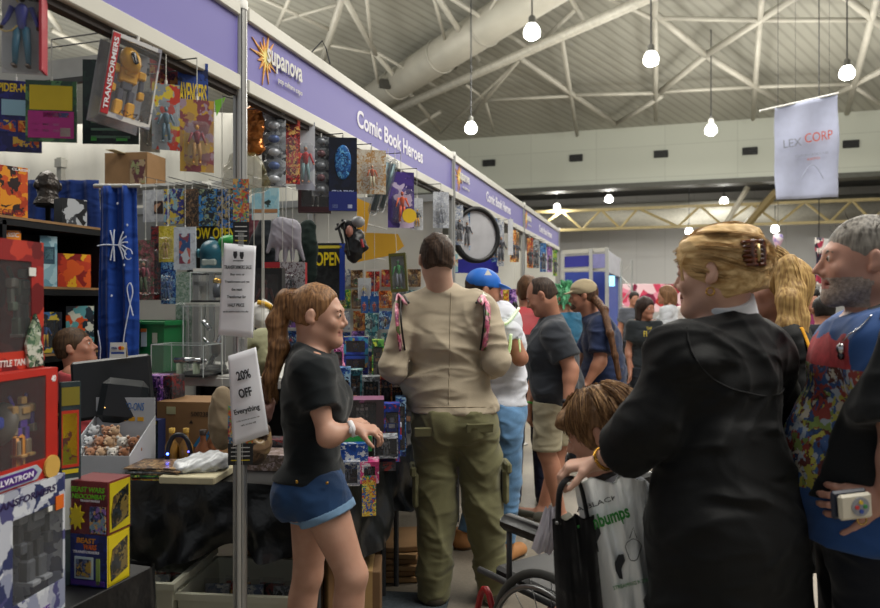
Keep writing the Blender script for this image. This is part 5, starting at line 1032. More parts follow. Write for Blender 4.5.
# ---------------------------------------------------------------- packaged goods
def va(px): return 17.24-math.degrees(math.atan((px-440)/F_PX))
def place(box, Z, yaw):
    x0, y0, x1, y1 = box; px = (x0+x1)/2; th = math.atan((px-440)/F_PX); w = (x1-x0)*Z/F_PX*math.cos(th)/max(.2, math.cos(R(yaw-va(px)))); h = (y1-y0)*Z/F_PX
    return at(px, y1, Z), w, h
def figure(parent, c, h, cols, name='figure', robot=False, lie=0, arms=.3, seed=0):
    b = MB(); a, t, l = [mat(x, .45) for x in cols]; c = Vector(c); rng = random.Random(seed+int(h*997)); v = lambda x, y, z: c+Vector((x*h, y*h, z*h))
    if robot:
        b.box(v(0, 0, .66), (.26*h, .13*h, .22*h), t, bev=.02*h); b.box(v(0, 0, .50), (.15*h, .1*h, .12*h), l, bev=.01*h); b.box(v(0, -.01*1, .85), (.11*h, .11*h, .12*h), a, bev=.02*h); b.box(v(0, -.08, .70), (.16*h, .03*h, .10*h), a, bev=.01*h)
        for s in (-1, 1):
            b.box(v(s*.19, 0, .72), (.12*h, .13*h, .13*h), a, bev=.02*h); b.box(v(s*.21, 0, .55), (.07*h, .08*h, .2*h), l, bev=.01*h); b.box(v(s*.21, -.03, .41), (.09*h, .1*h, .12*h), t, bev=.015*h)
            b.box(v(s*.08, 0, .34), (.09*h, .1*h, .2*h), l, bev=.015*h); b.box(v(s*.09, -.01, .14), (.12*h, .13*h, .24*h), t, bev=.02*h); b.box(v(s*.09, -.03, .02), (.13*h, .2*h, .05*h), a, bev=.01*h); b.box(v(s*.13, .06, .82), (.05*h, .03*h, .26*h), l, rot=Euler((0, s*.5, 0)).to_matrix(), bev=.005*h)
    else:
        b.tube([v(0, 0, .48), v(0, 0, .60), v(0, 0, .74), v(0, 0, .80)], [.075*h, .07*h, .11*h, .05*h], t, 8, flat=.7); b.ball(v(0, 0, .89), (.048*h, .055*h, .065*h), a, 10); b.ball(v(0, .012, .92), (.053*h, .055*h, .05*h), l, 8)
        for s in (-1, 1):
            b.tube([v(s*.11, 0, .76), v(s*(.14+arms*.1), -.01, .60), v(s*(.13+arms*.25), -.06, .50)], [.038*h, .03*h, .022*h], t, 7); b.ball(v(s*(.13+arms*.26), -.065, .48), .028*h, a, 6)
            b.tube([v(s*.045, 0, .50), v(s*.07, -.01, .26), v(s*(.07+.03*arms), .0, .04)], [.055*h, .045*h, .03*h], l, 7); b.box(v(s*.08, -.025, .02), (.05*h, .11*h, .04*h), a, bev=.01*h)
    o = b.build(name, parent, not robot)
    if lie: o.rotation_euler = (0, lie, 0)
    return o
def hanger(root, h, ztop, w=.02):
    b = MB(); z = root.location.z; b.tube([(0, .002, h-.005), (0, .002, h+.012)], .004, WHT, 6)
    if ztop and ztop > z+h: b.tube([(0, .002, h), (0, .002, ztop-z)], .0015, mat('#c8c8c0', .5), 5)
    if ztop:
        Wp = root.location; T = (Vector((XF, Wp.y, 2.19)) if abs(Wp.x-XF) < abs(4.72-Wp.y) or ztop == 2.19 else Vector((Wp.x, 4.72, 2.32)))
        Mi = (Matrix.Translation(Wp) @ root.rotation_euler.to_matrix().to_4x4()).inverted(); zt = max(ztop, z+h); b.tube([(0, .002, h if zt == z+h else zt-z), Mi @ T], .0022, DGREY, 5)
    b.build('hang_hook', root)
PALN = {'blue': ['#1c3f8c', '#3a78b8', '#0f1f4a', '#9ac0d8'], 'red': ['#a01f26', '#c8463a', '#5a1216', '#e0b060'], 'yellow': ['#d8b020', '#e8d060', '#8a6a14', '#c03a28'], 'green': ['#2a7a3c', '#64a850', '#14402a', '#d0d850'], 'purple': ['#4a2a7a', '#8a5ab0', '#24144a', '#d0a0d8'],
        'black': ['#141418', '#2c2c34', '#4a4a50', '#8a2a2a'], 'white': ['#d4d4d0', '#b0b4bc', '#8a909c', '#5a6a8a'], 'orange': ['#d0641c', '#e09040', '#7a2c14', '#f0d080'], 'brown': ['#6a4a30', '#8a6a48', '#3a2818', '#c0a070'], 'teal': ['#1f6a78', '#58a0a8', '#10384a', '#c0d8d0'], 'grey': ['#6a6e74', '#8c9096', '#3e4248', '#b8bcc0'], 'pink': ['#b83a8a', '#d87ab0', '#6a1a5a', '#f0c0d8']}
_sd = [0]
def art(col, sc=40):
    _sd[0] += 1; sc = sc*1.6; c = PALN[col] if isinstance(col, str) else col
    return printed(c, sc, (_sd[0] % 5)+1 if isinstance(col, str) else _sd[0] % 3)
def card(box, Z, yaw, label, col='blue', fig=('#b08060', '#a02020', '#2a3a7a'), hang=2.19, title=None, tcol='#e8c830', group=None, name='carded_figure', cat='boxed toy', ry=0, blister=(.12, .08, .88, .68), robot=False, sc=40, tint='#f2f6fa', bits=True, al=.2, z0=None):
    p, w, h = place(box, Z, yaw)
    if z0 is not None: p.z = z0
    r = empty(name, p, R(yaw), label, cat, group, ry=R(ry))
    b = MB(); b.box((0, 0, h/2), (w, .003, h), art(col, sc)); b.build('backing_card', r)
    hold = r
    if bits:
        bx0, bz0, bx1, bz1 = blister; bw, bh = (bx1-bx0)*w, (bz1-bz0)*h; cx, cz = ((bx0+bx1)/2-.5)*w, (bz0+bz1)/2*h; dp = min(.05, w*.4)
        b = MB(); b.box((cx, -dp/2-.002, cz), (bw, dp, bh), clear(tint, al), bev=.012); hold = b.build('blister', r)
        if fig: figure(hold, (cx, -dp*.5, cz-bh*.46), bh*.92, fig, robot=robot)
    if title: lettering(title, (w*.86, h*.13), mat(tcol, .5, var=0), r, (0, -.003, h*.86), bold=.02)
    if hang is not None: hanger(r, h, hang)
    return r
def flat(box, Z, yaw, label, col, hang=2.19, title=None, tcol='#e8c830', tz=.85, tw=.85, th=.12, name='comic_book', cat='comic', group=None, ry=0, sc=22, thick=.006, extra=None, lean=0, stand=False, z0=None):
    p, w, h = place(box, Z, yaw)
    if z0 is not None: p.z = z0
    r = empty(name, p, R(yaw), label, cat, group, ry=R(ry), rx=R(-lean))
    b = MB(); b.box((0, 0, h/2), (w, thick, h), art(col, sc) if not hasattr(col, 'node_tree') else col); b.build('cover', r)
    if title: lettering(title, (w*tw, h*th), mat(tcol, .5, var=0), r, (0, -thick/2-.0005, h*tz), bold=.02)
    if extra:
        for (x, z, ew, eh, ec) in extra: b = MB(); b.box((x*w, -thick/2-.0008, z*h), (ew*w, .0012, eh*h), ec if hasattr(ec, 'node_tree') else mat(ec, .5, var=.04)); b.build('panel', r)
    if hang is not None: hanger(r, h, hang)
    return r
def wbox(box, Z, yaw, d, label, col, win=(.15, .12, .85, .80), fig=None, robot=True, title=None, tcol='#e8e8e8', tz=.9, hang=None, name='boxed_figure', cat='boxed toy', group=None, ry=0, side=None, inner='#2a2c30', fh=.9, sc=30, z0=None, trot=(math.pi/2, 0, 0), tsize=(.8, .1), sidewin=False):
    p, w, h = place(box, Z, yaw)
    if z0 is not None: p.z = z0
    r = empty(name, p, R(yaw), label, cat, group, ry=R(ry)); m = art(col, sc) if not hasattr(col, 'node_tree') else col; ms = m if side is None else (side if hasattr(side, 'node_tree') else mat(side, .45)); t = .004
    b = MB(); b.box((0, d, h/2), (w, t, h), mat(inner, .7)); b.box((-w/2+t/2, d/2, h/2), (t, d, h), ms); b.box((w/2-t/2, d/2, h/2), (t, d, h), ms); b.box((0, d/2, t/2), (w-2*t, d, t), ms); b.box((0, d/2, h-t/2), (w-2*t, d, t), ms)
    x0, z0_, x1, z1 = win; X = lambda q: (q-.5)*w
    if win != (0, 0, 0, 0):
        for a, c, e, f in ((0, 0, 1, z0_), (0, z1, 1, 1), (0, z0_, x0, z1), (x1, z0_, 1, z1)):
            if e-a > .001 and f-c > .001: b.box((X((a+e)/2), 0, (c+f)/2*h), ((e-a)*w, t, (f-c)*h), m)
    else: b.box((0, 0, h/2), (w, t, h), m)
    ct_ = b.build('carton', r)
    if win != (0, 0, 0, 0):
        b = MB(); b.box((X((x0+x1)/2), 0, (z0_+z1)/2*h), ((x1-x0)*w, .0015, (z1-z0_)*h), clear('#eef2f6', .14)); b.build('window', r)
        if fig: figure(ct_, (X((x0+x1)/2), d*.5, (z0_+.02)*h), (z1-z0_)*h*fh, fig, robot=robot)
    if title:
        for ti in (title if isinstance(title, list) else [(title, 0, tz, tsize[0], tsize[1], tcol)]):
            lettering(ti[0], (w*ti[3], h*ti[4]), mat(ti[5], .5, var=0), ct_, (ti[1]*w, -t/2-.0006, h*ti[2]), bold=.02, skew=.12)
    if hang is not None: hanger(r, h, hang)
    return r
# --- hanging at the left end
r = card((2, -16, 47, 74), 1.72, 30, 'clear bagged action figure in a blue jacket and jeans, hanging at the top left corner', ['#b9bcc4', '#c4c6cc', '#a8acb4', '#d0d0d6'], ('#3a241c', '#3a3fa0', '#2a6a88'), name='bagged_figure', blister=(.04, .0, .96, .95), hang=2.19, sc=14)
p_, w_, h_ = place((2, -16, 47, 74), 1.72, 30); b = MB(); b.box((w_*.48, -.02, h_/2), (.006, .045, h_), mat('#a02a38', .5)); b.build('red_spine', r)
b = MB(); b.tube([(-w_*.3+.03*math.cos(t), -.03, h_*.62+.045*math.sin(t)) for t in [i*.5+.6 for i in range(11)]], .002, mat('#c8b068'), 5); b.build('whip', r)
flat((-10, 81, 42, 152), 2.1, 32, 'dark blue card headed SPIDER-MAN in yellow, hanging at the left edge', ['#22235e', '#2a2c78', '#1c1c4a', '#22235e'], title='SPIDER-MAN', name='printed_card', cat='printed card', tz=.9, tw=.8, th=.12, extra=[(-.02, .62, .5, .22, '#8fb8cc'), (.25, .36, .4, .16, printed(['#c85a1c', '#7a2a18', '#e0a040'], 50, 2)), (-.2, .36, .4, .16, printed(['#c85a1c', '#2a3a8a', '#e0c040'], 50, 3)), (.2, .14, .5, .14, printed(['#b84a1c', '#d8b040', '#20306a'], 50, 4))])
flat((26, 81, 77, 142), 2.0, 26, 'card with a yellow panel over a magenta panel, hanging at upper left', ['#3a6a3a', '#2a4a38', '#5a8a5a', '#2a4a38'], name='printed_card', cat='printed card', extra=[(.0, .72, .84, .40, mat('#d8c01c', .4)), (0, .28, .9, .44, mat('#b42c88', .45, var=.1)), (.1, .44, .5, .08, printed(['#3a88c0', '#d0d0e0', '#c0401c'], 60, 2)), (.28, .16, .2, .14, '#d8d0c8')]+[(-.3+.2*i, .28-.1*j, .12, .04, '#d080b8') for i in range(3) for j in range(2)])
flat((83, 60, 139, 144), 2.32, 20, 'dark green and black card back behind the yellow robot pack', ['#10201a', '#182a22', '#0c1612', '#1c3228'], name='printed_card', cat='printed card', extra=[(.0, .35-.09*i, .7, .03, '#5a7a68') for i in range(4)]+[(-.3, .06, .1, .05, '#48a848'), (.2, .06, .2, .05, '#48a848')])
TF = printed(['#c8c8c8', '#b0aeb0', '#8a8a94', '#d0ccc8'], 16, 2)
r = wbox((99, 36, 150, 122), 1.95, 62, .09, 'clear boxed yellow robot car with a red TRANSFORMERS spine, hanging tilted at upper left', TF, win=(.10, .06, .97, .95), fig=('#d8a018', '#e0a41c', '#4a4a58'), hang=2.19, ry=9, side=clear('#e8eef4', .3), name='boxed_robot', inner='#8a8c94', title=None)
p_, w_, h_ = place((99, 36, 150, 122), 1.95, 62)
b = MB(); b.box((-w_*.42, -.004, h_*.5), (w_*.14, .004, h_*.96), mat('#b01c24', .4)); b.build('red_strip', r); lettering('TRANSFORMERS', (h_*.86, w_*.09), mat('#e0e0e4', .5, var=0), r, (-w_*.42, -.0075, h_*.5), rot=(math.pi/2, -math.pi/2, 0), bold=.02)
b = MB(); b.ball((.0, .03, h_*.78), (w_*.2, .03, h_*.16), mat('#dfa51a', .3), 12, rot=Euler((0, -.5, 0)).to_matrix()); b.box((.0, .0, h_*.78), (w_*.1, .012, h_*.14), mat('#20242c', .2), rot=Euler((0, -.5, 0)).to_matrix(), bev=.004); b.build('car_body', r, True)
lettering('パンブル', (w_*.5, h_*.07), mat('#3a2418', .5, var=0), r, (.1*w_, -.004, h_*.10), bold=.02)
flat((150, 52, 164, 92), 2.35, 60, 'narrow red card headed in yellow, wedged right of the yellow robot pack', 'red', title='STAR', sc=30, name='printed_card', cat='printed card')
flat((160, 58, 180, 100), 2.3, 55, 'maroon and gold comic cover between the robot pack and the AVENGERS comic', ['#5a1c28', '#a8783a', '#7a3030', '#c8a058', '#3a1a24'], sc=26)
flat((178, 62, 208, 112), 2.28, 45, 'blue comic titled AVENGERS in tall yellow letters, hanging left of the nearest post', ['#1c2e7a', '#24408c', '#141e4a', '#3a5aa0'], title='AVENGERS', tz=.36, tw=.9, th=.42)
card((152, 84, 180, 150), 2.12, 40, 'blue-grey figure in a clear blister hanging below the AVENGERS comic', ['#a8aeb4', '#8a949c', '#c04030', '#d8c040', '#98a0a8'], ('#6a8a98', '#5a7888', '#48687a'), sc=22)
card((180, 100, 214, 172), 2.15, 36, 'red and gold figure in a shiny clear blister, beside the nearest post', ['#b08a5a', '#c8a040', '#8a4a50', '#a890a0'], ('#d89a3a', '#8a2838', '#b88a48'), sc=18, al=.3)
card((140, 92, 160, 152), 2.3, 40, 'grey clear blister pack behind the tilted yellow robot pack', ['#8a8880', '#9a988c', '#7a786e', '#84827a'], ('#8a8880', '#7a7a70', '#6a6a64'), sc=18)
# --- hanging right of the nearest post, below the long fascia
def foilbag(box, Z, m, label, seed=1):
    p, w, h = place(box, Z, 20); r = empty('foil_bag', p, R(20), label, 'bag')
    rg = random.Random(seed); isomesh([El((0, 0, h*.45), (w*.5, w*.28, h*.46)), Cp((-w*.3, 0, h*.1), (w*.3, 0, h*.1), w*.2, k=.03)], .006, disp=folds(.010, 60, (1, .5, .8), seed, .8), name='pouch', mats=[m], parent=r); hanger(r, h*.93, 2.19)
foilbag((246, 97, 264, 152), 2.75, mat('#a0602c', .15, .7, var=.5, vs=30), 'shiny copper foil bag hanging right of the nearest post')
foilbag((224, 148, 267, 190), 2.72, clear('#d8c878', .55, .1), 'pale gold crumpled clear bag hanging behind the nearest post', 4)
def blisterstack(box, Z, yaw, n, label, tint='#dfe6ee', col='grey', hang=2.19, ry=0, inner=('#c8ccd4', '#9aa0ac')):
    p, w, h = place(box, Z, yaw); r = empty('blister_pack', p, R(yaw), label, 'blister pack', ry=R(ry)); b = MB(); b.box((0, .012, h/2), (w, .003, h), art(col, 20)); b.build('backing_card', r)
    b = MB()
    for i in range(n): b.box((0, -.012, h*(i+.5)/n), (w*.9, .045, h/n*.86), clear(tint, .34, .06), bev=.012)
    b.build('blister', r)
    for i in range(n): b = MB(); b.ball((0, -.01, h*(i+.5)/n), (w*.26, .016, h/n*.32), mat(inner[i % 2], .3, .3), 8); b.build('contents', r, True)
    hanger(r, h, hang)
blisterstack((262, 106, 286, 186), 2.8, 30, 6, 'ladder of clear silver blister bubbles right of the copper foil bag', inner=('#c8ccd4', '#4a64a0'))
card((284, 116, 300, 184), 2.9, 34, 'tall pack with maroon art behind the red-clad figure', 'red', None, bits=True)
card((296, 122, 315, 190), 3.0, 30, 'clear bagged figure in a red top and pale trousers, hanging below the sun emblem', ['#b8bcc8', '#a0a4b4', '#c8ccd4'], ('#c08a70', '#b8202c', '#7aa0a8'), al=.3, sc=12)
blisterstack((312, 136, 330, 196), 3.1, 30, 5, 'ladder of smoky grey blister bubbles left of the STAR TREK book', tint='#b8bcc0', inner=('#8a8e94', '#6a3a40'))
wbox((298, 168, 331, 212), 3.25, 24, .05, 'dark maroon framed case behind the grey blister ladder', mat('#3a1a20', .5), win=(.1, .12, .94, .94), fig=('#7a7a74', '#8a8a84', '#5a5a58'), robot=False, hang=2.19, name='framed_case', cat='case')
STK = printed(['#0c1430', '#10204a', '#1c4a8a', '#0a1028', '#14306a'], 12, 3)
r = flat((329, 138, 357, 211), 3.1, 24, 'dark blue book titled STAR TREK with a pale blue face, hanging', ['#0b1024', '#0e1630', '#0a0e20'], title='STAR TREK', tcol='#b8c4e8', tz=.245, tw=.8, th=.07, thick=.02, name='hanging_book', cat='book', extra=[(0, .13, 1, .26, '#1c2a78'), (.25, .06, .16, .05, '#c0c8e8'), (-.28, .06, .2, .05, '#8090d0')])
p_, w_, h_ = place((329, 138, 357, 211), 3.1, 24); b = MB(); b.ball((0, -.011, h_*.66), (w_*.30, .006, h_*.24), printed(['#2a6ab0', '#4a90d0', '#1a4888', '#6ab0e0', '#123060'], 60, 4), 16); b.build('face_print', r, True)
card((357, 150, 386, 194), 3.3, 30, 'blister of small orange and cream figures right of the STAR TREK book', ['#c8b8a0', '#b88a50', '#d8d0c0'], ('#d8a080', '#c86030', '#d8d0b0'), al=.25)
def tubepack(a, c, Z, rr, m, label):
    p, q_ = at(*a, Z), at(*c, Z); r = empty('tube_pack', q_, 0, label, 'pack'); d = p-q_
    b = MB(); b.tube([(0, 0, 0), d*.06, d*.94, d], [rr*.6, rr, rr, rr*.6], m, 10, flat=.7); b.build('clear_tube', r, True); b = MB(); b.tube([d*.08, d*.92], rr*.4, mat('#6a8088', .3, .5), 8); b.build('contents', r, True); b = MB(); b.tube([d, (d.x, d.y, 2.19-q_.z)], .0015, WHT, 5); b.build('hang_hook', r)
tubepack((388, 158), (372, 215), 3.4, .035, clear('#9aa6ac', .55), 'long smoky clear tube pack hanging slanted right of the blister of small figures')
tubepack((395, 160), (380, 212), 3.45, .032, clear('#a8b4b8', .55), 'second slanted smoky tube pack, just right of its twin')
r = card((388, 172, 414, 228), 3.5, 34, 'purple card with an orange figure and a round yellow sticker', ['#4a3488', '#5a4298', '#3a2870', '#c8b8d8'], ('#c85a30', '#e0581c', '#d84a18'), sc=10, al=.2)
p_, w_, h_ = place((388, 172, 414, 228), 3.5, 34); b = MB(); b.lathe([(0, 0), (.035, 0), (.035, .004), (0, .004)], mat('#e0b820', .5), c=(w_*.22, -.05, h_*.2), rot=Euler((math.pi/2, 0, 0)).to_matrix()); b.build('yellow_sticker', r)
card((411, 198, 423, 230), 3.9, 30, 'small clear pack with a yellow and black figure, last before the second post', ['#c8ccd0', '#b0b4b8'], ('#c8a040', '#20242c', '#d89a1c'), al=.25)
card((433, 192, 449, 228), 4.4, 30, 'clear pack with silver contents hanging just left of the second post', ['#b8bcc4', '#9a9ea8', '#d0d4d8'], ('#c0c0c4', '#a0a4ac', '#8a8e98'), al=.3)
# yellow angled boards
for (pts, Z, lab) in ((((357, 198), (371, 204), (366, 232), (357, 230)), 4.7, 'yellow board edge right below the STAR TREK book'), (((352, 232), (398, 234), (404, 246), (392, 255), (352, 263)), 4.65, 'wide yellow angled board below the purple card')):
    P_ = [at(x, y_, Z) for x, y_ in pts]; c = P_[-1]; r = empty('yellow_board', c, 0, lab, 'board'); n = FWD*.02
    b = MB(); k_ = len(P_); b.add([p-c for p in P_]+[p-c+n for p in P_], [tuple(range(k_)), tuple(range(k_, 2*k_))[::-1]]+[(i, i+k_, (i+1) % k_+k_, (i+1) % k_) for i in range(k_)], mat('#dba62a', .5, var=.04)); b.build('board', r)
    b = MB(); b.tube([(0.02, .02, 0), (.02, .02, 2.2-c.z if False else -.0)], .002, WHT, 5) if False else b.tube([(.02, .03, .05), (.02, 4.80-c.y, .05)], .006, WHT, 6); b.build('bracket', r)
# rail cards behind, under the white rail (z 2.31)
flat((143, 190, 165, 222), 5.2, 4, 'white page with a dark diagonal photo, hanging first under the white rail', ['#c4c6c8', '#b8babe', '#ced0d2'], hang=2.32, name='printed_sheet', cat='printed sheet', extra=[(.22, .45, .4, .4, printed(['#3a2a24', '#c09070', '#20201c'], 20, 2))])
flat((164, 189, 184, 224), 5.1, 4, 'purple, yellow and pale blue card back, second under the white rail', ['#3a3a88', '#c8b040', '#8ab0c0', '#2a2a60'], hang=2.32, name='printed_card', cat='printed card')
flat((184, 189, 200, 228), 5.05, 4, 'dark brown card back with rows of small figures, third under the white rail', ['#2c2420', '#8a6a4a', '#1c1814', '#4a3428'], hang=2.32, name='printed_card', cat='printed card', sc=40)
flat((199, 189, 218, 226), 5.0, 4, 'blue and dark card back with a row of figures, fourth under the white rail', ['#1c2a3a', '#2a78b8', '#8a9a7a', '#14181c'], hang=2.32, name='printed_card', cat='printed card', sc=30)
flat((217, 189, 234, 228), 4.95, 4, 'blue-banded card back partly behind the nearest post, last under the white rail', ['#1c2430', '#2c6ab0', '#a0906a', '#14181c'], hang=2.32, name='printed_card', cat='printed card', sc=30)
r = flat((187, 224, 236, 275), 5.15, 6, 'dark poster reading NOW OPEN in yellow, behind the blue-green bust', ['#14181a', '#1a2022', '#101416'], hang=2.32, title='NOW OPEN', tcol='#e0c818', tz=.82, tw=.95, th=.22, name='poster', cat='poster')
r = flat((312, 243, 345, 300), 4.9, 10, 'dark poster with OPEN in yellow beside a blue edge, behind the ponytailed girl', ['#1c1e20', '#242628', '#141618'], hang=2.32, title='OPEN', tcol='#e0c818', tz=.72, tw=.8, th=.24, name='poster', cat='poster', extra=[(.42, .5, .16, 1, '#1c3c9c'), (0, .93, .8, .05, '#c8b838')])
for (bx, Z, col, fg, lab) in (((137, 240, 154, 300), 4.9, ['#7a3a48', '#5a6a5a', '#a86a70', '#3a3a34'], ('#b08070', '#7a3040', '#4a5a40'), 'maroon and green blister pack hanging right of the blue cloth'), ((151, 226, 162, 300), 5.0, 'black', None, 'narrow black pack between the maroon pack and the yellow pack'),
                             ((159, 226, 176, 262), 4.9, ['#c8b820', '#a89a28', '#d8c868'], ('#a08050', '#8a7040', '#b09060'), 'lime yellow card with a tan figure hanging over the green tub'), ((161, 262, 176, 304), 4.9, 'blue', ('#8a9098', '#2a4a7a', '#3a5a8a'), 'blue pack hanging below the lime yellow card')):
    card(bx, Z, 10, lab, col, fg, hang=2.32)
flat((174, 227, 196, 270), 4.6, 8, 'white poster with a blue and red figure, right of the lime yellow card', ['#c8d0d8', '#d0d8e0', '#b8c0c8'], hang=2.32, name='poster', cat='poster', extra=[(0, .5, .5, .7, printed(['#3a5a8a', '#c06a60', '#c8d0d8', '#8a4a58'], 24, 3))])
r = wbox((101, 149, 151, 188), 4.7, 8, .26, 'brown carton with a picture panel standing on the high white shelf', BRD, win=(0, 0, 0, 0), name='carton', cat='carton')
p_, w_, h_ = place((101, 149, 151, 188), 4.7, 8); b = MB(); b.box((w_*.28, -.004, h_*.42), (w_*.36, .003, h_*.7), printed(['#7a5a40', '#a08a6a', '#5a3030', '#8a9060'], 24, 3)); b.build('picture_label', r); b = MB(); b.box((-w_*.1, 0, h_*.97), (w_*.2, .3, .003), mat('#c8b890', .3)); b.build('packing_tape', r)
r.location = at(126, 188, 5.55); r.location.z = 2.367
b = MB(); b.box((0, 0, 2.355), (1.2, .30, .02), WHT); b.box((0, .1, 2.3), (1.2, .02, .1), WHT); o = b.build('wire_shelf'); o.location = (-3.85, 4.72, 0); tag(o, 'narrow white shelf on the rail carrying the brown carton', 'shelf')
b = MB(); p = at(220, 106, 5.3); b.prism([(-.045, .045), (.045, .06), (-.03, -.07)], 0, .004, mat('#7ac030', .5)); b.tube([(-.045, 0, .04), (-.05, 0, 2.35-p.z)], .0015, WHT, 4); b.tube([(-.05, 0, 2.35-p.z), (-.05, 4.72-p.y, 2.36-p.z)], .002, DGREY, 4); o = b.build('green_pennant'); o.location = p; tag(o, 'small bright green pennant left of the nearest post', 'pennant')
flat((252, 188, 279, 220), 4.2, 14, 'pale blue beach picture card hanging right of the nearest post', ['#8ac0d0', '#a8d0d8', '#98c8d4'], hang=2.25, name='picture_card', cat='printed card', extra=[(0, .28, .9, .12, '#a87a50'), (0, .1, .9, .2, '#d8d8d0'), (.05, .65, .3, .5, printed(['#8ac0d0', '#20302c', '#98c8d4'], 30, 3))])
# garments and props hung on the inner wall
def garment(pts, Z, m, label, name='hanging_garment', cat='garment', r0=.03, seed=0, hang=2.25):
    P_ = [at(x, y_, Z) for x, y_, *_ in pts]; c = P_[0]; r = empty(name, c, 0, label, cat); pr = []
    for i in range(len(P_)-1): pr.append(Cp(P_[i]-c, P_[i+1]-c, pts[i][2]*Z/F_PX, pts[i+1][2]*Z/F_PX, k=.03, n=FWD, s=2.2))
    isomesh(pr, .008, disp=folds(.008, 40, (1, .3, .1), seed), name='fabric', mats=[m], parent=r); b = MB(); b.tube([(0, 0, 0), (0, 0, hang-c.z), (0, 4.79-c.y, hang-c.z)], .003, ALU, 5); b.build('hang_hook', r); return r
garment(((253, 222, 7), (255, 240, 9), (252, 262, 6)), 4.5, cloth('#5a3038'), 'maroon garment hanging right of the two notices')
garment(((266, 226, 8), (264, 245, 14), (266, 268, 14)), 4.4, cloth('#10161c'), 'dark garment hanging behind the grey giant glove', seed=2)
garment(((308, 228, 8), (308, 250, 9), (308, 275, 9)), 4.55, cloth('#142420'), 'dark green cloth hanging right of the grey giant glove', seed=3)
# grey glove prop
gp = empty('giant_glove', at(286, 226, 4.2), ALPHA, 'large pale grey rubber hand prop hanging with fingers down', 'prop'); s_ = 4.2/F_PX
pr = [Cp((-6*s_, 0, 0), (6*s_, 0, -2*s_), 9*s_, k=.04, n=(0, 1, 0), s=1.6), Cp((-8*s_, 0, -14*s_), (6*s_, 0, -14*s_), 9*s_, k=.04, n=(0, 1, 0), s=1.6)]
for x0, x1, z1 in ((-13, -18, -26), (-7, -9, -34), (0, -1, -36), (6, 7, -35), (10, 18, -34)): pr.append(Cp((x0*s_, 0, -12*s_), (x1*s_, -.01, z1*s_), 3.6*s_, 1.7*s_, k=.012))
isomesh(pr, .006, disp=folds(.003, 60, (1, 0, .5), 5), name='glove', mats=[mat('#9a98a2', .6)], parent=gp); b = MB(); b.tube([(0, 0, 0), (0, 0, 2.25-gp.location.z)], .003, ALU, 5); b.build('hang_hook', gp)
sp = empty('mask_prop', at(352, 240, 4.0), ALPHA, 'black strapped mask prop with a pink face, hanging above the toy pegboard', 'prop'); s_ = 4.0/F_PX
isomesh([El((2*s_, 0, -6*s_), (9*s_, 8*s_, 17*s_), k=.02), El((-4*s_, 0, 14*s_), (8*s_, 4*s_, 6*s_), k=.02), Cp((8*s_, 0, 8*s_), (13*s_, 0, -8*s_), 3*s_, k=.02)], .006, disp=folds(.006, 60, (1, .3, .6), 6, .7), name='mask', mats=[mat('#14161a', .4, bump=.3)], parent=sp)
b = MB(); b.ball((-2*s_, -.03, 8*s_), (4*s_, .03, 6*s_), skin('#b07868'), 10); b.ball((6*s_, .0, 18*s_), (7*s_, .04, 6*s_), mat('#8f9194', .4), 10); b.build('face', sp, True)
b = MB()
for (a, c) in (((-14, 16), (-8, -4)), ((-16, 10), (-6, 18)), ((-9, 20), (-2, -16))): b.tube([(a[0]*s_, -.02, a[1]*s_), (c[0]*s_, -.04, c[1]*s_)], .008, BLK, 6)
b.tube([(12*s_, -.045, -8*s_), (10*s_, -.05, 0)], .008, mat('#a03038'), 6); b.build('straps', sp); b = MB(); b.tube([(4*s_, 0, 14*s_), (4*s_, 0, 2.25-sp.location.z)], .003, ALU, 5); b.build('hang_hook', sp)
# --- bookcase contents (shelf tops at z: 1.885, 1.505, 1.155)
def onshelf(kind, x0, y0, x1, Z, zs, label, col, **kw):
    Z = 3.43/(.2964-.9551*((x0+x1)/2-440)/F_PX); y1 = 304+(EYE-zs)*F_PX/Z; return kind((x0, y0, x1, y1), Z, kw.pop('yaw', 70), label, col, **kw)
wb = lambda box, Z, yaw, label, col, **kw: wbox(box, Z, yaw, kw.pop('d', .1), label, col, **kw)
onshelf(wb, -8, 166, 28, 3.42, 1.936, 'orange and yellow box on top of the bookcase at the left edge', ['#c8501c', '#e09020', '#2a1c18', '#a83818'], win=(0, 0, 0, 0), title=[('LEGENDS', 0, .10, .85, .10, '#7a1418'), ('CLASSIC', .3, .95, .5, .05, '#e8e8e8')], sc=14, side='#d89020')
onshelf(wb, 62, 199, 87, 3.85, 1.936, 'black and grey box with a pale mask picture, on top of the bookcase', ['#1c1e20', '#b0b4b8', '#3a3c40', '#141414'], win=(0, 0, 0, 0), sc=12, side='#26282a')
onshelf(wb, -6, 230, 21, 3.45, 1.561, 'orange box with a white header on the second shelf at the left edge', ['#d0581c', '#e8881c', '#3a2018'], win=(0, 0, 0, 0), title=[('CLASSIC', 0, .92, .85, .08, '#e0e0dc')], sc=12, side='#c8581c')
onshelf(flat, 40, 236, 57, 3.68, 1.561, 'pale blue comic with a large dark diamond emblem on the second shelf', ['#8ab0bc', '#a8c8d0', '#6a98a8'], hang=None, extra=[(0, .62, .7, .34, '#2a4a5a'), (0, .64, .5, .2, '#8ac0cc')], sc=8)
r = onshelf(wb, 58, 254, 91, 3.88, 1.561, 'square orange-red box with yellow flashes on the second shelf', ['#c03a1c', '#d8581c', '#e8b020', '#8a1c14'], win=(0, 0, 0, 0), sc=12, side='#8a1814', yaw=62)
onshelf(wb, 66, 306, 94, 3.85, 1.176, 'box with a cartoonish orange and teal picture on the third shelf', ['#d0501c', '#1c2c38', '#5a9aa0', '#c8c8b8', '#1c1c24'], win=(0, 0, 0, 0), sc=14, side='#202430')
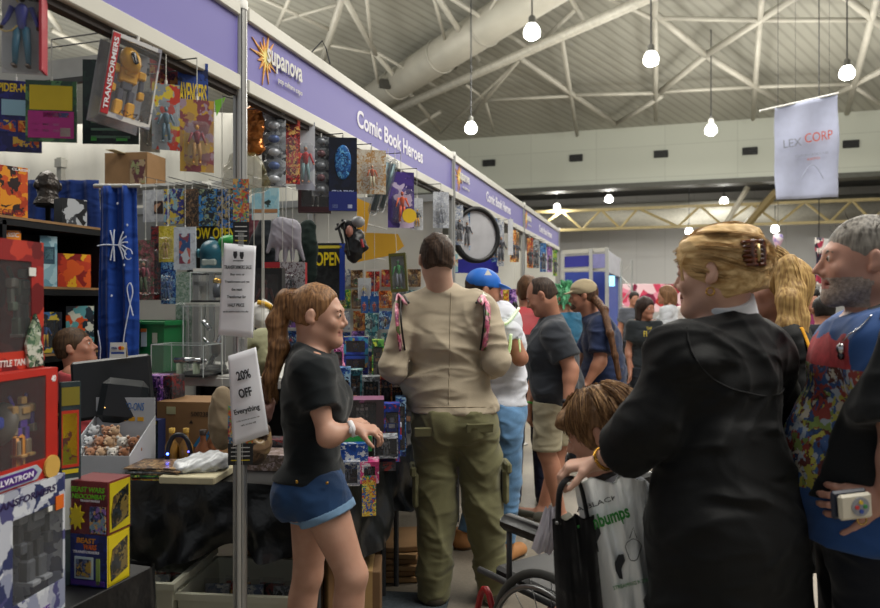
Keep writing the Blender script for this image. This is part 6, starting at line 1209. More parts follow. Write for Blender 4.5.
onshelf(wb, 37, 312, 62, 3.7, 1.176, 'dark pack with a blue and yellow figure on the third shelf', ['#2a2c34', '#3a6a9a', '#c8b040', '#1c1c20'], fig=('#c09070', '#2a5aa0', '#c8a020'), robot=False, sc=14)
onshelf(wb, 84, 331, 98, 3.95, 1.176, 'plain tan box on the third shelf beside the blue cloth', ['#a08060', '#988058', '#a88a68'], win=(0, 0, 0, 0), sc=6)
# dark bust on top of the bookcase
bu = empty('head_bust', at(48, 205, 4.55), ALPHA+R(50), 'dark bronze wrinkled head bust on a stand above the bookcase', 'bust'); BRZ = mat('#3a3430', .3, .4, var=.4, vs=30, bump=.6, bs=60)
isomesh([Cp((0, 0, .0), (0, 0, .05), .085, .06, k=.02), El((0, .01, .13), (.065, .075, .085), k=.02), El((0, .07, .10), (.03, .03, .03), k=.02), El((-.03, .065, .145), (.016, .012, .010), k=.01, op='s'), El((.03, .065, .145), (.016, .012, .010), k=.01, op='s'), Cp((-.035, .07, .165), (.035, .07, .165), .010, k=.01), El((-.07, 0, .12), (.012, .02, .028), k=.01), El((.07, 0, .12), (.012, .02, .028), k=.01)], .004, disp=folds(.003, 110, (.2, .3, 1), 4, .7), name='bust', mats=[BRZ], parent=bu, cuts=[((0, 0, 0), (0, 0, -1))])
b = MB(); z_ = bu.location.z; b.lathe([(0, 0), (.07, 0), (.07, -.012), (.015, -.02), (.015, -z_+.02), (.13, -z_+.01), (.13, -z_)], BLK); b.build('stand', bu, True)
# --- stack of large boxes at the left edge
REDP = printed(['#8a1c1c', '#a82a24', '#6a1418', '#b83828'], 14, 3)
r = wbox((-22, 474, 68, 620), 1.80, 100, .22, 'large white, purple and blue boxed robot, lowest in the stack at the left edge', printed(['#b8bcc8', '#8a90a8', '#c8ccd4', '#4a4a78', '#a0a4b4', '#303860'], 22, 4), win=(.38, .22, .97, .80), fig=('#a0a2a8', '#4a4c54', '#8a8c94'), name='boxed_robot', sc=10, z0=.642, title=[('TRANSFORMERS', .0, .92, .75, .05, '#2a1c48'), ('PRIME', .15, .07, .3, .05, '#5a2a8a')], inner='#303338')
p_, w_, h_ = place((-22, 474, 68, 620), 1.80, 100); h_ = h_
b = MB(); b.box((w_*.42, -.004, h_*.80), (w_*.1, .003, h_*.1), mat('#d0641c', .5)); b.box((w_*.3, -.004, h_*.78), (w_*.05, .003, h_*.035), WHT); b.build('sticker', r)
zt_ = .642+h_
r = wbox((-22, 372, 60, 487), 1.80, 100, .22, 'large red-edged box reading GALVATRON, middle of the left stack', mat('#b02418', .45), win=(.0, .18, .84, .94), fig=('#a88a60', '#8a8a94', '#6a4aa0'), name='boxed_robot', z0=zt_+.001, inner='#33363a', title=[('40', .44, .90, .06, .06, '#e8e8e8')])
p_, w_, h_ = place((-22, 372, 60, 487), 1.80, 100)
b = MB(); b.prism([(-.48*w_, .02*h_), (.20*w_, .02*h_), (.27*w_, .085*h_), (.20*w_, .15*h_), (-.48*w_, .15*h_)], -.006, -.003, mat('#a8b4bc', .4)); b.prism([(-.46*w_, .035*h_), (.14*w_, .035*h_), (.20*w_, .085*h_), (.14*w_, .135*h_), (-.46*w_, .135*h_)], -.008, -.006, mat('#4a1c7a', .4)); b.lathe([(0, .006), (.03, .006), (.03, 0)], mat('#c8a050', .4), c=(.40*w_, -.003, .09*h_), rot=Euler((math.pi/2, 0, 0)).to_matrix()); b.build('name_flash', r)
lettering('GALVATRON', (.52*w_, .05*h_), mat('#e0dce8', .5, var=0), r, (-.12*w_, -.009, .085*h_), bold=.02, skew=.1)
b = MB(); b.ball((.12*w_, .08, .52*h_), (.09*w_, .05, .20*h_), mat('#5a544c', .5, bump=.4, bs=30), 14, rot=Euler((0, .3, 0)).to_matrix()); b.box((-.05*w_, .06, .55*h_), (.05, .03, .03), mat('#2a3a9a', .4), bev=.005); b.box((.22*w_, .05, .25*h_), (.03, .03, .10), mat('#c8801c', .4), bev=.01); b.build('shield_piece', r, True)
zt_ += h_+.001
r = wbox((-22, 246, 45, 377), 1.84, 98, .18, 'red-framed window box with a grey creature, top of the left stack', REDP, win=(.02, .14, .80, .84), fig=('#8a8c84', '#6a6c64', '#5a5a50'), name='boxed_figure', z0=zt_+.001, inner='#6a5a3c', robot=False, title=[('BATTLE TANK', -.02, .055, .55, .05, '#e0dcd8')], sc=12)
p_, w_, h_ = place((-22, 246, 45, 377), 1.84, 98); b = MB(); b.lathe([(0, .004), (.028, .004), (.028, 0)], mat('#a81c24', .4), c=(.36*w_, -.004, .075*h_), rot=Euler((math.pi/2, 0, 0)).to_matrix()); b.box((.30*w_, -.004, .76*h_), (.025, .003, .022), WHT); b.build('sticker', r)
b = MB(); b.prism([(-.02, -.07), (.035, -.07), (.03, -.02), (.02, .0), (.025, .03), (.005, .07), (-.015, .03), (-.03, -.01)], -.012, -.005, printed(['#4a6a50', '#8a9a80', '#2a3a30', '#c0c4b8'], 50, 3)); o = b.build('green_creature_print', r); o.location = (.30*w_, 0, .22*h_)
flat((60, 378, 80, 580), 2.12, 60, 'tall yellow and black instruction card with small robot drawings, behind the large stack', ['#24343a', '#2a3c40', '#1c2a30'], hang=None, name='printed_card', cat='printed card', z0=.642, thick=.02, extra=[(-.02, .93, .9, .09, '#7a7420'), (-.04, .72, .86, .28, '#b83018'), (-.06, .72, .72, .25, printed(['#c8c01c', '#c8c01c', '#8ab02c', '#d0c820', '#5a5a50'], 26, 2)), (-.04, .56, .8, .02, '#c8b820'), (-.04, .40, .8, .25, '#b8bcb8')])
figure(boxA_ := [o for o in COL.objects if o.get('label', '').startswith('red-framed window')][0], (.10, .05, .08), .20, ('#8c8c84', '#5c6a5a', '#6a6c64'), name='creature_figure', robot=True)
figure([o for o in COL.objects if o.get('label', '').startswith('large red-edged')][0], (.075, .05, .06), .17, ('#b08a50', '#8a7a64', '#5a3a9a'), robot=True)
figure([o for o in COL.objects if o.get('label', '').startswith('large white, purple')][0], (.10, .05, .09), .25, ('#8c9098', '#4c5058', '#2c2e34'), robot=True)
def bw(box, Z, z0, label, c1, c2, cw, titles, d=.10):
    p, w, h = place(box, Z, 4); r = wbox(box, Z, 4, d, label, c1, win=(0, 0, 0, 0), z0=z0, name='boxed_robot', title=titles, side=c2, sc=16)
    for ch in [c for c in r.children if c.name.startswith('carton')]: pass
    b = MB(); b.box((w/2+.001, d*.5, h*.5), (.002, d*.9, h*.92), mat(cw, .4)); b.prism([(-.36*d, .10*h), (.36*d, .22*h), (.36*d, .85*h), (-.30*d, .70*h), (-.40*d, .4*h)], 0, .003, printed(['#1c1e1a', '#2c2a20', '#4a3c2c', '#242a30', '#6a5a30'], 40, 2, .15), rot=Euler((0, 0, math.pi/2)).to_matrix(), c=(w/2+.004, d*.5, 0)); b.build('side_window', r)
    return r, w, h
r, w_, h_ = bw((70, 536, 107, 588), 2.1, .642, 'blue boxed robot reading BEAST WARS in orange, below the maroon one', ['#1c2460', '#24307a', '#1a1f50'], '#c8b41c', '#c8b41c', [('BEAST', -.05, .88, .5, .10, '#d89020'), ('WARS', .05, .76, .35, .10, '#d8681c'), ('TRANSFORMERS', -.05, .66, .7, .05, '#d8d8e0')])
b = MB(); b.box((-.10*w_, -.004, .36*h_), (.5*w_, .002, .42*h_), mat('#b8c8c8', .5)); b.box((-.10*w_, -.006, .36*h_), (.4*w_, .002, .34*h_), printed(['#3a4a7a', '#b0903a', '#6a7a90', '#20243a'], 60, 3)); b.box((.28*w_, -.004, .30*h_), (.10*w_, .002, .5*h_), mat('#8aa050', .5)); b.box((0, -.004, .08*h_), (.9*w_, .002, .09*h_), mat('#4a2a80', .5)); b.build('picture_panel', r)
r, w_, h_ = bw((69, 484, 108, 537), 2.1, .642+h_+.001, 'maroon boxed robot reading BEAST WARS NEOCOMBAT in green', ['#6a2428', '#7a2c2c', '#5a1c22'], '#6a2428', '#b8a81c', [('BEAST WARS', 0, .84, .85, .10, '#6ac01c'), ('NEOCOMBAT', .02, .71, .85, .09, '#6ac01c'), ('TRANSFORMERS', .05, .63, .5, .04, '#d8d8e0')])
b = MB(); n = 9; b.prism([((-.28+(.22 if i % 2 else .13)*math.cos(i*math.pi/n))*w_, (.32+(.26 if i % 2 else .16)*math.sin(i*math.pi/n))*h_) for i in range(2*n)], -.006, -.003, mat('#d8c41c', .4)); b.box((.26*w_, -.004, .28*h_), (.40*w_, .003, .50*h_), printed(['#3a4a78', '#8a6ab0', '#20283c', '#7a9aa8', '#c8a060'], 55, 3)); b.build('picture_panel', r)
# --- things on the main table
TT = .742
def boxon(x0, y0, x1, Z, label, col, zs=TT, yaw=8, d=.12, **kw):
    kw.setdefault('win', (0, 0, 0, 0)); y1 = 304+(EYE-zs)*F_PX/Z; return wbox((x0, y0, x1, y1), Z, yaw, d, label, col, z0=zs, **kw)
# comics pile
for i in range(7):
    c = at(160-i*.6, 480, 2.98); c.z = TT+.004+i*.0075; r = empty('comic_book', (c.x, c.y+.05, c.z), R([2, -6, 9, -3, 5, -10, 4][i]+10), '%s bagged comic in the loose pile on the table corner' % ['lowest yellow-edged', 'second-lowest dark', 'third green-edged', 'middle brown', 'third-from-top grey', 'second-from-top brown', 'topmost brown'][i], 'comic')
    b = MB(); b.box((0, 0, 0), (.26, .18, .006), art(['yellow', 'black', 'green', 'brown', 'grey', 'brown', 'brown'][i], 30), bev=.001); b.build('pages', r); b = MB(); b.box((0, 0, .0005), (.275, .195, .0066), clear('#e8e8e0', .12)); b.build('sleeve', r)
# white tray with crumpled clear bags
ty = empty('foam_tray', (*at(194, 480, 2.95).xy, TT), R(12), 'cream foam board tray heaped with crumpled clear bags, near the nearest post', 'tray')
b = MB(); b.box((0, .06, .016), (.23, .26, .03), mat('#c8c0a0', .7), bev=.004); b.build('board', ty)
isomesh([El((-.03, .05, .05), (.07, .08, .03)), El((.05, .08, .055), (.06, .07, .035)), El((0, .12, .06), (.06, .05, .03))], .005, disp=folds(.012, 90, (1, .7, .4), 7, .9), name='crumpled_bags', mats=[mat('#c8ccd0', .25, var=.2, vs=40)], parent=ty)
boxon(243, 455, 290, 3.12, 'flat pale pink and brown box at the table edge behind the girl', ['#8a7a78', '#6a5c50', '#a89a9c', '#5a4c44'], d=.16, yaw=8)
boxon(262, 440, 282, 3.3, 'small black box behind the flat pink and brown box', 'black', d=.1)
# plush display box
pd_ = empty('display_box', (*at(112, 470, 3.12).xy, TT), R(14), 'open white counter display box filled with small plush animals', 'display box'); WP = mat('#b9bcc2', .5, var=.05)
b = MB(); b.box((0, .12, .15), (.27, .004, .30), WP); b.prism([(0, 0), (.24, 0), (.24, .22), (0, .09)], -.002, .002, WP, rot=Euler((0, 0, math.pi/2)).to_matrix(), c=(-.135, -.12, 0)); b.prism([(0, 0), (.24, 0), (.24, .22), (0, .09)], -.002, .002, WP, rot=Euler((0, 0, math.pi/2)).to_matrix(), c=(.135, -.12, 0)); b.box((0, -.12, .045), (.27, .004, .09), WP); b.box((0, 0, .002), (.27, .24, .004), WP); b.build('tray', pd_)
lettering('WARD-ONS', (.13, .035), mat('#2a6ab0', .5, var=0), pd_, (.02, .117, .26), skew=.1); b = MB(); b.box((-.105, .116, .24), (.022, .002, .03), mat('#2a5a9a')); 
for i in range(4): b.box((-.05+.04*i, .116, .205), (.028, .002, .018), mat('#d8a01c'))
b.build('printed_marks', pd_)
rng = random.Random(3)
for i in range(13):
    cc_ = ['#c8ccd0', '#a8785a', '#c0a080', '#d0ccc4', '#8a5a3a'][i % 5]; nm = {'#c8ccd0': 'white', '#a8785a': 'tan', '#c0a080': 'beige', '#d0ccc4': 'cream', '#8a5a3a': 'brown'}[cc_]
    x, y_, z = -.10+.05*(i % 5)+rng.uniform(-.01, .01), -.08+.06*(i//5)+.01, .05+.035*(i//5)+.01
    p = pd_.matrix_basis @ Vector((x, y_, z)); r = empty('plush_toy', p, ALPHA+R(rng.uniform(-30, 30)), '%s plush animal in the white display box, %s row, %s from the left' % (nm, ['front', 'middle', 'back'][i//5], ['first', 'second', 'third', 'fourth', 'fifth'][i % 5]), 'plush toy', 'plush animals in the display box')
    b = MB(); m_ = mat(cc_, .95, bump=.6, bs=120, sheen=.4); b.ball((0, 0, 0), (.026, .024, .028), m_, 10); b.ball((0, -.012, .036), (.024, .023, .021), m_, 10); b.ball((0, -.034, .032), (.010, .01, .008), m_, 8)
    for s in (-1, 1): b.ball((s*.019, -.008, .054), .008, m_, 8); b.ball((s*.026, -.012, .002), (.011, .011, .016), m_, 8); b.ball((s*.015, -.026, -.02), (.012, .014, .011), m_, 8)
    b.build('body', r, True); b = MB(); b.ball((0, -.043, .034), .0035, BLK, 6); b.ball((-.009, -.033, .042), .0025, BLK, 6); b.ball((.009, -.033, .042), .0025, BLK, 6); b.build('face', r, True)
    if i % 3 == 1: b = MB(); b.ball((0, 0, -.002), (.0275, .0255, .018), mat('#2a78b8', .8), 10); b.build('blue_shirt', r, True)
# monitor and till
mo = empty('computer_monitor', (*at(113, 420, 3.30).xy, TT), ALPHA+R(16), 'black computer monitor seen from behind on the table, with a card-logo sign on top', 'monitor'); BP = mat('#15181b', .4)
b = MB(); b.box((0, 0, .34), (.34, .03, .27), BP, rot=Euler((R(-14), R(-6), 0)).to_matrix(), bev=.012); b.build('screen_shell', mo); b = MB(); b.box((.05, -.05, .28), (.20, .07, .20), mat('#1a2024', .35), rot=Euler((R(-10), R(8), 0)).to_matrix(), bev=.03); b.build('rear_housing', mo)
b = MB(); b.box((0, -.02, .12), (.06, .03, .22), BP, bev=.008); b.build('neck', mo); b = MB(); b.lathe([(0, 0), (.12, 0), (.12, .012), (.03, .025), (0, .025)], BP); b.build('base', mo, True); b = MB(); b.ball((-.02, -.092, .26), .003, glow('#e0a020', 2), 6); b.build('indicator_light', mo)
sg = empty('card_sign', (*at(118, 368, 3.26).xy, TT+.475), ALPHA+R(8), 'small white sign with payment card logos on top of the monitor', 'sign')
b = MB(); b.box((0, 0, .035), (.068, .004, .07), mat('#c8c8c4', .5), rot=Euler((R(-10), 0, 0)).to_matrix()); b.box((0, .022, .035), (.068, .004, .07), mat('#c8b89a', .5), rot=Euler((R(16), 0, 0)).to_matrix()); b.build('board', sg)
b = MB(); b.box((-.014, -.0065, .045), (.028, .002, .016), mat('#c8ccd8')); b.ball((.012, -.009, .045), (.009, .002, .009), mat('#c82a1c'), 10); b.ball((.021, -.009, .045), (.009, .002, .009), mat('#e0a01c'), 10); b.box((0, -.004, .02), (.056, .002, .016), mat('#2a4a98')); b.build('card_logos', sg); lettering('VISA', (.026, .010), mat('#22306a'), sg, (-.015, -.0085, .045))
# carton with tall bottles and toys in front
r = boxon(157, 402, 222, 3.42, 'brown cardboard carton printed 5002387 on the table behind the small bottles', BRD, d=.24, yaw=10, name='carton', cat='carton')
lettering('5002387', (.10, .022), mat('#3a2c20', .6, var=0), r, (.06, -.004, .20)); b = MB(); b.box((-.09, -.004, .215), (.045, .002, .035), mat('#b8b890')); b.build('label', r)
b = MB(); b.prism([(.02, .05), (.06, .03), (.10, .10), (.07, .12)], -.005, -.003, mat('#2a80b8', .5)); b.prism([(.09, .11), (.14, .10), (.15, .16), (.12, .17)], -.005, -.003, mat('#2a80b8', .5)); b.prism([(.0, .155), (.02, .155), (.01, .172)], -.005, -.003, mat('#3a2c20')); b.build('printed_marks', r)
boxon(130, 420, 158, 3.38, 'dark green and yellow boxed gadget between the plush display and the carton', ['#1c2a30', '#2a3c48', '#161c20'], title=[('TRON', 0, .93, .9, .08, '#c8b81c')], side='#2a3460')
boxon(143, 376, 160, 3.5, 'narrow dark purple window box right of the monitor', 'purple', win=(.15, .1, .85, .85), fig=('#9a7a8a', '#5a3a5a', '#3a2a4a'), robot=False)
boxon(161, 376, 172, 3.52, 'narrow purple and black box beside its twin, right of the monitor', 'black', win=(.15, .1, .85, .85), fig=('#b08a9a', '#6a3a6a', '#2a2a3a'), robot=False)
def bottle(px, Z, zs, h, rr, body, label, neck='#3a2c20', name='bottle', cat='bottle'):
    p = at(px, 440, Z); r = empty(name, (p.x, p.y, zs), 0, label, cat); b = MB(); b.lathe([(0, 0), (rr, 0), (rr*1.05, h*.1), (rr, h*.55), (rr*.4, h*.72), (rr*.35, h*.9)], body, n=14); b.build('body', r, True); b = MB(); b.lathe([(rr*.42, h*.88), (rr*.45, h), (0, h)], mat(neck), n=12); b.build('cap', r, True)
GB = mat('#8a6428', .35, var=.3, vs=30)
for i, (px, Z, h, c2, lab) in enumerate(((172, 3.2, .17, '#c8a040', 'gold cylindrical bottle standing at left in front of the carton'), (186, 3.2, .17, '#b08a30', 'gold cylindrical bottle right of the blue-lit gadget'), (203, 3.1, .18, '#2a1c14', 'dark fluffy bottle-shaped toy with a thin top, first right of the gold bottles'), (214, 3.12, .2, '#2a1c14', 'dark fluffy bottle-shaped toy nearest to the notices'))):
    bottle(px, Z, TT, h, .030 if i < 2 else .034, GB if i < 2 else mat('#6a3c1c', .8, bump=.8, bs=60, var=.5, vs=30), lab, neck=c2, name='bottle' if i < 2 else 'fluffy_toy', cat='bottle' if i < 2 else 'toy')
gd = empty('gadget_toy', (*at(179, 440, 3.12).xy, TT), ALPHA, 'dark claw-like gadget with two blue lights in front of the gold bottles', 'toy'); b = MB()
b.tube(bez([(-.045, 0, 0), (-.05, 0, .08), (-.03, 0, .14), (0, 0, .155), (.03, 0, .14), (.05, 0, .08), (.045, 0, 0)], 4), .010, mat('#20242c', .35, .3), 8); b.box((0, 0, .012), (.11, .05, .024), mat('#1a1c22', .4), bev=.006); b.build('frame', gd, True)
b = MB(); b.ball((-.045, -.012, .075), .006, glow('#3050ff', 12), 8); b.ball((.045, -.012, .085), .004, glow('#4040e0', 6), 8); b.build('blue_lights', gd, True)
# counter goods
CT = 1.062
def onctr(kind, x0, y0, x1, Z, label, col, **kw):
    y1 = 304+(EYE-CT)*F_PX/Z; kw['z0'] = CT; return kind((x0, y0, x1, y1), Z, kw.pop('yaw', 6), label, col, **kw)
GT = mat('#14703c', .45, var=.05); p_ = at(153, 350, 4.35)
tb = empty('storage_tub', (p_.x, p_.y, CT), R(6), 'green plastic storage tub with two small stickers, on the counter beside the blue cloth', 'tub')
def tub(parent, w, d, h, m, t=.006, name='body', flare=.9):
    b = MB(); a = flare
    def ring(sx, sy, z): return [(-sx/2, -sy/2, z), (sx/2, -sy/2, z), (sx/2, sy/2, z), (-sx/2, sy/2, z)]
    V = ring(w*a, d*a, 0)+ring(w, d, h)+ring(w+.03, d+.03, h)+ring(w+.03, d+.03, h-.025)+ring(w-2*t, d-2*t, h)+ring((w-2*t)*a, (d-2*t)*a, t)
    F = [(3, 2, 1, 0)]
    def band(i, j): return [(i*4+k, i*4+(k+1) % 4, j*4+(k+1) % 4, j*4+k) for k in range(4)]
    F += band(0, 1)+band(3, 2)+band(2, 4)+band(4, 5)+[(20, 21, 22, 23)]+band(1, 3)
    b.add(V, F, m); return b.build(name, parent)
tub(tb, .30, .24, .30, GT); tb.rotation_euler = (0, 0, R(6))
b = MB(); b.box((.02, -.122, .20), (.035, .004, .10), mat('#b8c8d0')); b.box((.02, -.124, .245), (.035, .004, .02), mat('#d0702c')); b.box((.09, -.122, .20), (.03, .004, .06), mat('#a8b0a0')); b.build('sticker', tb); b = MB(); b.box((0, -.134, .288), (.33, .008, .02), GT, bev=.003); b.build('rim_lip', tb)
def case(x0, y0, x1, Z, label, d=.2, stuff=None, z0=CT):
    y1 = 304+(EYE-z0)*F_PX/Z; p, w, h = place((x0, y0, x1, y1), Z, 6); r = empty('display_case', (p.x, p.y, z0), R(6), label, 'display case'); e = .004; C_ = clear('#e8f0f2', .12, .05); E_ = mat('#c8d0d0', .3)
    b = MB(); b.box((0, d/2, .006), (w, d, .012), BLK); b.build('base', r); b = MB()
    for sx in (-1, 1): b.box((sx*w/2, d/2, h/2+.006), (.003, d, h-.012), C_)
    b.box((0, 0, h/2+.006), (w, .003, h-.012), C_); b.box((0, d, h/2+.006), (w, .003, h-.012), C_); b.box((0, d/2, h), (w, d, .003), C_); b.build('clear_cover', r); b = MB()
    for sx in (-1, 1):
        for sy in (0, d): b.box((sx*w/2, sy, h/2), (e, e, h), E_)
        b.box((sx*w/2, d/2, h), (e, d, e), E_)
    b.box((0, 0, h), (w, e, e), E_); b.box((0, d, h), (w, e, e), E_); b.build('edges', r); return r, w, h
CHR = mat('#b8bcc0', .15, .95)
def contents(name, parent, label, cat, fn):
    r = empty(name, parent.location, parent.rotation_euler.z, label, cat); b = MB(); fn(b); b.build('model', r, True); return r
r, w_, h_ = case(183, 306, 222, 4.1, 'tall clear display case holding a chrome model, behind the upper notice')
def f_(b, w_=w_, h_=h_):
    b.tube([(-.05, .1, .30), (-.01, .1, .25)], .016, CHR, 10); b.tube([(-.03, .1, .02), (.03, .1, .12), (.08, .1, .30)], .014, CHR, 10); b.tube([(.0, .08, .16), (-.04, .09, .20)], .010, CHR, 8); b.ball((.03, .1, .14), (.03, .03, .05), mat('#6a6258', .3, .5), 12); b.box((.03, .1, .03), (.10, .08, .03), DGREY, bev=.008)
contents('chrome_model', r, 'chrome jointed model standing in the tall clear case', 'model', f_)
r, w_, h_ = case(151, 345, 203, 3.95, 'long low clear display case with a chrome cylinder model, in front of the green tub')
contents('chrome_cylinder', r, 'chrome cylinder hilt lying on pale stands in the long low case', 'model', lambda b: (b.tube([(-.06, .08, .085), (.10, .08, .085)], .018, CHR, 12), b.tube([(.10, .08, .085), (.13, .08, .085)], .010, CHR, 10), b.box((-.03, .08, .04), (.02, .05, .06), mat('#9aa890'), None, .003), b.box((.07, .08, .04), (.02, .05, .06), mat('#9aa890'), None, .003)))
r, w_, h_ = case(190, 272, 222, 4.35, 'small clear case with a gold-domed figure, stacked above the tall clear case', z0=1.47)
contents('gold_model', r, 'gold-domed little robot-like model inside the upper clear case', 'model', lambda b: (b.ball((.02, .1, .13), (.028, .028, .022), mat('#c8a050', .15, .9), 14), b.lathe([(0, .03), (.024, .03), (.028, .08), (.022, .12), (0, .12)], mat('#6a7078', .3, .6), c=(.02, .1, 0)), b.box((.07, .1, .07), (.05, .03, .08), mat('#c8c0b0'), None, .004)))
cv = at(206, 305, 4.35); b = MB(); b.box((0, .1, 0), (.26, .24, .012), mat('#c8c8c0', .3)); 
for sx in (-1, 1):
    for sy in (0, .2): b.box((sx*.12, sy, -.205), (.012, .012, .40), ALU)
o = b.build('shelf_riser'); o.location = (cv.x, cv.y, 1.464); o.rotation_euler = (0, 0, R(6)); tag(o, 'small white riser shelf holding the upper clear case', 'shelf')
r = onctr(card, 176, 272, 192, 4.5, 'tall clear vase-like pack of folded green and white cards right of the blue pack', ['#a8b8b0', '#88a090', '#c0c8c0', '#6a8a70'], fig=None, hang=None, tint='#d8e8e0')
# round helmets and busts
hb = empty('helmet_bust', at(212, 269, 4.6), ALPHA, 'blue-green domed head bust with round side discs, in front of the NOW OPEN poster', 'bust')
TEA = mat('#20586a', .35, var=.2); b = MB(); b.ball((0, 0, .11), (.075, .08, .075), TEA, 18); b.lathe([(.0, 0), (.07, 0), (.073, .11)], TEA); b.build('dome', hb, True); b = MB(); b.lathe([(.0, .0), (.028, 0), (.028, .02), (0, .02)], mat('#3a7888', .3, .4), c=(-.07, 0, .10), rot=Euler((0, -math.pi/2, 0)).to_matrix()); b.ball((0, 0, .19), (.018, .018, .014), TEA, 10); b.build('side_disc', hb, True); b = MB(); b.box((0, -.06, .04), (.09, .03, .04), mat('#8a9490', .5), bev=.008); b.build('front_plate', hb)
b = MB(); b.box((0, 0, -.01), (.18, .18, .02), WHT); b.box((0, 0, -(hb.location.z-CT)/2-.01), (.03, .03, hb.location.z-CT-.02), ALU); b.box((0, 0, -(hb.location.z-CT)+.005), (.14, .14, .01), ALU); b.build('pedestal', hb)
gl = empty('boxing_glove', at(229, 246, 4.6), ALPHA, 'bright green rounded glove-like toy above the upper notice, hanging from the rail', 'toy'); isomesh([El((0, 0, .03), (.065, .05, .04)), Cp((-.03, 0, .0), (-.05, 0, -.05), .035, .03)], .006, name='glove', mats=[mat('#2a8a3c', .4)], parent=gl); hanger(gl, .06, 2.32)
# masks and bags hanging right of the notices
def mask(px, py, Z, r3, m, label, name='rubber_mask', seed=1, feats=True):
    rt2 = empty(name, at(px, py, Z), ALPHA+R(10), label, 'mask'); pr = [El((0, 0, 0), r3, k=.02), El((0, -r3[1]*.7, -r3[2]*.35), (r3[0]*.5, r3[1]*.5, r3[2]*.4), k=.03)]
    if feats: pr += [El((sx*r3[0]*.4, -r3[1]*.85, r3[2]*.15), (r3[0]*.22, .02, r3[2]*.14), k=.01, op='s') for sx in (-1, 1)]
    isomesh(pr, .006, disp=folds(.004, 60, (.3, .2, 1), seed, .8), name='shell', mats=[m], parent=rt2); hanger(rt2, r3[2]*.9, 2.25); return rt2
mask(264, 352, 2.9, (.085, .07, .095), mat('#8a8a6a', .7, bump=.4), 'olive wrinkled rubber mask hanging behind the girl\'s hair, right of the 20% OFF notice')
r = mask(263, 315, 3.1, (.055, .06, .065), mat('#c8c8c4', .4), 'white and yellow helmet behind the nearest post, right of the upper notice', name='toy_helmet', feats=False)
b = MB(); b.tube(bez([(-.02, -.05, .055), (.03, -.05, .04), (.05, -.04, 0), (.045, -.04, -.05)], 4), .010, mat('#d8a820', .5), 8); b.build('yellow_stripe', r, True)
mask(222, 418, 2.75, (.05, .05, .12), mat('#8a7a62', .8, bump=.4), 'tan cloth pouch hanging left of the 20% OFF notice', name='cloth_pouch', feats=False, seed=3)
mask(254, 440, 2.95, (.07, .05, .10), printed(['#5a4634', '#7a624a', '#3a2c22', '#8a7454'], 20, 3), 'brown creature mask hanging low, right of the 20% OFF notice', seed=5)
mask(262, 405, 2.98, (.05, .05, .08), mat('#4a2c24', .7, bump=.5), 'dark maroon mask hanging behind the girl\'s ponytail', seed=6)
# --- pegboard wall of small carded toys
rng = random.Random(11); names = list(PALN); NTH = ['first', 'second', 'third', 'fourth', 'fifth', 'sixth', 'seventh', 'eighth', 'ninth', 'tenth', 'eleventh', 'twelfth', 'thirteenth']
pgb = empty('pegboard', (-2.3, 4.785, 0), label='white pegboard panel carrying the grid of small carded toys behind the girl', cat='pegboard'); b = MB(); b.box((0, .0, 1.28), (1.5, .02, .86), WHT); b.build('panel', pgb)
wts = ['blue', 'blue', 'teal', 'grey', 'white', 'green', 'red', 'brown', 'black', 'blue', 'teal', 'orange', 'yellow', 'purple']
for rw in range(6):
    for cl_ in range(13):
        cn = rng.choice(wts); X_ = -2.93+cl_*.106+rng.uniform(-.008, .008); z1 = 1.70-rw*.145+rng.uniform(-.01, .01); w0, h0 = rng.uniform(.086, .104), rng.uniform(.12, .142)
        r = empty('carded_toy', (X_, 4.770-rng.uniform(0, .05), z1-h0), R(rng.uniform(-5, 5)), '%s small carded toy on the pegboard, %s row from the top, %s from the left' % (cn, NTH[rw], NTH[cl_]), 'carded toy', 'small carded toys on the pegboard')
        b = MB(); b.box((0, 0, h0/2), (w0, .002, h0), printed(PALN[cn], 45, rw % 3+1)); b.build('backing_card', r); b = MB(); b.box((0, -.012, h0*.42), (w0*.6, .022, h0*.6), clear('#f0f4f8', .22), bev=.006); b.build('blister', r)
        figure(r, (0, -.012, h0*.14), h0*.52, rng.choice([('#b08060', '#a02020', '#2a3a7a'), ('#8a9098', '#3a4048', '#5a6068'), ('#c0a040', '#8a6a20', '#3a3020'), ('#b08868', '#2a6a3a', '#4a3a2a')]), robot=rng.random() < .3)
        b = MB(); b.tube([(0, -.004, h0-.008), (0, .03+.02, h0-.008)], .0018, ALU, 5); b.build('peg_hook', r)
for (bx, Z, lab, c1, fg) in (((358, 278, 371, 299), 4.45, 'tall white card with a small yellow and blue character, in front of the pegboard', ['#ccd0d4', '#c4c8cc', '#d4d4d4'], ('#c8a020', '#c8b030', '#2a4a9a')), ((361, 296, 368, 313), 4.4, 'blue card with an orange figure, left of an identical pair', ['#1c5aa8', '#2a78c0', '#1c4a90'], ('#c88060', '#c8502c', '#a03a20')), ((370, 296, 379, 313), 4.4, 'blue card with an orange figure, right of an identical pair', ['#1c5aa8', '#2a78c0', '#1c4a90'], ('#c88060', '#c8502c', '#a03a20'))):
    card(bx, Z, 12, lab, c1, fg, hang=2.3, name='carded_toy', cat='carded toy', sc=10)
r = wbox((391, 253, 408, 292), 4.3, 12, .04, 'gold-green framed clear box with a green figure above the pegboard', mat('#5a5a2c', .4, .3), win=(.12, .08, .88, .92), fig=('#3a8a4a', '#4a9a5a', '#8a90a0'), robot=False, hang=2.3, name='framed_box', inner='#a8b0b0', ry=-4)
r = wbox((262, 262, 303, 290), 3.9, 12, .08, 'red box with yellow letters behind the girl\'s head', mat('#b0202c', .5), win=(.5, .1, .9, .7), fig=('#c0c0c0', '#9a4a4a', '#8a8a8a'), title=[('TOYS', -.2, .6, .4, .4, '#e0b020')], hang=2.25)
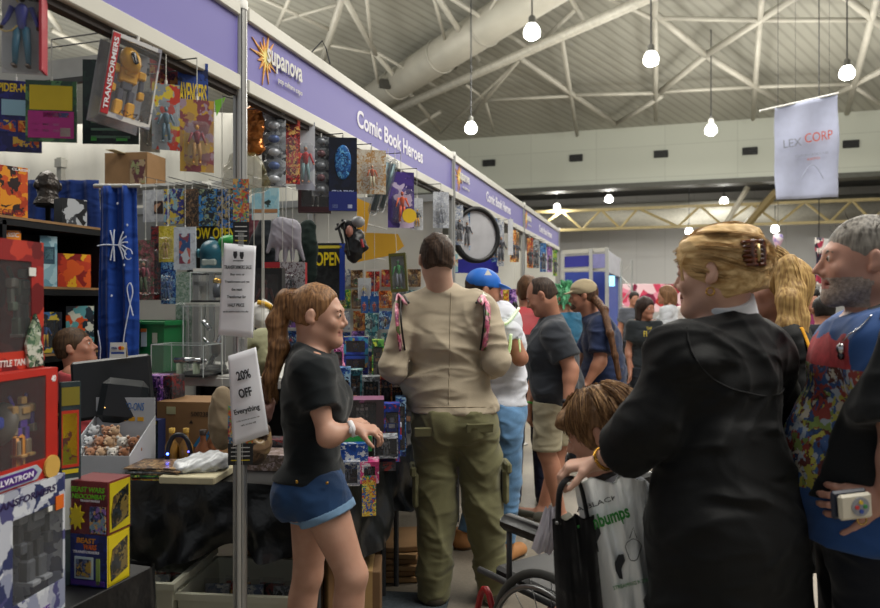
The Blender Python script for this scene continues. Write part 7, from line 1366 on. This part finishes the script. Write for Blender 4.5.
card((280, 262, 305, 300), 3.8, 10, 'clear angular blister with a dark figure behind the girl\'s head', ['#a8a4a8', '#5a3a40', '#c0bcc0'], ('#6a6a70', '#2a2a30', '#3a3a40'), hang=2.25)
wbox((245, 268, 282, 330), 3.3, 16, .06, 'black-framed case with a dark red figure right of the upper notice', mat('#16181a', .5), win=(.1, .1, .9, .9), fig=('#6a3a34', '#5a2c28', '#4a4440'), robot=False, hang=2.25, name='framed_case', cat='case', inner='#2a2c2c')
# --- boxes piled on the aisle table (beside the girl's hands)
def pile(px0, px1, ytop, Z, zs, label, col, d=.12, yaw=22, **kw):
    y1 = 304+(EYE-zs)*F_PX/Z; return wbox((px0, ytop, px1, y1), Z, yaw, d, label, col, z0=zs, **kw)
W_ = dict(win=(.1, .1, .9, .86)); F1 = ('#b08060', '#3a3a44', '#5a5a60')
r = pile(345, 384, 400, 3.02, .93, 'clear-topped box with a pinkish grey figure, right beside the girl\'s hands', ['#3a3034', '#7a4a6a', '#2a2a2c'], d=.14, fig=('#a8a0a0', '#5a5658', '#4a4648'), win=(.06, .08, .80, .92), side='#7a4a6a', sc=8)
pile(338, 372, 436, 2.95, .86, 'bright green lidded pack under the girl\'s hand', ['#2a9a3c', '#3ab04c', '#1c7a30'], d=.16, win=(0, 0, 0, 0), side='#c8c8cc', sc=8)
pile(334, 368, 444, 2.9, .80, 'blue printed box under the green lidded pack', ['#1c4a9a', '#c8ccd0', '#163a80', '#1c4a9a'], d=.14, win=(0, 0, 0, 0))
pile(334, 360, 462, 2.86, .742, 'clear white pack lowest in the pile under the blue box', 'white', d=.12, win=(.1, .1, .9, .9), fig=('#c0c4cc', '#9aa0b0', '#8088a0'))
pile(360, 379, 462, 2.90, .742, 'pink and white boxed toy at the front edge of the aisle table', ['#c83a78', '#e08ab0', '#d8d0d4', '#a82a60'], d=.10, win=(.2, .3, .8, .8), fig=('#d0a090', '#e070a0', '#c8c0c8'), robot=False)
pile(374, 398, 438, 3.1, .80, 'crumpled clear bag-like pack of grey pieces at the aisle table corner', 'grey', d=.12, win=(.04, .04, .96, .96), fig=('#b0b4b8', '#9a9ea4', '#8a8e94'))
pile(374, 396, 462, 3.12, .742, 'dark pack under the clear grey pack at the aisle table corner', 'black', d=.14, win=(0, 0, 0, 0))
pile(384, 400, 404, 3.3, .742, 'tall blue and red window pack left of the beige-shirted man', ['#1c3a9a', '#2a5ac0', '#a82a30', '#14286a'], d=.08, fig=('#c0c0c8', '#2a4ab0', '#b02a30'), **W_)
pile(396, 406, 398, 3.42, .742, 'narrow dark blue pack touching the beige-shirted man', 'blue', d=.1, fig=F1, **W_)
for i, (a, e, yt, Z, zs, cn, lab) in enumerate(((345, 362, 370, 3.6, .93, 'teal', 'teal window pack behind the girl\'s wrist'), (362, 380, 377, 3.65, .93, 'grey', 'grey clear pack behind the pinkish box'), (380, 392, 375, 3.7, .93, 'red', 'small red topped pack in the back row'), (345, 380, 404, 3.62, .742, 'brown', 'long brown carton under the back row of packs'), (380, 404, 404, 3.7, .742, 'purple', 'purple box under the small red topped pack'),
        (336, 350, 368, 3.45, .742, 'blue', 'tall blue and white pack just right of the girl\'s shirt'), (391, 404, 384, 3.75, .93, 'white', 'white clear pack in the back row near the beige-shirted man'))):
    pile(a, e, yt, Z, zs, lab, cn, fig=F1 if i not in (3, 4) else None, win=(.1, .12, .9, .86) if i not in (3, 4) else (0, 0, 0, 0), d=.11)
r = pile(352, 380, 385, 4.0, .742, 'red tray-like box behind the back row of packs', mat('#a02028', .5), d=.15, win=(0, 0, 0, 0), yaw=30)
for k_ in range(3):
    zs = .96+.105*k_; pile(343, 368, 304+(EYE-zs-.10)*F_PX/4.15, 4.15, zs, 'blue and gold toy pack, %s of three stacked above the red tray' % ['lowest', 'middle', 'topmost'][k_], ['#1c2c78', '#2a4aa0', '#a89a50', '#3a90b0'], d=.14, win=(.12, .15, .88, .8), fig=('#8a7a48', '#3a5a90', '#6a6a50'), sc=14)
pile(343, 404, 378, 4.3, .742, 'low dark display plinth under the three blue and gold packs', mat('#1a1c22', .6), d=.3, win=(0, 0, 0, 0), name='plinth', cat='plinth')
pile(372, 384, 340, 4.1, .97, 'dark green pack behind the girl\'s hands on the plinth', 'green', fig=F1, **W_); pile(384, 396, 344, 4.12, .97, 'black pack on the plinth beside the dark green pack', 'black', fig=F1, **W_); pile(334, 343, 345, 4.05, .97, 'small pink and white figure pack at the left end of the plinth', 'pink', fig=('#d0a090', '#e090b0', '#c8c0c8'), robot=False, **W_)
# green and gold cards stuck at post, leaflets
card((362, 476, 376, 516), 2.83, 30, 'colourful bubble card hanging on the black sheet below the aisle table', ['#c8a030', '#2a7a4a', '#b83a2c', '#2a5aa0', '#d8c860'], None, hang=None, bits=False, name='printed_card', cat='printed card')
def leaflet(box, Z, yaw, label, black=True, **kw):
    p, w, h = place(box, Z, yaw); r = empty('leaflet', p, R(yaw), label, 'leaflet'); b = MB(); b.box((0, 0, h*.68), (w, .002, h*.64), printed(['#c8642c', '#7a9a4a', '#4a8aa8', '#c8a868', '#9a3a4a', '#3a5a7a'], 60, 2)); b.build('picture', r); b = MB(); b.box((0, 0, h*.18), (w, .002, h*.36), mat('#101216', .5)); b.build('text_panel', r); b = MB()
    for i in range(4): b.box((0, -.0015, h*(.08+.07*i)), (w*.75, .001, h*.014), mat('#c8c8c8' if i else '#d8c020', .5))
    b.build('printed_lines', r); return r
leaflet((233, 179, 249, 246), 2.49, 24, 'colourful leaflet taped on the nearest post above the upper notice'); leaflet((228, 405, 253, 465), 2.50, 24, 'colourful leaflet on the nearest post showing below the 20% OFF notice')
def notice(c4, Z, label):
    P_ = [at(x, y_, Z+dz) for x, y_, dz in c4]; c = (P_[2]+P_[3])/2; r = empty('paper_notice', c, ALPHA, label, 'notice'); M_ = (Matrix.Translation(c) @ Matrix.Rotation(ALPHA, 4, 'Z')).inverted(); q = [M_ @ p for p in P_]
    b = MB(); b.grid(lambda u, v: (q[0]*(1-u)+q[1]*u)*v+(q[3]*(1-u)+q[2]*u)*(1-v)+Vector((0, -.008*math.sin(u*3.1)*math.sin(v*3), 0)), 14, 14, mat('#e9eaf0', .6, var=.02)); b.build('paper', r, True, solid=.0006); return r, q
INK = mat('#24262c', .6, var=0)
r, q = notice(((224, 243, 0), (256, 246, 0), (253, 338, -.01), (218, 335, -.01)), 2.46, 'white paper notice about TRANSFORMERS taped to the nearest post, above the 20% OFF notice')
def onq(q, u, v): p = (q[0]*(1-u)+q[1]*u)*(1-v)+(q[3]*(1-u)+q[2]*u)*v; return p+Vector((0, -.012, 0))
for (t_, v_, ww, hh) in (('TRANSFORMERS SALE', .25, .80, .026), ('Buy one or', .33, .42, .020), ('Transformers and get', .41, .72, .020), ('the next', .49, .32, .020), ('Transformer for', .57, .55, .020), ('HALF PRICE', .66, .48, .024), ('see the stand for details of the offer', .73, .75, .010)):
    lettering(t_, (ww*.115, hh*.5), INK, r, onq(q, .5, v_), bold=.02)
b = MB()
for sx in (-1, 1): c = onq(q, .5+sx*.10, .12); b.prism([(-.006, .012), (.006, .012), (.007, .0), (.003, -.012), (-.003, -.012), (-.007, 0)], -.001, .001, INK, c=c)
b.box(onq(q, .5, .18), (.035, .001, .003), INK); b.build('emblem', r)
r, q = notice(((228, 356, 0), (256, 347, 0), (269, 434, -.01), (233, 446, -.01)), 2.44, 'white paper notice reading 20% OFF Everything, taped tilted on the nearest post')
for (t_, v_, ww, hh, sk) in (('20%', .26, .42, .13, 0), ('OFF', .46, .40, .13, 0), ('Everything', .66, .78, .095, 0)): 
    lettering(t_, (ww*.112, hh*.24), INK, r, onq(q, .5, v_), rot=(math.pi/2, R(-14), 0), bold=.025)
for v_, ww in ((.76, .8), (.81, .5)): lettering('on this stand for the weekend only' if ww > .6 else 'ask at the till', (ww*.1, .006), INK, r, onq(q, .5, v_), rot=(math.pi/2, R(-14), 0))
for (px, py, lb) in ((241, 240, 'upper'), (242, 346, '20% OFF')): b = MB(); b.box(at(px, py, 2.46), (.018, .004, .05), clear('#e8e8e0', .8), rot=Euler((0, 0, ALPHA)).to_matrix()); tag(b.build('sticky_tape'), 'clear sticky tape strip holding the %s notice on the nearest post' % lb, 'tape')
# --- under the table: tubs, cartons
CR = mat('#cdcdba', .5, var=.05)
for (px, Z, w0, d0, h0, lab, col) in ((163, 3.02, .27, .40, .38, 'cream plastic tub under the table, left of the nearest post', 'grey'), (252, 3.02, .46, .40, .33, 'large cream plastic tub of packs under the table, behind the nearest post', 'white')):
    p = at(px, 600, Z); r = empty('storage_tub', (p.x, p.y, 0), R(12), lab, 'tub'); tub(r, w0, d0, h0, CR)
    for i in range(5):
        x = -w0*.32+w0*.16*i; M_ = Matrix.Translation((p.x, p.y, 0)) @ Matrix.Rotation(R(12), 4, 'Z'); c = M_ @ Vector((x, -.02+.03*(i % 2), .02)); cn = [col, 'red', 'white', 'black', 'grey'][i]
        t_ = empty('comic_pack', c, R(12+[4, -6, 8, -3, 5][i]), '%s flat pack in the %s cream tub, %s from the left' % (['pale', 'red', 'white', 'black', 'grey'][i], 'smaller' if w0 < .4 else 'larger', NTH[i]), 'pack', 'packs in the cream tubs'); b = MB(); b.box((0, 0, h0*.42), (w0*.22, .02, h0*.80), art(cn, 24), rot=Euler((R(-12), 0, 0)).to_matrix()); b.build('pack', t_); b = MB(); b.box((0, -.012, h0*.48), (w0*.23, .004, h0*.84), clear('#e8ece8', .2), rot=Euler((R(-12), 0, 0)).to_matrix()); b.build('sleeve', t_)
def carton(px, Z, w0, d0, h0, yaw, label, z0=0, m=BRD, lx=0):
    p = at(px, 600, Z); r = empty('carton', (p.x, p.y, z0), R(yaw), label, 'carton', ry=lx); b = MB(); b.box((0, 0, h0/2), (w0, d0, h0), m, bev=.004); b.build('box', r); b = MB(); b.box((0, -d0/2-.001, h0/2), (.05, .002, h0), mat('#a88a5c', .3)); b.box((0, 0, h0+.001), (.05, d0, .002), mat('#a88a5c', .3)); b.build('packing_tape', r); return r
carton(292, 3.45, .34, .35, .36, 8, 'brown carton on the floor under the table, seen left of the girl\'s legs'); carton(300, 3.42, .30, .3, .16, 14, 'flat brown carton stacked on the one left of the girl\'s legs', z0=.363, m=BRDD)
carton(338, 3.15, .11, .3, .40, 30, 'narrow upright brown carton seen between the girl\'s legs'); carton(368, 3.25, .12, .22, .30, 20, 'small brown carton right of the girl\'s knee', m=BRDD)
for i in range(6):
    p = at(394, 570, 3.95); r = empty('flattened_carton', (p.x, p.y, .005+i*.032), R(20+[0, 8, -7, 5, -10, 6][i]), 'flattened cardboard carton in the pile beside the khaki trousers, %s from the floor' % NTH[i], 'carton', 'flattened cartons'); b = MB(); b.box((0, 0, .013), (.30, .34, .026), BRD if i % 2 else mat('#a8845a', .75), bev=.003); b.build('sheet', r)
b = MB(); p = at(365, 600, 3.3); b.box((0, 0, .011), (.7, .7, .02), mat('#3a4248', .95, bump=.6, bs=200, var=.3, vs=60), bev=.006); o = b.build('floor_mat'); o.location = (p.x, p.y, 0); o.rotation_euler = (0, 0, R(10)); tag(o, 'dark blue-grey floor mat beside the aisle table', 'mat')
# --- second and third bays: hanging goods between the posts
gr = [('clear pack with silver pieces, first hanging item after the second post', 'white', (455, 205, 463, 245)), ('clear pack with a blue and red figure, left of the round shield', 'blue', (463, 206, 470, 250))]
for i, (lab, cn, bx) in enumerate(gr): card(bx, 5.2+.25*i, 40, lab, cn, F1, hang=2.19)
sh_ = empty('round_shield', at(476, 262, 5.5), R(50), 'large pale round shield-shaped pack with a black rim, hanging in the second bay', 'toy shield'); Mx = Euler((math.pi/2, 0, 0)).to_matrix(); s_ = 5.5/F_PX
M2 = Matrix(((.62, 0, 0), (0, 0, 1), (0, 1, 0))); b = MB(); b.lathe([(27*s_*1.05, -.02), (27*s_*1.05, .02), (24*s_, .025), (24*s_, -.02)], BLK, c=(0, 0, 27*s_), rot=Mx, n=30); b.build('rim', sh_, True); b = MB(); b.lathe([(0, .012), (24*s_, .005)], mat('#b4b4b8', .4), c=(0, 0, 27*s_), rot=Mx, n=30); b.build('face', sh_, True); hanger(sh_, 54*s_, 2.19)
for i, (x0, y0, x1, y1, Z, cn, lab, fg) in enumerate(((485, 215, 492, 258, 5.9, 'black', 'black and yellow pack right of the round shield', ('#d8b020', '#20242c', '#d8b020')), (491, 218, 497, 262, 6.1, 'blue', 'dark blue pack, second right of the round shield', F1), (497, 220, 504, 266, 6.2, 'white', 'pale clear pack in the middle of the second bay', F1), (510, 230, 516, 262, 6.6, 'orange', 'orange pack right of the white slip in the second bay', F1), (515, 232, 519, 262, 6.9, 'brown', 'brown pack, last before the third post', F1),
        (527, 238, 533, 268, 7.6, 'red', 'red and orange pack, first after the third post', F1), (533, 240, 539, 268, 7.8, 'grey', 'grey pack, second after the third post', F1), (540, 243, 546, 272, 8.2, 'blue', 'teal blue pack, third after the third post', F1), (547, 247, 552, 272, 8.8, 'purple', 'purple and yellow pack, fourth after the third post', F1), (553, 250, 557, 276, 9.3, 'green', 'small green pack near the farthest post', F1))):
    card((x0, y0, x1, y1), Z, 40, lab, cn, fg, hang=2.19)
flat((508, 219, 513, 255), 6.35, 30, 'long white paper slip hanging in the second bay', ['#d0d2d6', '#c8cace', '#d4d6da'], name='paper_slip', cat='paper slip'); flat((543, 255, 547, 271), 8.4, 30, 'short white paper slip hanging in the third bay', ['#d0d2d6', '#c8cace', '#d4d6da'], name='paper_slip', cat='paper slip')
flat((440, 254, 458, 272), 5.3, 20, 'small framed picture of a brown hut behind the beige-shirted man\'s head', ['#8ab0b8', '#a88a60', '#c8c8b8'], name='picture_card', cat='printed card')
rng = random.Random(77)
for i in range(16):
    cn = rng.choice(names); row = i//8; k_ = i % 8; y_ = 5.05+k_*.29; r = empty('boxed_toy', (-1.78-.16*row, y_, .782+.0*row), R(60), '%s boxed toy on the second bay table, %s row, %s from the near end' % (cn, ['front', 'back'][row], NTH[k_]), 'boxed toy', 'boxed toys on the second bay table')
    w0, h0 = rng.uniform(.14, .2), rng.uniform(.2, .3)+.18*row; b = MB(); b.box((0, 0, h0/2), (w0, .09, h0), printed(PALN[cn], 24, 2), bev=.003); b.build('carton', r); b = MB(); b.box((0, -.047, h0*.5), (w0*.7, .003, h0*.6), clear('#e8ecf0', .3)); b.build('window', r)
p = at(492, 268, 6.2); b = MB(); b.box((0, 0, 0), (.5, .03, .12), mat('#2a2ca0', .5)); b.box((0, .02, -.5), (.03, .02, 1.0), ALU); o = b.build('blue_sign'); o.location = p+Vector((-.2, 0, .02)); o.rotation_euler = (0, 0, ALPHA); tag(o, 'royal blue sign strip low in the second bay', 'sign')
for i, (px, cn) in enumerate(((500, 'pink'), (507, 'yellow'), (513, 'purple'))): pile(px-4, px+4, 289, 6.3, .785, '%s striped tall pack on the second bay table above the white hood' % cn, cn, d=.08, win=(0, 0, 0, 0))
# ---------------------------------------------------------------- wheelchair and bags
wc = empty('wheelchair', (*at(598, 304, 2.52).xy, 0), ALPHA+R(35), 'black wheelchair with grey-rimmed wheels and a red front tube, pushed by the robed woman', 'wheelchair'); WB_ = mat('#1a1c1e', .5); CHM = mat('#8a8c8c', .3, .8)
def ringm(b, c, r0, r1, m, n=40, axis='x'):
    k_ = 10; vs = []; 
    for i in range(n):
        a = 2*math.pi*i/n
        for j in range(k_): t = 2*math.pi*j/k_; rr = r0+r1*math.cos(t); vs.append((c[0]+r1*math.sin(t), c[1]+rr*math.cos(a), c[2]+rr*math.sin(a)))
    b.add(vs, [(i*k_+j, ((i+1) % n)*k_+j, ((i+1) % n)*k_+(j+1) % k_, i*k_+(j+1) % k_) for i in range(n) for j in range(k_)], m)
for sx in (-1, 1):
    b = MB(); ringm(b, (sx*.27, -.05, .30), .285, .015, mat('#3e3f3c', .7)); wl_ = b.build('rear_wheel', wc, True)
    b = MB(); ringm(b, (sx*.305, -.05, .30), .25, .009, CHM); b.build('push_rim', wl_, True)
    b = MB(); b.ball((sx*.27, -.05, .30), .03, DGREY, 10)
    for k_ in range(16): a = math.pi*k_/8; b.tube([(sx*.27, -.05, .30), (sx*.27, -.05+.28*math.cos(a), .30+.28*math.sin(a))], .0016, CHM, 4)
    b.build('spokes', wl_, True)
    b = MB(); ringm(b, (sx*.22, .42, .085), .065, .018, WB_, 20); b.ball((sx*.22, .42, .085), .02, DGREY, 8); b.build('front_caster', wc, True)
    b = MB(); b.box((sx*.25, .05, .70), (.07, .32, .055), mat('#202224', .5), bev=.02); b.build('armrest', wc, True)
    b = MB(); b.tube(bez([(sx*.24, -.2, .95), (sx*.24, -.2, .5), (sx*.24, -.18, .3), (sx*.24, .2, .28), (sx*.24, .32, .42), (sx*.22, .40, .3), (sx*.20, .44, .14)], 5), .012, mat('#a01c24', .35), 8); b.tube([(sx*.24, -.18, .48), (sx*.24, .36, .48)], .012, DGREY, 8); b.tube([(sx*.25, .18, .48), (sx*.25, .18, .69)], .010, DGREY, 8); b.tube([(sx*.25, -.1, .48), (sx*.25, -.1, .69)], .010, DGREY, 8); b.build('side_frame', wc, True)
    b = MB(); b.tube([(sx*.24, -.2, .93), (sx*.24, -.3, .95)], .016, BLK, 8); b.build('push_handle', wc, True); b = MB(); b.box((sx*.12, .54, .13), (.14, .16, .012), BLK, bev=.004); b.build('footrest', wc)
b = MB(); b.box((0, .09, .49), (.44, .42, .04), BLK, bev=.012); b.build('seat', wc); b = MB(); b.box((0, -.2, .70), (.44, .03, .42), BLK, bev=.01); b.build('backrest', wc)
def sack(name, verts4, Z, depth, m, label, cat='bag', seed=1, n=24, crumple=.012):
    """a soft bag outline (top-left, top-right, bottom-right, bottom-left in picture order) with body depth"""
    q = [at(x, y_, Z) for x, y_ in verts4]; c = (q[2]+q[3])/2; r = empty(name, c, ALPHA, label, cat); M_ = (Matrix.Translation(c) @ Matrix.Rotation(ALPHA, 4, 'Z')).inverted(); q = [M_ @ p for p in q]; rg = random.Random(seed); ph = [rg.random()*6 for _ in range(4)]
    def f(s):
        def g(u, v):
            p = (q[0]*(1-u)+q[1]*u)*v+(q[3]*(1-u)+q[2]*u)*(1-v); bulge = depth*(math.sin(math.pi*u)**.6 if 0 < u < 1 else 0)*(.15+.85*(math.sin(math.pi*min(1, (1-v)*.75+.0))))
            w1 = crumple*(math.sin(u*17+v*5+ph[0])+.6*math.sin(u*31-v*4+ph[1]))*math.sin(math.pi*u)*(.3+.7*v)
            return p+Vector((0, s*bulge+w1, crumple*.4*math.sin(u*13+ph[2])))
        return g
    b = MB(); b.grid(f(-1), n, n, m); b.grid(f(1), n, n, m); o = b.build('bag_body', r, True); return r, q
TB = cloth('#0c0c0e', .3, 200, .1)
r, q = sack('tote_bag', ((552, 520), (594, 516), (606, 640), (558, 650)), 1.98, .05, TB, 'black cloth tote bag hanging from the robed woman\'s hand', seed=2)
b = MB(); M_ = (Matrix.Translation(r.location) @ Matrix.Rotation(ALPHA, 4, 'Z')).inverted(); b.tube(bez([M_ @ at(558, 524, 1.95), M_ @ at(560, 490, 1.95), M_ @ at(570, 478, 1.97), M_ @ at(580, 484, 2.0), M_ @ at(588, 520, 2.0)], 6), .010, TB, 8, flat=.4); b.ball(M_ @ at(557, 523, 1.93), .005, CHM, 8); b.build('strap', r, True)
PLW = mat('#f0f2f0', .16, bump=.8, bs=7, var=.06, spec=.9, vs=5, stretch=(2.2, 1, .6), dist=.03)
r, q = sack('plastic_bag', ((574, 482), (646, 478), (664, 640), (604, 650)), 2.04, .07, PLW, 'white plastic carrier bag with green and black print, over the wheelchair back', seed=5, crumple=.016)
bb = r.children[0]
def decal(px, py, dpx=0): p0 = M3 @ Vector((0, 0, EYE)); d = (M3 @ at(px, py, 1))-p0; ok, p, n, i = bb.ray_cast(p0, d.normalized()); return p+Vector((0, -.013, 0)) if ok else M3 @ at(px, py, 1.95)
M3 = (Matrix.Translation(r.location) @ Matrix.Rotation(ALPHA, 4, 'Z')).inverted()
lettering('A BLACK', (.12, .013), INK, r, decal(596, 502), rot=(math.pi/2, R(-18), 0)); lettering('zombumps', (.15, .050), mat('#2a8a34', .5), r, decal(602, 519)+Vector((0, -.008, 0)), rot=(math.pi/2, R(-18), R(4)), bold=.03); lettering('STREAMING NOW', (.10, .010), mat('#3a8a4a', .5), r, decal(630, 582), rot=(math.pi/2, R(-14), 0))
b = MB()
for (x, y_, s1) in ((596, 538, 1), (620, 565, 1)):
    c = decal(x, y_); b.prism([(-.018*s1, .028), (-.006, .034), (.004, .02), (.002, -.005), (.016, -.03), (.006, -.032), (-.014, -.012), (-.02, .005)], -.001, .001, INK, c=c, rot=Euler((0, R(20), 0)).to_matrix())
b.build('printed_marks', r)
b = MB(); c0_ = decal(632, 548); b.tube([c0_+Vector((.02*math.cos(t)*(1+.2*math.sin(3*t)), -.002, .03*math.sin(t))) for t in [i*.4 for i in range(17)]], .0012, INK, 4); b.tube([c0_+Vector((-.01, 0, .03)), c0_+Vector((0, 0, .06)), c0_+Vector((.01, 0, .03))], .0012, INK, 4); b.build('line_drawing', r)
sack('plastic_bag', ((545, 508), (556, 506), (553, 552), (531, 550)), 2.15, .03, mat('#b4b0b8', .4, bump=.3, bs=12), 'small pale plastic bag bulging left of the black tote', seed=8)
